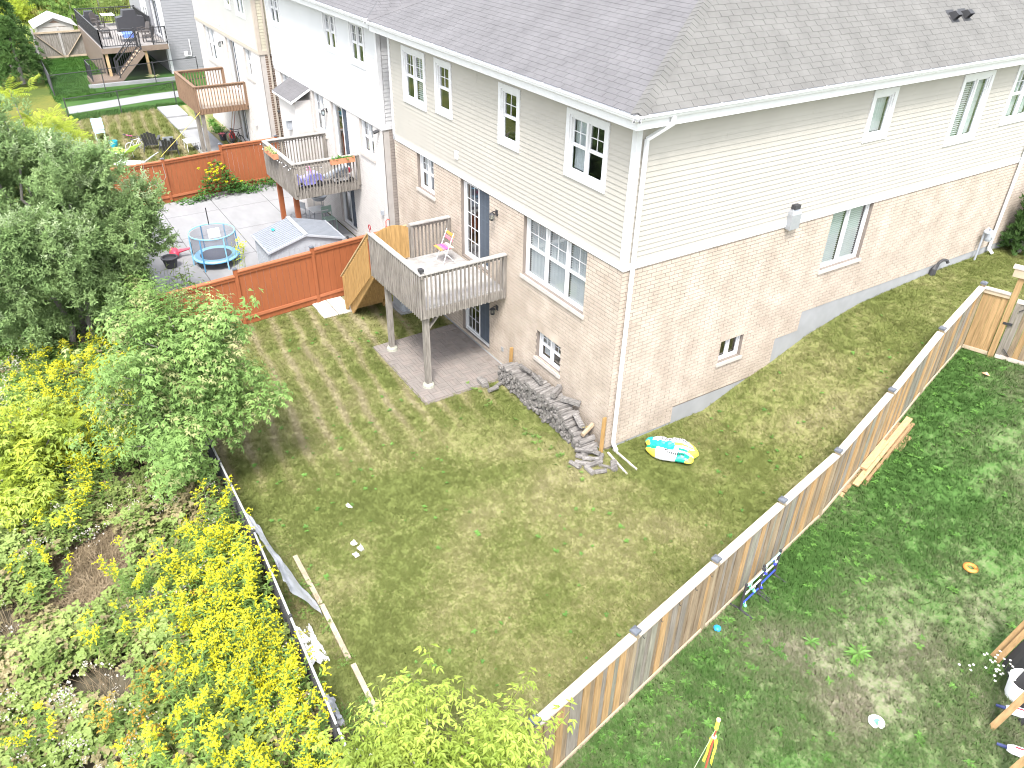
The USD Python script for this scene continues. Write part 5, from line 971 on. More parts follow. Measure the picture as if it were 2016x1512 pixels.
box_elder('small light green sapling in front of the left end of the red fence', (-9.75, -8.25, 0), 1.9, .85, 330, 33, .25, nl=10)
box_elder('bright yellow-green sapling at the bottom edge by the near end of the board fence', (6.5, -8.15, 0), 2.55, 1.75, 1100, 35, 1.6, (.0, .25), nl=26, tipmats=LF_LIME)
T = Thing('willow_tree', 'big silvery green bushy tree at the left, taller than the red fence', 'tree', (-11.6, -9.7, 0)); r = np.random.default_rng(51)
LW = np.vstack([limbs(T, (-11.6 + x, -9.7 + y, 0), (-12.1 + x * 3.0, -9.85 + y * 2.9, h), .09, 6, 1.7, 51 + i, zs=(.2, .9), name='trunk') for i, (x, y, h) in enumerate(((0, 0, 6.3), (.35, .25, 5.0), (-.35, .3, 5.4), (.3, -.3, 5.2), (-.3, -.35, 5.6)))])
lobes, ld = shell_points(r, 92, (-12.15, -9.9, 2.95), (2.75, 2.7, 3.55), .6); P, Dn, up_q = [], [], []
for c_, d_ in zip(lobes, ld):
    for _ in range(44):
        o_ = rnd_dir(r) * .46 * r.uniform(.35, 1) ** .5 * (1, 1, .85); P.append(c_ + o_); Dn.append(unit(o_) * .8 + d_ * .35 + [0, 0, .55]); up_q.append(o_[2] / .4 + d_[2] * .5)
k2 = LW[r.integers(len(LW), size=700)] + r.normal(0, .22, (700, 3)); P = np.vstack([np.array(P), k2]); Dn = np.vstack([np.array(Dn), np.tile([0, 0, 1.0], (700, 1)) + r.normal(0, .6, (700, 3))]); up_q = np.r_[up_q, np.full(700, -.5)]; ok = P[:, 2] > .15; P, Dn, up_q = P[ok], Dn[ok], up_q[ok]
tipk = (r.uniform(size=len(P)) < np.clip(up_q * .55, 0, .75)) & (P[:, 2] > 1.4)
crown(T, 'crown', [(spray_bushy(60 + k, .36, 6, 9, .095, .04), LF_WIL) for k in range(5)], P[~tipk], Dn[~tipk], .8, 1.2, 61); crown(T, 'silvery_tips', [(spray_bushy(70 + k, .46, 3, 12, .085, .03), LF_WILT) for k in range(4)], P[tipk], Dn[tipk] + [0, 0, .6], .8, 1.3, 62)
def sumac(label, base, h, R, n, seed, nstem=5, name='sumac_shrub', protos=None):
    T = Thing(name, label, 'shrub', tuple(base)); r = np.random.default_rng(seed); b = np.array(base, float); P, Dn = [], []
    for i in range(nstem):
        a = i * 2.4; e = b + np.array([math.cos(a) * R * .6, math.sin(a) * R * .6, h * r.uniform(.7, 1)]); T.part('stem', MB().tube([b + [.1 * math.cos(a), .1 * math.sin(a), 0], (b + e) / 2 + [0, 0, .2], e], [.035, .025, .012], 5), BARKM)
        for _ in range(max(1, n // nstem)): t = r.uniform(.3, 1.03); P.append(b + (e - b) * t + r.normal(0, R * .22, 3) * [1, 1, .5]); Dn.append(np.array([0, 0, 1.]) + r.normal(0, .3, 3))
    P = np.array(P); P[:, 2] = np.maximum(P[:, 2], .15); crown(T, 'fronds', protos or [(fronds(seed + k), LF_SUM) for k in range(3)], P, np.array(Dn), .7, 1.15, seed); return T
sumac('tall yellow-green feathery sumac behind the silvery tree at the left edge', (-16.3, -8.95, 0), 6.3, 1.6, 190, 81, 6); sumac('yellow-green sumac beside the concrete patio, its fronds showing right of the silvery tree', (-17.6, -7.75, 0), 1.7, .9, 46, 83, 3)
sumac('large yellow-green leafy shrub at the left edge below the silvery tree', (-5.4, -11.45, 0), 1.75, 1.25, 330, 85, 8, protos=[(spray_compound(400 + k, 9, .4, .12, .05), (LF_SUM, LF_LIME)[k % 2]) for k in range(4)] + [(fronds(410, 5, L=.36, l=.10, w=.03), LF_SUM)]); sumac('smaller yellow-green leafy shrub at the left edge beside the brown dead grass', (-3.9, -11.55, 0), 1.25, .8, 150, 87, 5, protos=[(spray_compound(420 + k, 9, .4, .12, .05), (LF_SUM, LF_LIME)[k % 2]) for k in range(4)])
def conifer(label, base, h, R, n, seed):
    T = Thing('cedar_tree', label, 'tree', tuple(base)); r = np.random.default_rng(seed); b = np.array(base, float); T.part('trunk', MB().tube([b, b + [0, 0, h]], [.14, .02], 7), BARKM); t = r.uniform(.03, 1, n) ** .8; a = r.uniform(0, 6.28, n); rr = R * (1.02 - t) ** .75 * r.uniform(.6, 1.08, n); P = b + np.c_[rr * np.cos(a), rr * np.sin(a), t * h]; Dn = np.c_[np.cos(a), np.sin(a), .5 + t]
    crown(T, 'crown', [(cedar_spray(seed + k), LF_CED) for k in range(3)], P, Dn, 1.0, 1.9 * (h / 5) ** .5, seed)
conifer('dark green cedar standing at the corner post of the far black fence', (-47.5, -8.0, 0), 3.6, 1.7, 420, 91); conifer('taller dark green cedar at the top left edge of the picture', (-52.5, -8.3, 0), 5.4, 2.2, 420, 93)
T = Thing('cedar_hedge', 'dark green clipped cedar at the front end of the side wall', 'hedge', (.55, 15.9, 1.79)); r = np.random.default_rng(95); P = np.c_[r.uniform(.15, 1.0, 900), r.uniform(15.3, 18.5, 900), 1.8 + 1.9 * r.uniform(0, 1, 900) ** .8]; P[:, 0] = .58 + (P[:, 0] - .58) * (1.1 - .25 * (P[:, 2] - 1.8)); T.part('stem', MB().tube([(.55, 15.9, 1.7), (.55, 15.9, 3.2)], [.06, .02], 6), BARKM); crown(T, 'foliage', [(cedar_spray(96 + k), LF_CED) for k in range(3)], P, np.c_[P[:, 0] - .58, r.normal(0, .3, 900), np.full(900, .8)], .5, .9, 97)
# ---------------------------------------------------------------- goldenrod clumps
def goldenrod(seed, h, ns, R, fl=FL_GR, fluff=1.0):
    r = np.random.default_rng(seed); st, lv, fw = MB(), MB(), MB()
    for _ in range(ns):
        a, q = r.uniform(0, 6.28), R * math.sqrt(r.uniform()); b = np.array([math.cos(a) * q, math.sin(a) * q, 0]); H_ = h * r.uniform(.75, 1.1); ln = r.normal(0, .16, 2) + b[:2] * .5; t_ = b + np.array([ln[0], ln[1], H_]); st.tube([b, (b + t_) / 2 + [0, 0, .05], t_], [.006, .005, .003], 3, cap=False)
        for i in range(24): t = .2 + .74 * i / 24; p = b + (t_ - b) * t; g = i * 2.4; leaf(lv, p, (math.cos(g), math.sin(g), .35), .155 * (1.2 - .6 * t), .028, (0, 0, 1), .1, .25)
        out = unit(np.r_[b[:2] + r.normal(0, .1, 2), .0] + 1e-4)
        for j in range(7):  # arching one-sided plume branches, shorter towards the tip
            g = j * 2.4 + r.uniform(-.3, .3); d = np.array([math.cos(g), math.sin(g), 0]) * .8 + out * .4; o = t_ - np.array([0, 0, .022 * (9 - j)]); L = r.uniform(.10, .17) * fluff * (1.1 - .08 * j)
            for k in range(8):
                t = (k + .6) / 8; p = o + d * L * t + np.array([0, 0, .075 * math.sin(t * 2.4)]) + r.normal(0, .006, 3); n_ = unit(rnd_dir(r, -.2) + [0, 0, .6]); s1 = unit(np.cross(n_, r.normal(size=3))) * .0165 * fluff; s2 = np.cross(n_, s1) * .8; fw.add([p - s1, p + s2, p + s1, p - s2], [[0, 1, 2], [0, 2, 3]])
    return st, lv, fw
GOLD = []
def gold_proto(label, seed, h, ns, R, fl, loc, group='goldenrod clumps in the wild strip'):
    T = Thing('goldenrod_clump', label, 'plant', (0, 0, 0), group=group, local=True); s_, l_, f_ = goldenrod(seed, h, ns, R, fl); T.part('stems', s_, STEM, kind=None); T.part('leaves', l_, LF_GR, kind='stuff'); T.part('flowers', f_, fl, kind='stuff'); T.x.GetPrim().GetAttribute('xformOp:translate').Set(Gf.Vec3d(*loc)); return T
gl = 'goldenrod clump in full bright yellow flower in the wild strip left of the lawn'; go = 'goldenrod clump with faded orange-brown flowers among the brambles at the bottom left'
protos = [gold_proto(gl, 101 + k, 1.0 + .12 * k, 15, .34, FL_GR, l) for k, l in enumerate(((-1.2, -8.75, 0), (.5, -8.8, 0), (1.6, -9.0, 0)))]; oldp = gold_proto(go, 109, .95, 12, .3, FL_OLD, (1.35, -10.9, 0), 'faded goldenrod clumps')
gr = np.random.default_rng(17)
spots = [(-.3, -8.7), (.1, -9.15), (1.1, -8.75), (2.1, -8.75), (2.6, -8.9), (3.1, -8.8), (3.5, -9.1), (3.9, -8.85), (2.2, -9.35), (2.9, -9.4), (3.4, -9.6), (2.6, -9.9), (1.0, -9.35), (4.3, -9.1), (4.0, -9.5), (3.7, -10.0), (4.5, -9.6), (.0, -9.6), (-.9, -9.2), (4.8, -8.9), (1.75, -9.55), (.55, -9.9), (-1.6, -8.7)]
spots += [(-7.2, -9.3), (-7.6, -9.8), (-8.1, -9.2), (-8.6, -9.7), (-6.8, -9.9), (-7.0, -10.5), (-7.9, -10.4), (-8.6, -10.6), (-9.3, -10.2), (-6.4, -9.2), (-6.3, -10.6), (-9.0, -11.2), (-8.0, -11.2), (-7.2, -11.2), (-5.9, -10.1), (-5.5, -11.0), (-4.9, -10.6), (-4.4, -11.0), (-5.0, -9.7), (-4.2, -10.4), (-5.2, -11.5), (-9.9, -9.3), (-10.2, -8.8), (-12.4, -8.0), (-9.7, -11.0), (-3.3, -10.9), (-1.9, -11.7), (-.6, -10.1), (.2, -10.7), (1.6, -12.2), (3.2, -10.5)]
for _ in range(24): a_ = gr.uniform(-.4, 4.9); spots.append((a_, -8.55 - abs(gr.normal(0, .42)) - .1 * a_ * gr.uniform()))
for _ in range(10): spots.append((gr.uniform(-9.6, -4.2), gr.uniform(-11.4, -9.0)))
for i, (x, y) in enumerate(spots): copy_of(protos[i % 3], (x + gr.normal(0, .06), y + gr.normal(0, .06), 0), gr.uniform(0, 6.28), scale=gr.uniform(.78, 1.12))
for (x, y) in ((2.0, -11.0), (1.5, -10.3), (2.6, -10.6), (-.2, -9.0)): copy_of(oldp, (x, y, 0), gr.uniform(0, 6.28), scale=gr.uniform(.8, 1.1))
# ---------------------------------------------------------------- undergrowth that nobody could count
wild = Polygon([(-22, -7.75), (-10.3, -8.15), (-4, -8.25), (0, -8.3), (5.2, -8.5), (5.6, -9.6), (3.6, -14), (-4, -14.5), (-22, -14.5)])
brown_patch = Polygon([(-3.2, -10.2), (-2.2, -9.9), (-1.2, -10.2), (-.7, -11.2), (-1.2, -12.0), (-2.4, -11.7), (-3.1, -11.0)]).buffer(-.12)
p, r = scatter(wild, 115, 121, brown_patch); p = p[meshkit.fbm(np.c_[p * 1.3, np.full(len(p), 9.)], 3, 41) > .36]; hgt = .10 + .75 * np.clip(meshkit.fbm(np.c_[p * .9, np.zeros(len(p))], 4, 12) * 1.9 - .55, 0, 1) * r.uniform(.25, 1, len(p)); fade = meshkit.fbm(np.c_[p * .8, np.ones(len(p))], 3, 21); idx = np.where(r.uniform(size=len(p)) < np.clip((fade - .48) * 2.2, .06, .6), r.integers(4, 6, len(p)), r.integers(0, 4, len(p))); idx = np.where((p[:, 0] < -4.5) & (idx < 4), idx + 6, idx)
instancer('/World/bramble_undergrowth', [(bramble(130 + k), LF_BRAM) for k in range(4)] + [(bramble(140 + k), LF_BRAM2) for k in range(2)] + [(bramble(150 + k, 11, .18, .085, .05), LF_DARK) for k in range(4)], np.c_[p, hgt], quats_from(np.c_[r.normal(0, .35, (len(p), 2)), np.ones(len(p))], r.uniform(0, 6.28, len(p))), r.uniform(.8, 1.35, len(p)), idx, 'tangle of green and fading bramble leaves outside the chain-link fence', 'undergrowth', 'stuff')
def stalk(seed, n=9, h=.55):
    r = np.random.default_rng(seed); mb = MB()
    for _ in range(n): a = r.uniform(0, 6.28); b = np.r_[r.normal(0, .07, 2), 0]; t = b + [math.cos(a) * .14, math.sin(a) * .14, h * r.uniform(.6, 1.1)]; mb.tube([b, (b + t) / 2, t], [.004, .003, .002], 3, cap=False)
    return mb
def seedhead(seed, n=16):
    r = np.random.default_rng(seed); mb = MB()
    for _ in range(n): c = r.normal(0, .07, 3) * [1, 1, .6]; d = rnd_dir(r, -.2); leaf(mb, c, d, .035, .03, rnd_dir(r), .2)
    return mb
q, r = scatter(brown_patch.buffer(.25), 420, 124); n = len(q); instancer('/World/dead_grass', [(tuft(12, .13, .012, .10, 1.2, 330 + k), DRYW) for k in range(3)], np.c_[q, np.zeros(n)], quats_from(np.c_[r.normal(0, .3, (n, 2)), np.ones(n)], r.uniform(0, 6, n)), r.uniform(.6, 1.5, n), r.integers(0, 3, n), 'matted brown dead grass on the bare patch among the goldenrod', 'dead grass', 'stuff')
p, r = scatter(wild, 12, 123); cl = meshkit.fbm(np.c_[p * .7, np.full(len(p), 4.)], 3, 31); p = p[cl > .5]; n = len(p); instancer('/World/white_seed_heads', [(seedhead(160 + k), SEED) for k in range(4)], np.c_[p, r.uniform(.35, .95, n)], quats_from(np.c_[r.normal(0, .3, (n, 2)), np.ones(n)], r.uniform(0, 6, n)), r.uniform(.6, 1.3, n), r.integers(0, 4, n), 'small whitish seed heads scattered through the weeds', 'seed heads', 'stuff')
p, r = scatter(wild.difference(brown_patch), 9, 125); q, _ = scatter(brown_patch, 190, 126); p = np.vstack([p, q]); n = len(p); instancer('/World/dry_stalks', [(stalk(170 + k), DRYW) for k in range(4)], np.c_[p, np.zeros(n)], quats_from(np.c_[r.normal(0, .35, (n, 2)), np.ones(n)], r.uniform(0, 6, n)), r.uniform(.5, 1.15, n) * np.where(np.arange(n) < n - len(q), 1.2, .45), r.integers(0, 4, n), 'dry brown stalks, thickest on the bare brown patch', 'dry weeds', 'stuff')
strip = Polygon([(.2, -8.05), (6.2, -8.3), (6.2, -7.5), (.2, -7.45)]); p, r = scatter(strip, 60, 127); p = p[meshkit.fbm(np.c_[p * 1.4, np.zeros(len(p))], 3, 5) > .40]; n = len(p); instancer('/World/weed_strip', [(bramble(180 + k, 9, .13, .07, .03), LF_GR) for k in range(3)] + [(stalk(183, 12, .3), DRYW)], np.c_[p, np.full(n, .02)], quats_from(np.c_[r.normal(0, .2, (n, 2)), np.ones(n)], r.uniform(0, 6, n)), r.uniform(.5, 1.0, n), r.integers(0, 4, n), 'low weeds between the edging planks and the chain-link fence', 'weeds', 'stuff')
p, r = scatter(neigh_poly.buffer(-.1).intersection(sbox(2.5, -7, 10.5, 12)), 16, 129); edge = np.abs(p[:, 0] - (f0[0] + fd[0] / fd[1] * (p[:, 1] - f0[1]))); p = p[r.uniform(size=len(p)) < np.clip(1.25 - edge / 2.2, .12, 1)]; n = len(p); instancer('/World/broadleaf_weeds', [(rosette(190 + k, 8, .09, .04), LF_WEED) for k in range(4)], np.c_[p, ground(p[:, 0], p[:, 1]) + .03], quats_from(np.c_[r.normal(0, .15, (n, 2)), np.ones(n)], r.uniform(0, 6, n)), r.uniform(.6, 1.3, n), r.integers(0, 4, n), 'small broad-leaved weeds in the green lawn, thickest along the fence', 'weeds', 'stuff')
p, r = scatter(lawn_poly.buffer(-.3).intersection(sbox(-10, -8, 6, 9)), 3.0, 133, bare); n = len(p); p = p[meshkit.fbm(np.c_[p * .5, np.zeros(n)], 3, 15) > .46]; n = len(p); instancer('/World/lawn_weeds', [(rosette(340 + k, 8, .06, .03, .5), LF_WEED) for k in range(3)], np.c_[p, ground(p[:, 0], p[:, 1]) + .03], quats_from(np.c_[r.normal(0, .2, (n, 2)), np.ones(n)], r.uniform(0, 6, n)), r.uniform(.5, 1.3, n), r.integers(0, 3, n), 'scattered small green weeds in the mown lawn', 'weeds', 'stuff')
p, r = scatter(Polygon([(5.0, -6.9), (5.9, -6.2), (5.6, -5.3), (4.6, -6.0)]), 60, 135); n = len(p); lm = MB(); leaf(lm, (0, 0, 0), (1, 0, .3), .06, .04, (0, 0, 1)); instancer('/World/leaf_litter', [(lm, plain('dead_leaf', (.33, .20, .14), .8)), (lm, plain('dead_leaf_pale', (.42, .33, .26), .8))], np.c_[p, np.full(n, .05)], quats_from(np.c_[r.normal(0, .4, (n, 2)), np.ones(n)], r.uniform(0, 6, n)), r.uniform(.6, 1.4, n), r.integers(0, 2, n), 'brown leaf litter on the lawn at the near end of the board fence', 'leaf litter', 'stuff')
p, r = scatter(Polygon([(-4.3, -1.25), (-3.3, -1.25), (-.2, -.85), (.7, -.9), (.6, -1.3), (-3.4, -1.5), (-4.2, -1.6)]), 14, 131); n = len(p); instancer('/World/weeds_by_firewood', [(rosette(195 + k, 9, .12, .045, .9), LF_GR) for k in range(3)], np.c_[p, np.full(n, .03)], quats_from(np.c_[r.normal(0, .2, (n, 2)), np.ones(n)], r.uniform(0, 6, n)), r.uniform(.35, .8, n), r.integers(0, 3, n), 'green weeds along the foot of the firewood stack', 'weeds', 'stuff')
for i, (x, y, s_, lab) in enumerate(((6.97, .22, 1.0, 'largest dock rosette in the middle of the green lawn'), (6.35, -.3, .75, 'dock rosette with crinkled leaves left of the largest one on the green lawn'), (6.2, -1.0, .6, 'small dock rosette nearest the fence end of the patchy lawn'))): single('dock_plant', MB().add(rosette(200 + i, 13, .26 * s_, .085 * s_, .45).arrays()[0] + [x, y, .03], rosette(200 + i, 13, .26 * s_, .085 * s_, .45).arrays()[1]), LF_WEED, lab, 'plant')
T = Thing('daisy_clump', 'clump of white daisies in the grass beside the timber posts', 'flowers', (8.5, 1.9, 0)); r = np.random.default_rng(205); fl_, st_, ce_ = MB(), MB(), MB()
for _ in range(34):
    a = r.normal(0, 1, 2); c = np.array([8.52 + a[0] * .16 + a[1] * .13, 1.88 - a[0] * .10 + a[1] * .20, r.uniform(.22, .34)]); st_.tube([c * [1, 1, 0], c], .003, 3, cap=False); ce_.ball(c + [0, 0, .006], .008, 0)
    for k in range(8): g = k * .785; leaf(fl_, c, (math.cos(g), math.sin(g), .15), .026, .013, (0, 0, 1))
T.part('petals', fl_, plain('daisy_white', (0.78, 0.78, 0.77), .6), kind='stuff'); T.part('stems', st_, STEM, kind='stuff'); T.part('flower_centres', ce_, FL_GR, kind='stuff')
# ---------------------------------------------------------------- the neighbours' houses
def lowpoly_house_shell(T, x0, x1, y0, yb_, z1, m, roofm=None, name='side_wall'):
    T.part(name, MB().box(x0, y0 + .23, -.3, x0 + .2, yb_, z1), m); T.part('front_wall', MB().box(x0, yb_, -.3, x1, yb_ + .2, z1), m); T.part('floor_slab', MB().box(x0 + .21, y0 + .6, 2.2, x1 - .21, yb_ - .01, 2.34), DARK); T.part('floor_slab', MB().box(x0 + .21, y0 + .6, 4.8, x1 - .21, yb_ - .01, 5.0), DARK); T.part('room_wall', MB().box(x0 + .21, y0 + 2.4, .0, x1 - .21, y0 + 2.5, z1 - .1), DARK)
def hip_roof(T, x0, x1, y0, y1, ez, s, m, under, first=0, vis=4.0, ov=.4):
    xa, xb, ya, yb_ = x0 - ov, x1 + ov, y0 - ov, y1 + ov; w = (xb - xa) / 2; zt = ez + s * w; xm = (xa + xb) / 2; r1, r2 = (xm, ya + w, zt), (xm, yb_ - w, zt)
    p = T.part('roof', MB().add([(xa, ya, ez), (xb, ya, ez), (xb, yb_, ez), (xa, yb_, ez), r1, r2], [[0, 1, 4], [1, 2, 5], [1, 5, 4], [2, 3, 5], [3, 0, 4], [3, 4, 5], [0, 2, 1], [0, 3, 2]]), under); l = math.hypot(1, s)
    shingles(T, (0, ya, ez), (1, 0, 0), np.array([0, 1, s]) / l, Polygon([(xa, -.03), (xb, -.03), (xm, w * l)]).intersection(sbox(-99, -1, 99, vis)), m, p)
    shingles(T, (xb, 0, ez), (0, 1, 0), np.array([-1, 0, s]) / l, Polygon([(ya, -.03), (yb_, -.03), (yb_ - w, w * l), (ya + w, w * l)]).intersection(sbox(-9, -1, ya + 6, vis)), m, p)
    so = MB().box(xa + .03, ya + .02, ez - .29, xb - .03, yb_ - .02, ez - .26); T.part('soffit', so, WHITE)
    T.part('fascia', MB().box(xa, ya, ez - .29, xb, ya + .02, ez - .005), WHITE); T.part('fascia', MB().box(xb - .02, ya + .021, ez - .29, xb, yb_, ez - .005), WHITE)
    gutter((xa, ya, ez - .135), (xb + .117, ya, ez - .135), (0, -1, 0), T); gutter((xb, ya - .117, ez - .135), (xb, ya + 6, ez - .135), (1, 0, 0), T); return p
# second house: white siding
T = Thing('white_house', 'two-storey house with white siding over pale brick, left of the beige house', 'house', (-11.95, .1, 0)); h2x0, h2x1, h2y = -22.35, -11.95, .1
FB2 = Fr((0, h2y, 0), (1, 0, 0), (0, -1, 0)); FS2 = Fr((h2x1, 0, 0), (0, 1, 0), (1, 0, 0)); FS2L = Fr((h2x0, 0, 0), (0, 1, 0), (1, 0, 0))
up2 = [(-14.02, -12.82, 6.28, 7.62), (-16.25, -15.1, 6.33, 7.62), (-21.98, -20.75, 6.33, 7.62)]; lo2 = [(-16.35, -14.9, 2.45, 4.6), (-13.82, -12.72, 3.5, 4.6), (-18.2, -17.05, 3.2, 4.6), (-16.32, -14.87, .16, 2.2), (-21.7, -20.4, 3.3, 4.6)]
pb = sbox(h2x0, 0, h2x1, 4.65); w = wall(T, FB2, pb, lo2, .22, MORTAR_L, 'back_wall'); bricks(T, FB2, pb, lo2, BRICK_P, w, J=.012, d=.006)
pb = sbox(.32, 0, 3.2, 4.65); w = wall(T, FS2, pb, [], .22, MORTAR, 'side_wall'); bricks(T, FS2, pb, [], BRICK_T, w); T.part('side_wall', MB().box(h2x1 - .2, 3.21, 0, h2x1, 13, 7.66), BRICK_T)
w = wall(T, FB2, sbox(h2x0, 4.65, h2x1, 7.66), up2, .2, SIDING_W, 'siding_wall'); siding(T, FB2, h2x0 + .06, h2x1 - .1, 4.8, 7.66, up2, SIDING_W, w, .12)
w = wall(T, FS2, sbox(.32, 4.65, 3.2, 7.66), [], .2, SIDING_W, 'siding_wall'); siding(T, FS2, .22, 3.2, 4.8, 7.66, [], SIDING_W, w, .12)
T.part('trim_band', FB2.box(MB(), h2x0, h2x1 - .1, 4.65, 4.8, .002, .034), WHITE); T.part('trim_band', FS2.box(MB(), .2, 3.2, 4.65, 4.8, .002, .034), WHITE)
cb = MB(); FB2.box(cb, h2x1 - .1, h2x1 + .034, 4.645, 7.66, .002, .034); FS2.box(cb, h2y - .001, .2, 4.645, 7.66, .002, .034); T.part('corner_board', cb, WHITE); T.part('corner_board', FB2.box(MB(), h2x0 - .03, h2x0 + .06, 4.645, 7.66, .002, .034), WHITE)
lowpoly_house_shell(T, h2x0, h2x1, h2y, 13, 7.66, BRICK_P)
for r_ in up2: window(T, FB2, *r_, units=2, casing=.1)
slider(T, FB2, *lo2[0], grid=None); slider(T, FB2, *lo2[3], grid=None, cur=True); window(T, FB2, *lo2[1], units=2, sill=True, curtain=(0, 1)); window(T, FB2, *lo2[2], units=2, sill=True, curtain=(0, 1)); window(T, FB2, *lo2[4], units=2, sill=True, curtain=(0, 1))
hip_roof(T, h2x0, h2x1, h2y, 13, 7.95, .5, SHINGLE, SHADOWGAP)
downpipe(T, [(h2x1 + .46, .62, 7.83), (h2x1 + .46, .62, 7.7), (h2x1 + .09, .62, 7.36), (h2x1 + .09, .62, .2)], up=(1, .02, .01))
wall_lamp(T, FB2, -16.75, 4.2); T.part('security_camera', MB().tube([FB2.P(-12.2, 4.58, .02), FB2.P(-12.25, 4.52, .2)], [.05, .06], 8), BLACKP); T.part('security_camera', MB().tube([FB2.P(-22.1, 3.05, .02), FB2.P(-22.05, 3.0, .2)], [.05, .06], 8), BLACKP); T.part('tap_cover', FB2.box(MB(), -12.4, -12.28, 1.75, 1.9, .01, .08), GREYM)
b = MB(); b.box(-20.3, -.52, -.1, -18.42, .08, 4.22); bp = T.part('chimney_bump', b, BRICK_P); bricks(T, Fr((-18.42, 0, 0), (0, 1, 0), (1, 0, 0)), sbox(-.5, 0, .09, 4.2), [], BRICK_P, bp, d=.004)
rp_ = MB(); rp_.hexa([(-20.45, -.70, 4.16), (-18.28, -.70, 4.16), (-18.28, .09, 4.58), (-20.45, .09, 4.58), (-20.45, -.70, 4.24), (-18.28, -.70, 4.24), (-18.28, .09, 4.66), (-20.45, .09, 4.66)]); bp2 = T.part('bump_roof', rp_, WHITE); l = math.hypot(.79, .42); shingles(T, (0, -.70, 4.246), (1, 0, 0), np.array([0, .79, .42]) / l, sbox(-20.42, .0, -18.31, l), SHINGLE, bp2)
F5 = Fr((0, -.52, 0), (1, 0, 0), (0, -1, 0)); T.part('gas_vent', F5.box(MB(), -19.35, -19.05, 3.05, 3.4, .001, .14), GREYM); T.part('gas_vent_hood', MB().hexa([F5.P(-19.4, 3.4, 0), F5.P(-19.0, 3.4, 0), F5.P(-19.0, 3.4, .2), F5.P(-19.4, 3.4, .2), F5.P(-19.35, 3.5, 0), F5.P(-19.05, 3.5, 0), F5.P(-19.05, 3.48, .1), F5.P(-19.35, 3.48, .1)]), GREYM)
# third house: tan siding, brown brick side
T = Thing('tan_house', 'house with pale tan siding, brown trim and brown brick side, third along the row', 'house', (-23.87, 0, 0)); a3, b3 = -34.4, -23.87; FB3 = Fr((0, 0, 0), (1, 0, 0), (0, -1, 0)); FS3 = Fr((b3, 0, 0), (0, 1, 0), (1, 0, 0))
TRIMB = plain('taupe_trim', (0.33, 0.29, 0.245), .6); up3 = [(-26.4, -25.05, 6.1, 7.5), (-28.0, -27.1, 6.2, 7.5)]; lo3 = [(-33.0, -30.9, 3.28, 4.86), (-29.1, -27.62, 2.5, 4.86), (-26.25, -25.1, 3.64, 4.86), (-28.95, -27.6, .15, 2.1)]
pb = sbox(a3, 0, b3, 4.9); w = wall(T, FB3, pb, lo3, .22, MORTAR_L, 'back_wall'); bricks(T, FB3, pb, lo3, BRICK_P, w, J=.014, d=.006)
pb = sbox(.22, 0, 3.5, 4.9); w = wall(T, FS3, pb, [], .22, mat('light_mortar', (0.42, 0.38, 0.34), .95), 'side_wall'); bricks(T, FS3, pb, [], BRICK_B, w, J=.018, d=.004); T.part('side_wall', MB().box(b3 - .2, 3.51, 0, b3, 13, 7.66), BRICK_B)
w = wall(T, FB3, sbox(a3, 4.9, b3, 7.66), up3, .2, SIDING_T, 'siding_wall'); siding(T, FB3, a3 + .05, b3 - .12, 5.05, 7.66, up3, SIDING_T, w, .12); w = wall(T, FS3, sbox(.22, 4.9, 3.5, 7.66), [], .2, SIDING_Y, 'siding_wall'); siding(T, FS3, .13, 3.5, 5.05, 7.66, [], SIDING_Y, w, .12)
T.part('trim_band', FB3.box(MB(), a3, b3 - .12, 4.9, 5.05, .002, .034), TRIMB); T.part('trim_band', FS3.box(MB(), .12, 3.5, 4.9, 5.05, .002, .034), TRIMB); cb = MB(); FB3.box(cb, b3 - .12, b3 + .034, 4.895, 7.66, .002, .034); FS3.box(cb, -.001, .12, 4.895, 7.66, .002, .034); T.part('corner_board', cb, TRIMB)
lowpoly_house_shell(T, a3, b3, 0, 13, 7.66, BRICK_P); hip_roof(T, a3, b3, 0, 13, 7.95, .5, SHINGLE, SHADOWGAP)
for r_ in up3: window(T, FB3, *r_, units=2 if r_[1] - r_[0] > 1 else 1, casing=.1, grille=None, hung=False, curtain=(0, 1))
window(T, FB3, *lo3[0], units=3, sill=True, grille=None, curtain=(0, 1, 2)); window(T, FB3, *lo3[2], units=2, sill=True, grille=None, curtain=(0, 1)); slider(T, FB3, *lo3[1], grid=None); slider(T, FB3, *lo3[3], grid=None, cur=True); wall_lamp(T, FB3, -29.6, 4.5); T.part('wall_box', FB3.box(MB(), -29.7, -29.55, 5.3, 5.5, .0, .06), WHITE); T.part('dryer_vent', FB3.box(MB(), -26.0, -25.8, 1.55, 1.75, .005, .1), WHITE)
downpipe(T, [(b3 + .46, .42, 7.83), (b3 + .46, .42, 7.7), (b3 + .09, .36, 7.36), (b3 + .09, .36, .2)], M=TRIMB, up=(1, .02, .01))
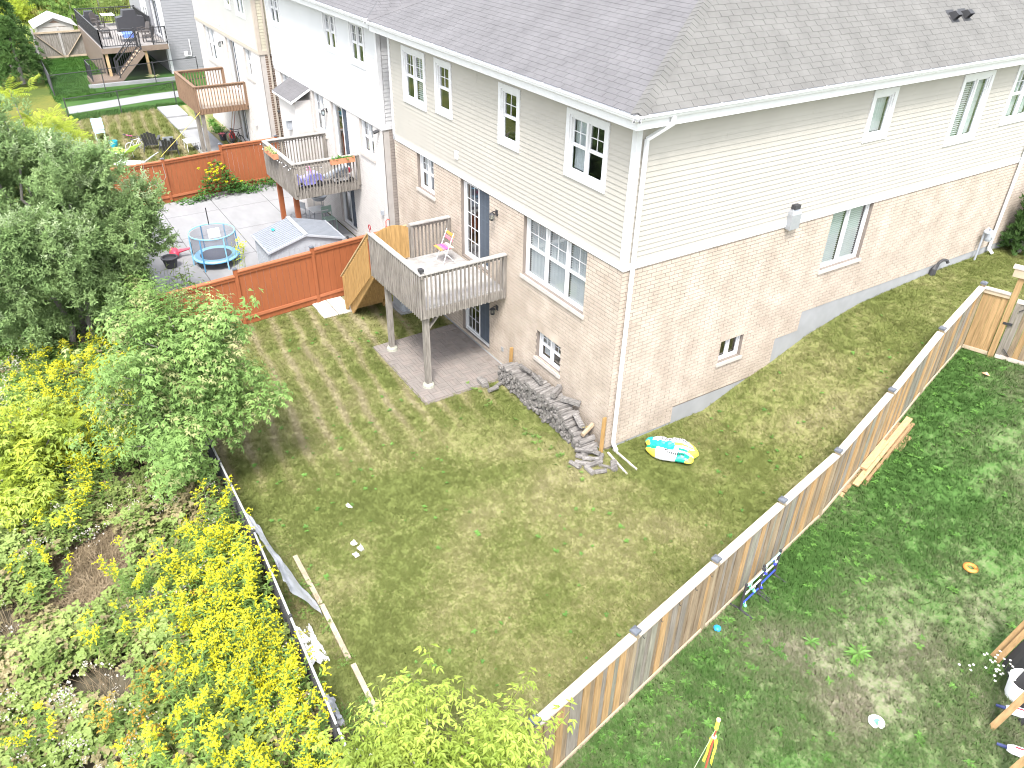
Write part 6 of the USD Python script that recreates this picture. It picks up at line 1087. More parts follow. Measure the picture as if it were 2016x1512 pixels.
# fourth house: grey siding
T = Thing('grey_house', 'grey-sided house with white corner posts, farthest along the row behind the black-railed deck', 'house', (-46.3, .55, 0)); a4, b4, y4 = -57.0, -46.3, .55; FB4 = Fr((0, y4, 0), (1, 0, 0), (0, -1, 0)); FS4 = Fr((b4, 0, 0), (0, 1, 0), (1, 0, 0)); lo4 = [(-49.4, -47.2, 2.0, 4.2), (-52.6, -50.6, 2.6, 4.2)]
w = wall(T, FB4, sbox(a4, 0, b4, 6.4), lo4, .2, SIDING_G, 'siding_wall'); siding(T, FB4, a4, b4 - .12, .15, 6.4, lo4, SIDING_G, w, .15); w = wall(T, FS4, sbox(y4 + .21, 0, 9, 6.4), [], .2, SIDING_G, 'siding_wall'); siding(T, FS4, y4 + .12, 9, .15, 6.4, [], SIDING_G, w, .15)
cb = MB(); FB4.box(cb, b4 - .12, b4 + .03, .0, 6.4, .002, .035); FS4.box(cb, y4 - .001, y4 + .12, .0, 6.4, .002, .035); T.part('corner_board', cb, WHITE); downpipe(T, [(b4 - .3, y4 - .05, 6.3), (b4 - .3, y4 - .05, .2)]); lowpoly_house_shell(T, a4, b4, y4, 16, 6.4, SIDING_G); hip_roof(T, a4, b4, y4, 16, 6.7, .5, SHINGLE, SHADOWGAP)
slider(T, FB4, *lo4[0], grid=None); window(T, FB4, *lo4[1], units=2, casing=.1, grille=None); T.part('electric_box', FS4.box(MB(), 1.5, 1.72, 1.0, 1.32, .022, .1), WHITE); T.part('conduit', MB().tube([FS4.P(1.72, 1.02, .06), FS4.P(1.9, 1.0, .06), FS4.P(1.95, 1.1, .06), FS4.P(1.95, 2.0, .06)], .03), WHITE)
# ---------------------------------------------------------------- their decks
def simple_deck(name, label, x0, x1, y0, y1, z, wood, railm, posts, postm, rz=.95, step=.13, floorm=None, ang=90, front_from=None):
    T = Thing(name, label, 'deck', (x0, y0, 0)); diag_boards(T, x0 + .02, y0 + .02, x1 - .02, y1 - .02, z, floorm or wood, ang=ang)
    for (a, b) in (((x0, y0), (x1, y0)), ((x0, y0 + .03), (x0, y1)), ((x1, y0 + .03), (x1, y1))): T.part('rim_joist', MB().bar((a[0], a[1], z - .14), (b[0], b[1], z - .14), .038, .24), wood)
    for a, b, n_ in (((x0 - .02, y0), (x1 + .07, y0), FNT), ((x1, y0 + .08), (x1, y1 - .02), RGT), ((x0, y0 + .08), (x0, y1 - .02), LFT)): rail(T, a, b, n_, railm, wood, zr=z + rz, zb=z - .24, step=step)
    for (x, y) in ((x0, y0), (x1, y0), (x0, y1 - .05), (x1, y1 - .05)): T.part('rail_post', MB().box(x - .045, y - .045 + .03, z - .1, x + .045, y + .045 + .03, z + rz - .02), wood)
    for (x, y) in posts: T.part('post', MB().box(x - .08, y - .08, 0, x + .08, y + .08, z - .03), postm)
    return T
simple_deck('wooden_deck', 'raised grey deck with rust-red posts and planters on the white house', -17.15, -14.1, -2.22, .05, 2.38, GREYW, GREYH, ((-16.95, -1.95), (-15.15, -1.95)), RED, step=.115)
simple_deck('wooden_deck', 'raised brown-stained deck on thin grey posts on the tan house', -30.4, -26.8, -2.25, -.02, 2.32, BRNW, BRNW, ((-28.1, -2.1), (-26.95, -2.1)), GREYW, floorm=mat('bleached_board', (.33, .28, .23), .85, var=.15, scale=4))
# black-railed deck with stairs
T = Thing('railed_deck', 'brown deck with black metal railing and a staircase on the grey house', 'deck', (-55.5, -3.4, 0)); dx0, dx1, dy0, dy1, dz = -55.5, -45.6, -3.4, .5, 1.95; COMP = mat('composite_brown', (0.14, 0.105, 0.08), .7, var=.1, scale=3)
diag_boards(T, dx0, dy0, dx1, dy1, dz, mat('composite_grey', (0.20, 0.185, 0.175), .7, var=.12, scale=3), ang=0, w=.2)
for a, b in (((dx0, dy0), (dx1, dy0)), ((dx1, dy0), (dx1, dy1))): T.part('fascia', MB().bar((*a, dz - .16), (*b, dz - .16), .04, .3), COMP)
T.part('skirt', MB().box(dx0, dy0 + .02, 0, dx1 - .4, dy0 + .06, dz - .32), COMP)
def metal_rail(T, a, b, z, h=1.0, sp=.14):
    a, b = np.asarray(a, float), np.asarray(b, float); za, zb = (z, z) if np.ndim(z) == 0 else z; A, B2 = np.r_[a, za], np.r_[b, zb]; T.part('hand_rail', MB().bar(A + up * h, B2 + up * h, .05, .05), BLACK); T.part('low_rail', MB().bar(A + up * .1, B2 + up * .1, .04, .04), BLACK)
    n = max(2, int(np.linalg.norm(b - a) / sp))
    for i in range(n): c = A + (B2 - A) * (i + .5) / n; T.part('baluster', MB().box(c[0] - .012, c[1] - .012, c[2] + .1, c[0] + .012, c[1] + .012, c[2] + h), BLACK)
    for c in (A, B2): T.part('rail_post', MB().box(c[0] - .035, c[1] - .035, c[2], c[0] + .035, c[1] + .035, c[2] + h + .06), BLACK)
metal_rail(T, (dx0 + .05, dy0 + .05), (dx1 - .05, dy0 + .05), dz); metal_rail(T, (dx1 - .05, dy0 + .05), (dx1 - .05, -1.35), dz); metal_rail(T, (dx1 - .05, -.35), (dx1 - .05, dy1), dz); metal_rail(T, (dx0 + .05, dy0 + .1), (dx0 + .05, dy1), dz); metal_rail(T, (dx0 + .2, dy1 - .06), (-50, dy1 - .06), dz)
for i in range(8): y = -1.35 - i * .19; z = dz - (i + 1) * .205; T.part('tread', MB().box(-45.55, y - .2, z - .04, -44.65, y + .02, z), CAPF); T.part('riser', MB().box(-45.54, y - .0, z, -44.66, y + .02, z + .17), COMP)
for x in (-45.57, -44.63): T.part('stringer', MB().bar((x, -1.2, dz - .18), (x, -2.95, .18), .04, .3), COMP); metal_rail(T, (x, -1.3), (x, -2.85), (dz - .05, .38), .95, .12)
T.part('landing', MB().box(-46.6, -4.5, 0, -44.55, -2.82, .32), COMP); metal_rail(T, (-44.62, -4.42), (-46.55, -4.42), .32, .9); metal_rail(T, (-46.55, -4.42), (-46.55, -2.9), .32, .9)
for x, y in ((-45.75, -3.2), (-45.75, -.9)): T.part('post', MB().box(x - .08, y - .08, 0, x + .08, y + .08, dz - .3), TANR)
T.part('bed_edging', MB().box(-44.5, -4.75, 0, -44.3, .45, .2), CONC)
# ---------------------------------------------------------------- what stands on and round them
def seat(name, label, c, rz, m, kind='wicker', group=None, z=0):
    T = Thing(name, label, 'chair', (c[0], c[1], z), rz, group=group, local=True)
    if kind == 'wicker':
        T.part('seat', MB().box(-.27, -.27, .36, .27, .27, .43), m); T.part('backrest', MB().add(*[MB().prism(Polygon([(-.27, 0), (.27, 0), (.25, .45), (.12, .56), (-.12, .56), (-.25, .45)]), 0, .05, lambda v: np.c_[v[:, 0], .24 + v[:, 2] + v[:, 1] * .25, .4 + v[:, 1]]).arrays()][0]), m)
        for s in (-.26, .26): T.part('armrest', MB().tube([(s, -.27, .05), (s, -.25, .6), (s, .1, .62), (s, .27, .55)], .03), m)
        for s in (-.24, .24):
            for t in (-.24, .24): T.part('leg', MB().tube([(s, t, .37), (s, t, 0)], .02), m)
    else:  # slatted garden chair with a tall fan back
        for i in range(5): x = -.26 + i * .13; T.part('back_slat', MB().hexa([(x - .055, .1, .30), (x + .055, .1, .30), (x + .055, .125, .30), (x - .055, .125, .30), (x - .06, .46, 1.0 - abs(i - 2) * .06), (x + .06, .46, 1.0 - abs(i - 2) * .06), (x + .06, .485, 1.0 - abs(i - 2) * .06), (x - .06, .485, 1.0 - abs(i - 2) * .06)]), m)
        for i in range(5): y = -.42 + i * .115; T.part('seat_slat', MB().box(-.29, y, .36 - .025 * i, .29, y + .1, .385 - .025 * i), m)
        for s in (-.34, .34): T.part('armrest', MB().box(s - .06, -.45, .55, s + .06, .32, .58), m); T.part('leg', MB().bar((s, -.40, 0), (s, -.38, .55), .05, .09), m); T.part('leg', MB().bar((s, -.40, .34), (s, .48, .0), .04, .1), m)
    return T
WICK = plain('dark_wicker', (0.055, 0.048, 0.045), .7); ADIR = plain('dark_resin', (0.035, 0.034, 0.034), .5); gcs = 'dark garden chairs on the black-railed deck'
for i, (x, y, rz, lb) in enumerate(((-49.0, -2.55, math.pi, 'dark wicker chair at the front rail of the black-railed deck'), (-53.5, -2.3, 2.2, 'dark wicker chair at the far left of the black-railed deck by the white table'), (-48.3, -.35, .3, 'dark wicker chair by the patio door on the black-railed deck'), (-46.7, -.4, -.5, 'dark wicker chair at the right end of the black-railed deck beside the stair'))): seat('patio_chair', lb, (x, y), rz, WICK, z=dz)
def table(name, label, x, y, z, w, d, h, top, leg, cloth_=None):
    T = Thing(name, label, 'table', (x, y, z)); T.part('table_top', MB().box(x - w / 2, y - d / 2, z + h - .03, x + w / 2, y + d / 2, z + h), top)
    for s in (-1, 1):
        for t in (-1, 1): T.part('leg', MB().tube([(x + s * (w / 2 - .05), y + t * (d / 2 - .05), z + h - .03), (x + s * (w / 2 - .03), y + t * (d / 2 - .03), z)], .016), leg)
    return T
BLUEC = plain('blue_cloth', (0.10, 0.17, 0.50), .7); T = table('patio_table', 'low table under a blue and white cloth in the middle of the black-railed deck', -47.7, -1.55, dz, 1.0, .9, .45, WHITE, BLACK); T.part('blue_cloth', MB().box(-48.22, -1.75, dz + .25, -47.18, -1.1, dz + .47), BLUEC); table('patio_table', 'white table at the far end of the black-railed deck', -54.3, -1.5, dz, 1.1, .8, .72, plain('table_white', (.66, .68, .62), .5), BLACK)
def grill(label, x, y, z, s):
    T = Thing('covered_grill', label, 'barbecue', (x, y, z)); m = plain('grill_cover', (0.028, 0.028, 0.032), .55); T.part('cover', MB().prism(Polygon([(-.75 * s, 0), (.75 * s, 0), (.75 * s, .75 * s), (.4 * s, .82 * s), (.32 * s, 1.15 * s), (-.32 * s, 1.15 * s), (-.4 * s, .82 * s), (-.75 * s, .75 * s)]), -.33 * s, .33 * s, lambda v: np.c_[x + v[:, 2], y + v[:, 0], z + v[:, 1]]), m); T.part('cover_hem', MB().box(x - .35 * s, y - .77 * s, z, x + .35 * s, y + .77 * s, z + .04), m)
grill('large grill under a black cover against the wall on the black-railed deck', -51.5, -.55, dz, 1.15); grill('smaller black-covered grill at the far left corner of the black-railed deck', -54.9, -2.6, dz, .8)
T = Thing('board_gate_fence', 'weathered grey board fence with two diagonal braces beyond the vivid green yard', 'fence', (-54.7, -6.35, 0)); boards(T, np.array([-54.75, -6.3, 0]), np.array([0, 1., 0]), np.array([1., 0, 0]), 3.1, 22, .08, 1.75, [GREYW])
for y in (-6.35, -4.75, -3.2): T.part('post', MB().box(-54.83, y - .07, 0, -54.69, y + .07, 2.0), GREYH)
for z in (.12, 1.7): T.part('rail', MB().bar((-54.70, -6.3, z), (-54.70, -3.2, z), .05, .12), CAPF)
for a, b in (((-6.2, 1.6), (-4.85, .18)), ((-3.3, 1.6), (-4.55, .18))): T.part('brace', MB().bar((-54.665, a[0], a[1]), (-54.665, b[0], b[1]), .03, .11, up=(1, 0, 0)), CAPF)
PLASB = plain('shed_resin', (0.36, 0.34, 0.31), .6); SHR = plain('shed_resin_roof', (0.42, 0.42, 0.41), .6)
T = Thing('resin_shed', 'small beige plastic shed with a pale gable roof behind the braced board fence', 'shed', (-58.5, -4.7, 0)); T.part('walls', MB().prism(Polygon([(-1.15, 0), (1.15, 0), (1.15, 1.75), (0, 2.25), (-1.15, 1.75)]), -1.5, 1.5, lambda v: np.c_[-58.6 + v[:, 2], -4.7 + v[:, 0], v[:, 1]]), PLASB)
for s in (-1, 1): T.part('roof_panel', MB().hexa([(-60.3, -4.7, 2.27), (-56.95, -4.7, 2.27), (-56.95, -4.7 + s * 1.4, 1.66), (-60.3, -4.7 + s * 1.4, 1.66), (-60.3, -4.7, 2.33), (-56.95, -4.7, 2.33), (-56.95, -4.7 + s * 1.4, 1.72), (-60.3, -4.7 + s * 1.4, 1.72)]), SHR)
T.part('gable_vent', MB().prism(Polygon([(-.35, 1.95), (.35, 1.95), (0, 2.12)]), 0, .01, lambda v: np.c_[-57.09 + v[:, 2], -4.7 + v[:, 0], v[:, 1]]), plain('shed_brown', (.16, .11, .08), .7)); T.part('door_line', MB().box(-57.095, -5.5, 1.68, -57.085, -3.9, 1.70), plain('shed_brown', (.16, .11, .08), .7))
single('hosta_plant', MB().add(rosette(210, 26, .42, .20, .8).arrays()[0] + [-45.0, -.95, .12], rosette(210, 26, .42, .20, .8).arrays()[1]), LF_HOSTA, 'variegated yellow-green hosta beside the brown staircase foot', 'plant')
# yard of the tan house
seat('garden_chair', 'black slatted garden chair, the upright bare one on the grass of the third yard', (-29.7, -4.1), -1.9, ADIR, 'adirondack'); T = seat('garden_chair', 'black slatted garden chair with a grey towel over its back', (-28.4, -3.55), -1.7, ADIR, 'adirondack'); T.part('towel', MB().hexa([(-.22, .18, .55), (.24, .18, .55), (.24, .21, .55), (-.22, .21, .55), (-.22, .44, 1.0), (.24, .44, 1.0), (.24, .53, 1.02), (-.22, .53, 1.02)]), plain('towel_grey', (.33, .35, .38), .9))
table('small_table', 'small white table on the grass beside the paved path', -28.7, -2.5, 0, .75, .6, .5, WHITE, WHITE)
def bicycle(label, x, y, rz, s, frame, tyre, lay=0.0, rim=None):
    T = Thing('bicycle', label, 'bicycle', (x, y, 0), rz, local=True); tl = lambda mb: mb if not lay else MB().add(mb.arrays()[0] @ rotm_((1, 0, 0), lay).T + [0, 0, .06], mb.arrays()[1]); R = .31 * s
    for cx in (-.48 * s, .5 * s):
        T.part('tyre', tl(MB().ring((cx, 0, R), R, .022 * s + .004, 20, 6, axis=1)), tyre); sp = MB().ring((cx, 0, R), R * .9, .006, 18, 4, axis=1)
        for k in range(6): a = k * math.pi / 6; sp.tube([(cx - R * .9 * math.cos(a), 0, R - R * .9 * math.sin(a)), (cx + R * .9 * math.cos(a), 0, R + R * .9 * math.sin(a))], .003, 3)
        T.part('spokes', tl(sp), rim or GALV)
    A, B_, C2, D2 = np.array([-.48 * s, 0, R]), np.array([-.08 * s, 0, R * .9]), np.array([-.2 * s, 0, R + .42 * s]), np.array([.36 * s, 0, R + .45 * s]); f = MB()
    for p, q in ((A, B_), (A, C2), (B_, C2), (B_, D2), (C2, D2), (D2, np.array([.5 * s, 0, R]))): f.tube([p, q], .016 * s + .004, 6)
    T.part('frame', tl(f), frame); T.part('handlebar', tl(MB().tube([(.34 * s, -.26 * s, R + .62 * s), (.33 * s, 0, R + .58 * s), (.34 * s, .26 * s, R + .62 * s)], .013)), BLACKP); T.part('stem', tl(MB().tube([D2, (.33 * s, 0, R + .58 * s)], .014)), frame); T.part('saddle', tl(MB().ball((-.22 * s, 0, R + .5 * s), .1 * s, 1, (1.3, .7, .35))), BLACKP); T.part('pedals', tl(MB().tube([(-.08 * s, -.16 * s, R * .6), (-.08 * s, .16 * s, R * 1.2)], .014)), BLACKP); return T
PINK = plain('bike_pink', (.62, .10, .30), .4); bicycle('pink child bicycle lying on the grass of the third yard', -32.2, -4.45, .6, .62, PINK, BLACKP, lay=1.15, rim=WHITE); bicycle('white child bicycle standing behind the bare black garden chair', -30.1, -4.75, 1.9, .66, WHITE, plain('tyre_grey', (.4, .4, .42), .6)); bicycle('dark adult bicycle leaning by the lower patio door of the tan house', -28.5, -.45, .35, .95, BLACK, BLACKP)
LIME = plain('lime_fabric', (.42, .62, .10), .7); ALU = plain('alu_tube', (.45, .47, .5), .4, .4)
def lounger(label, x, y, rz, m, slats=9):
    T = Thing('sun_lounger', label, 'lounger', (x, y, 0), rz, local=True)
    for s in (-.3, .3): T.part('side_rail', MB().tube([(-.9, s, .32), (.3, s, .32), (.95, s, .75)], .018), ALU)
    for i in range(slats): t = i / (slats - 1); T.part('strap', MB().box(-.88 + t * 1.15, -.3, .325, -.80 + t * 1.15, .3, .34), m)
    for i in range(6): t = i / 5; c = np.array([.36 + t * .56, 0, .37 + t * .38]); T.part('strap', MB().obox(c, (.04, 0, .028), (0, .3, 0), (-.005, 0, .007)), m)
    for x_ in (-.75, .2): T.part('leg_frame', MB().tube([(x_, -.3, .32), (x_ + .05, -.3, 0), (x_ + .05, .3, 0), (x_, .3, .32)], .016), ALU)
lounger('pale strapped sun lounger nearest the red fence in the third yard', -26.9, -5.3, .9, plain('pale_strap', (.62, .70, .68), .6)); lounger('lime green sun lounger with a dark frame beyond the pale one', -28.9, -5.5, .5, LIME)
T = Thing('blue_chair', 'light blue folding chair half hidden by the silvery tree', 'chair', (-32.6, -5.9, 0)); LBL = plain('light_blue', (.30, .50, .66), .6); T.part('seat', MB().box(-32.85, -6.15, .4, -32.35, -5.7, .43), LBL); T.part('backrest', MB().bar((-32.85, -5.9, .45), (-33.05, -5.9, .95), .5, .03, up=(1, 0, 0)), LBL)
for s in (-6.12, -5.72): T.part('leg', MB().tube([(-32.4, s, .4), (-32.8, s, 0)], .015), ALU); T.part('leg', MB().tube([(-32.8, s, .4), (-32.4, s, 0)], .015), ALU)
single('teal_bucket', MB().lathe([(0, .0), (.15, .01), (.2, .32), (.18, .32), (.14, .03), (0, .03)], (-31.0, -5.6, 0), 14), plain('teal_plastic', (.02, .25, .32), .5), 'dark teal bucket among the loungers of the third yard', 'bucket')
for i, (a, b, c, d) in enumerate(((-37.3, -2.3, -34.9, -1.2), (-34.75, -2.3, -32.4, -1.1), (-32.2, -2.3, -24.6, -1.0))): struct('path_slab' , MB().box(a, b, -.05, c, d, .06 + .05 * (2 - i)), CONC_P)
def pot_plant(label, x, y, r, h, potm, lf, n, leafL, cat='plant pot', z=0, name='potted_plant', seed=1, spread=1.0):
    T = Thing(name, label, cat, (x, y, z)); T.part('pot', MB().lathe([(0, 0), (r * .72, 0), (r, h), (r * 1.12, h), (r * 1.12, h * 1.1), (r * .9, h * 1.1), (r * .85, h * .9), (0, h * .9)], (x, y, z), 14), potm)
    if n: v, f = MB().arrays(); m = MB(); rr = np.random.default_rng(seed); [leaf(m, np.array([x, y, z + h * .9]) + np.r_[rr.normal(0, r * .35, 2), 0] * spread, rnd_dir(rr, .15), leafL * rr.uniform(.6, 1.3), leafL * .4, (0, 0, 1), .1, .3) for _ in range(n)]; T.part('leaves', m, lf)
    return T
POTD = plain('pot_dark', (.035, .035, .04), .6); POTT = plain('pot_terracotta', (.40, .17, .09), .7); PINKF = plain('pink_flower', (.72, .22, .26), .7)
pot_plant('dark pot of pink flowers beside the paved path of the tan house', -29.75, -.75, .18, .3, POTD, PINKF, 60, .14, seed=2); single('red_can', MB().lathe([(0, 0), (.14, .02), (.16, .3), (.09, .42), (.05, .5), (0, .5)], (-29.5, -.35, 0), 12), plain('can_red', (.55, .03, .03), .4), 'red can against the wall by the lower patio door of the tan house', 'can')
for i, (x, y, s_, lb) in enumerate(((-31.2, -.6, 1.0, 'bushy green plant in the bed beneath the brown deck, nearest the pink flowers'), (-32.2, -.5, .8, 'green plant in the middle of the bed beneath the brown deck'), (-33.1, -.45, .7, 'green plant at the far end of the bed beneath the brown deck'))):
    m = MB(); rr = np.random.default_rng(220 + i); [leaf(m, np.array([x, y, .1]) + rr.normal(0, .14, 3) * [1, 1, .5] * s_, rnd_dir(rr, .1), .22 * s_ * rr.uniform(.6, 1.2), .09 * s_, (0, 0, 1), .1, .3) for _ in range(90)]; single('garden_plant', m, LF_WEED, lb, 'plant')
T = Thing('garden_tools', 'long-handled garden tools leaning on the wall beside the lower patio door', 'tools', (-29.35, -.2, 0)); T.part('rake_handle', MB().tube([(-29.4, -.5, 0), (-29.4, -.06, 1.8)], .015), TANW); T.part('broom_handle', MB().tube([(-29.2, -.45, 0), (-29.2, -.06, 1.5)], .015), RED); T.part('broom_head', MB().box(-29.35, -.52, 0, -29.05, -.42, .12), BLACKP)
single('clothes_line', MB().tube([(-22.2, -4.95, 1.82), (-24.5, -3.9, 1.72), (-26.8, -2.2, 2.2)], .012, 4), plain('yellow_rope', (.62, .52, .12), .7), 'yellow rope strung from the far red fence to the brown deck', 'rope')
# concrete yard of the white house
T = Thing('trampoline', 'small blue round trampoline with a net enclosure on the concrete patio', 'trampoline', (-15.15, -4.97, 0)); tc = np.array([-15.15, -4.97, 0]); TB = plain('tramp_blue', (.07, .24, .42), .45); TBL = plain('tramp_light_blue', (.19, .40, .55), .45); TN = plain('tramp_mat', (.05, .05, .06), .7)
T.part('jumping_mat', MB().lathe([(0, .36), (.52, .36), (.52, .355)], tc, 32), TN); T.part('spring_pad', MB().lathe([(.52, .375), (.55, .39), (.70, .385), (.74, .34), (.72, .30)], tc, 32), TBL); T.part('frame_ring', MB().ring(tc + [0, 0, .32], .72, .022, 32, 6), TB); T.part('top_ring', MB().ring(tc + [0, 0, 1.18], .74, .024, 32, 6), TBL)
for k in range(6): a = k * math.pi / 3 + .25; e = np.array([math.cos(a), math.sin(a), 0]); T.part('net_pole', MB().tube([tc + e * .76, tc + e * .76 + up * .35, tc + e * .74 + up * 1.18], .022), TB if k % 2 else TBL)
for k in range(3): a = k * 2.094 + .25; e1, e2 = np.array([math.cos(a), math.sin(a), 0]), np.array([math.cos(a + 1.047), math.sin(a + 1.047), 0]); T.part('leg', MB().tube([tc + e1 * .7 + up * .32, tc + e1 * .74 + up * .02, tc + e2 * .74 + up * .02, tc + e2 * .7 + up * .32], .018), GALV)
NN = {'t': ('transparent_bsdf', {'color': (.95, .95, .95)}), 'd': ('diffuse_bsdf', {'color': (.10, .11, .14)}), 'm': ('mix_closure', {'fac': .38})}
NETM = usdkit.material(stage, '/World/Looks/tramp_net', NN, [('t.BSDF', 'm.closure1'), ('d.BSDF', 'm.closure2')], surface='m.closure'); T.part('net', MB().lathe([(.69, .38), (.71, 1.14)], tc, 32), NETM)
T.part('ball_hoop', MB().tube([tc + [-.72, .1, 1.15], tc + [-.74, .1, 1.75]], .018), BLACKP); T.part('hoop_board', MB().box(tc[0] - .60, tc[1] - .02, .72, tc[0] - .56, tc[1] + .38, 1.05), WHITE)
T = Thing('toy_helicopter', 'red ride-on toy with black rotor blades on the concrete patio', 'toy', (-16.35, -6.1, 0)); RR_ = plain('toy_bright_red', (.58, .05, .09), .4); c = np.array([-16.35, -6.1, .22]); T.part('body', MB().ball(c, .22, 2, (1.2, .75, .75)), RR_, smooth=True); T.part('tail', MB().tube([c + [.1, .12, .05], c + [.2, .55, .12]], [.07, .03]), RR_); T.part('tail_rotor', MB().bar(c + [.2, .56, -.1], c + [.2, .56, .34], .03, .03), BLACKP); T.part('mast', MB().tube([c + [0, 0, .15], c + [0, 0, .42]], .02), BLACKP); T.part('rotor', MB().bar(c + [-.3, -.35, .40], c + [.25, .3, .40], .05, .015), BLACKP)
for s in (-.15, .15): T.part('wheel', MB().ring(c + [s, -.05, -.14], .06, .025, 12, 6, axis=0), BLACKP)
pot_plant('empty black flower pot on the concrete patio close to the red fence', -15.6, -6.4, .25, .34, POTD, None, 0, 0, name='flower_pot', z=.03); pot_plant('square-looking dark pot with a small plant at the left edge of the concrete patio', -17.5, -6.75, .2, .34, POTD, LF_DARK, 40, .2, seed=5, z=.03)
T = Thing('metal_shed', 'low grey metal shed with a ribbed gable roof on the concrete patio', 'shed', (-13.1, -2.68, 0)); CW = plain('shed_wall', (.33, .345, .37), .5, .1); CR = plain('shed_roof', (.21, .225, .25), .45, .15)
sx0_, sx1_, sy0_, sy1_ = -14.0, -12.25, -3.95, -1.4; T.part('walls', MB().prism(Polygon([(sy0_ + .06, 0), (sy1_ - .06, 0), (sy1_ - .06, 1.26), (-2.68, 1.6), (sy0_ + .06, 1.26)]), sx0_ + .06, sx1_ - .06, lambda v: np.c_[v[:, 2], v[:, 0], v[:, 1]]), CW)
rib = MB(); n = 14
for i in range(n): y = sy0_ + .12 + (sy1_ - sy0_ - .24) * i / (n - 1); rib.box(sx1_ - .061, y - .012, 0, sx1_ - .045, y + .012, 1.24)
for i in range(10): x = sx0_ + .12 + (sx1_ - sx0_ - .24) * i / 9; rib.box(x - .012, sy0_ + .045, 0, x + .012, sy0_ + .061, 1.24)
T.part('wall_rib', rib, CW, kind='stuff')
for s, ye in ((-1, sy0_), (1, sy1_)):
    rpn = T.part('roof_panel', MB().hexa([(sx0_, ye, 1.24), (sx1_, ye, 1.24), (sx1_, -2.68, 1.60), (sx0_, -2.68, 1.60), (sx0_, ye, 1.27), (sx1_, ye, 1.27), (sx1_, -2.68, 1.63), (sx0_, -2.68, 1.63)]), CR)
    for i in range(14): x = sx0_ + .06 + (sx1_ - sx0_ - .12) * i / 13; T.part('roof_rib', MB().bar((x, ye, 1.275), (x, -2.68, 1.635), .03, .03), CR, rpn)
    T.part('edge_trim', MB().bar((sx0_ - .01, ye, 1.255), (sx1_ + .01, ye, 1.255), .05, .05), CW); T.part('edge_trim', MB().bar((sx1_, ye, 1.255), (sx1_, -2.68, 1.615), .05, .06), CW)
T.part('ridge_trim', MB().bar((sx0_, -2.68, 1.65), (sx1_ + .03, -2.68, 1.65), .14, .02), CW)
single('teal_toy', MB().ball((-13.55, -3.35, 1.49), .06, 1, (1.6, 1, .4)), plain('teal_bright', (.02, .42, .42), .5), 'small teal thing lying on the ribbed shed roof', 'toy')
for i, (x, lb) in enumerate(((-14.35, 'planter box of green plants on the right rail of the deck with rust-red posts'), (-15.6, 'planter box of yellowish plants on the front rail of the deck with rust-red posts'))):
    T = Thing('planter_box', lb, 'planter', (x, -.6 if i == 0 else -2.3, 3.1)); c = (-13.98, -.55, 3.26) if i == 0 else (-15.9, -2.36, 3.26); hx, hy = (.09, .42) if i == 0 else (.5, .09); bx = MB(); bx.box(c[0] - hx, c[1] - hy, c[2] - .1, c[0] + hx, c[1] + hy, c[2] - .08); bx.box(c[0] - hx, c[1] - hy, c[2] - .08, c[0] - hx + .015, c[1] + hy, c[2] + .08); bx.box(c[0] + hx - .015, c[1] - hy, c[2] - .08, c[0] + hx, c[1] + hy, c[2] + .08); bx.box(c[0] - hx + .015, c[1] - hy, c[2] - .08, c[0] + hx - .015, c[1] - hy + .015, c[2] + .08); bx.box(c[0] - hx + .015, c[1] + hy - .015, c[2] - .08, c[0] + hx - .015, c[1] + hy, c[2] + .08); T.part('box', bx, POTT); T.part('soil', MB().box(c[0] - hx + .016, c[1] - hy + .016, c[2] - .07, c[0] + hx - .016, c[1] + hy - .016, c[2] + .04), SOIL)
    m = MB(); rr = np.random.default_rng(240 + i); [leaf(m, np.array([c[0] + rr.uniform(-hx, hx) * .9, c[1] + rr.uniform(-hy, hy) * .9, c[2] + .05]), rnd_dir(rr, .1), .12 * rr.uniform(.6, 1.4), .05, (0, 0, 1), .1, .3) for _ in range(90)]; T.part('leaves', m, (LF_WEED, LF_BOXT)[i])
T = Thing('toy_car', 'lavender ride-on toy car on the grey deck with rust-red posts', 'toy car', (-14.55, -1.7, 2.38)); LAV = plain('toy_lavender', (.30, .28, .66), .4); c = np.array([-14.55, -1.65, 2.38]); T.part('body', MB().prism(Polygon([(-.48, .1), (.48, .1), (.5, .32), (.36, .42), (.05, .42), (-.02, .3), (-.3, .3), (-.34, .46), (-.46, .46), (-.5, .3)]), -.24, .24, lambda v: c + np.c_[v[:, 2], v[:, 0], v[:, 1]]), LAV); T.part('windscreen', MB().tube([c + [-.2, .12, .4], c + [-.2, .05, .7], c + [.2, .05, .7], c + [.2, .12, .4]], .02), plain('toy_pink', (.7, .25, .42), .4))
for sx in (-.24, .24):
    for sy in (-.3, .32): T.part('wheel', MB().ring(c + [sx, sy, .11], .075, .04, 14, 6, axis=0), BLACKP)
T.part('hub_light', MB().ball(c + [.18, .47, .3], .05, 1), WHITE)
T = Thing('ride_on_toy', 'white and grey toy with a red seat on the deck with rust-red posts', 'toy', (-14.5, -.5, 2.38)); c = np.array([-14.45, -.5, 2.38]); T.part('base', MB().box(c[0] - .2, c[1] - .3, 2.46, c[0] + .2, c[1] + .35, 2.56), WHITE); T.part('back_panel', MB().hexa([c + [-.2, -.6, .2], c + [.15, -.6, .2], c + [.2, .2, .3], c + [-.2, .2, .3], c + [-.2, -.6, .24], c + [.15, -.6, .24], c + [.2, .2, .5], c + [-.2, .2, .5]]), GREYM); T.part('seat', MB().ball(c + [.05, .3, .36], .12, 1, (1, 1, .8)), RR_)
for sy in (-.2, .3): T.part('wheel', MB().ring(c + [.2, sy, .09], .06, .03, 12, 6, axis=0), BLACKP)
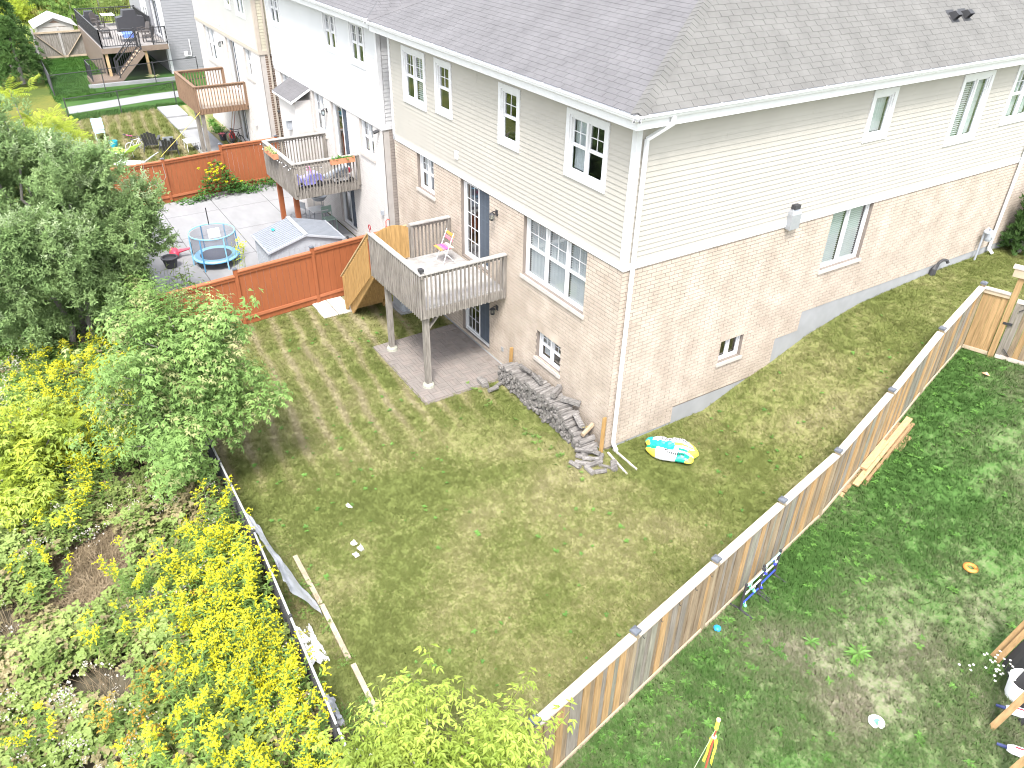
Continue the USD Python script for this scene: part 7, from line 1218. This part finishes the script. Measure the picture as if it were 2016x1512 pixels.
T = Thing('string_lights', 'string of little white bulbs along the rails of the deck with rust-red posts', 'string lights', (-17.2, -2.3, 3.3)); wq = []; pts = [(-17.2, .0), (-17.2, -2.3), (-14.05, -2.3), (-14.02, -1.0)]
for a, b in zip(pts, pts[1:]):
    L = np.hypot(b[0] - a[0], b[1] - a[1]); n = int(L / .22)
    for i in range(n): t = i / n; x, y = a[0] + (b[0] - a[0]) * t, a[1] + (b[1] - a[1]) * t; z = 3.24 - .12 * abs(math.sin(i * 1.3)); wq.append((x, y, z)); T.part('bulb', MB().ball((x - .02, y - .03, z - .03), .022, 1), WHITE)
T.part('cord', MB().tube(wq, .006, 4), BLACKP)
table('folding_table', 'small table with a white patterned top under the grey deck with rust-red posts', -16.55, -.75, .03, .6, .6, .72, WHITE, GREYM); T = Thing('wash_basin', 'grey metal basin on a stand against the wall under the grey deck with rust-red posts', 'basin', (-17.0, -.45, 0)); T.part('bowl', MB().lathe([(0, .92), (.2, .94), (.27, 1.05), (.29, 1.06), (.29, 1.02), (.2, .9), (0, .88)], (-17.0, -.5, 0), 18), GALV)
for k in range(3): a = k * 2.1; T.part('leg', MB().tube([(-17.0 + .2 * math.cos(a), -.5 + .2 * math.sin(a), .93), (-17.0 + .26 * math.cos(a), -.5 + .26 * math.sin(a), .03)], .015), GALV)
for i, (x, y, rz, lb) in enumerate(((-17.1, -1.35, .4, 'pale metal chair between the rust-red deck posts'), (-16.1, -.5, 1.6, 'dull green metal chair beside the patterned table'))):
    T = Thing('metal_chair', lb, 'chair', (x, y, .03), rz, local=True); m = (GALV, plain('dull_green', (.25, .34, .29), .5))[i]; T.part('seat', MB().box(-.2, -.2, .42, .2, .2, .45), m); T.part('backrest', MB().box(-.2, .2, .6, .2, .22, .85), m)
    for sx in (-.19, .19): T.part('leg', MB().tube([(sx, -.2, .43), (sx, -.22, 0)], .013), m); T.part('leg', MB().tube([(sx, .21, .85), (sx, .21, .43), (sx, .24, 0)], .013), m)
for k, (x, y) in enumerate(((-14.95, -.28), (-14.75, -.22), (-14.55, -.42))): single('shoe', MB().ball((x, y, .07), .11, 1, (.9, .5, .4)), BLACKP, 'dark shoe on the concrete beside the lower patio door of the white house', 'shoe', 'shoes by the lower patio door')
T = Thing('flowering_vine', 'green vine with yellow flowers climbing the far red fence', 'vine', (-21.8, -3.0, 0)); rr = np.random.default_rng(250); m, fl_ = MB(), MB()
for _ in range(900):
    y = -3.0 + rr.normal(0, .75); h = max(.05, 1.45 * math.exp(-((y + 3.0) / .75) ** 2) * rr.uniform(.1, 1.0)); p = np.array([-22.05 + .1 + rr.uniform(0, .65) * (1.5 - h) / 1.5, y, h]); leaf(m, p, rnd_dir(rr, -.1), .15 * rr.uniform(.6, 1.2), .085, (0, 0, 1), .1, .3)
for _ in range(26):
    p = np.array([-21.75 + rr.uniform(-.1, .2), -3.1 + rr.normal(0, .3), 1.05 + rr.normal(0, .28)])
    for k in range(6): a = k * 1.05; leaf(fl_, p, (.4 * math.cos(a) + .3, math.sin(a), math.cos(a) * .7 + .4), .075, .05, (1, 0, 1))
T.part('leaves', m, LF_VINE); T.part('flowers', fl_, FL_GR)
m = MB(); [leaf(m, np.array([rr.uniform(-22.3, -21.7), rr.uniform(-2.6, .0), rr.uniform(.03, .3)]), rnd_dir(rr, 0), .13, .06, (0, 0, 1), .1, .3) for _ in range(500)]; single('vine_ground_cover', m, LF_VINE, 'low green creeper along the foot of the far red fence', 'creeper', kind='stuff')
T = Thing('bare_shrub', 'bare twisted pale branches in front of the far red fence', 'shrub', (-21.85, -5.35, 0)); b = np.array([-21.85, -5.3, 0]); T.part('stem', MB().tube([b, b + [.05, -.1, .5], b + [0, 0, .8]], [.03, .025, .02]), BARKP)
for dx in ((-.0, -.5, 1.75), (.05, -.12, 1.6), (0, .35, 1.65), (.1, .12, 1.2)): T.part('branch', MB().tube([b + [0, 0, .7], b + [dx[0], dx[1] * .9, .7 + (dx[2] - .7) * .45], b + [dx[0], dx[1] * .8, dx[2]]], [.018, .013, .006]), BARKP)
for i, (x, y, h, n, lb) in enumerate(((-13.3, -6.5, .9, 120, 'straggly weeds growing at the concrete edge behind the red fence'), (-13.6, -4.45, 1.1, 40, 'tall yellow-flowered weed beside the metal shed'), (-11.9, -7.0, .7, 90, 'low weeds at the corner of the concrete patio behind the red fence'))):
    m = MB(); rr = np.random.default_rng(260 + i)
    for _ in range(n): p = np.array([x, y, 0]) + np.array([*rr.normal(0, .25 if i != 1 else .1, 2), rr.uniform(.05, h)]); leaf(m, p, rnd_dir(rr, 0), .16, .045, (0, 0, 1), .1, .3)
    for _ in range(8): q = np.r_[x + rr.normal(0, .2), y + rr.normal(0, .2), 0]; m.tube([q, q + [.05, .05, h * 1.1]], .005, 3, cap=False)
    if i == 1: T = Thing('weed_plant', lb, 'weed', (x, y, 0)); T.part('leaves', m, LF_SUM); f2 = MB(); [leaf(f2, np.array([x, y, 1.2]) + rr.normal(0, .1, 3), rnd_dir(rr), .08, .06, (0, 0, 1)) for _ in range(40)]; T.part('flowers', f2, FL_GR)
    else: single('weed_plant', m, (LF_BRAM, LF_SUM, LF_GR)[i], lb, 'weed')
# far meadow: scattered bushes and yellow growth
far = np.random.default_rng(301)
bush_labels = ['dark green bush in the meadow behind the beige plastic shed', 'green bush at the top edge behind the black-railed deck', 'rounded bush at the top edge, left of the plastic shed', 'pale bush on the meadow above the far cedar', 'bush in the far meadow to the right of the plastic shed']
for i, (x, y, R) in enumerate(((-70, -2.2, 1.5), (-76, .8, 2.0), (-80, -4.5, 1.4), (-72, -6.5, 1.2), (-84, -1.5, 2.2))):
    T = Thing('meadow_bush', bush_labels[i], 'bush', (x, y, 0)); P, Dn = shell_points(far, 200, (x, y, R * .7), (R, R, R * .9), .4); T.part('stem', MB().tube([(x, y, 0), (x, y, R)], [.06, .02], 5), BARKM); crown(T, 'crown', [(spray_lance(300 + i * 3 + k, 16, .6, .2, .1), (LF_DARK, LF_BRAM, LF_DARK, LF_SUM, LF_BRAM)[i]) for k in range(2)], P, Dn, .9, 1.4, 310 + i)
p, r = scatter(Polygon([(-100, -9), (-61, -8), (-61, 8), (-100, 10)]), 1.6, 303); n = len(p); instancer('/World/meadow_growth', [(bramble(320, 14, .35, .2, .09), LF_SUM), (bramble(321, 14, .35, .2, .09), FL_OLD), (tuft(14, .55, .05, .3, .6, 322), MEAD), (tuft(14, .5, .05, .3, .6, 323), LF_BRAM)], np.c_[p, np.zeros(n)], quats_from(np.c_[np.zeros((n, 2)), np.ones(n)], r.uniform(0, 6, n)), r.uniform(.6, 1.4, n), r.choice(4, n, p=(.15, .12, .45, .28)), 'tall yellow-green meadow growth beyond the last yard', 'meadow', 'stuff')
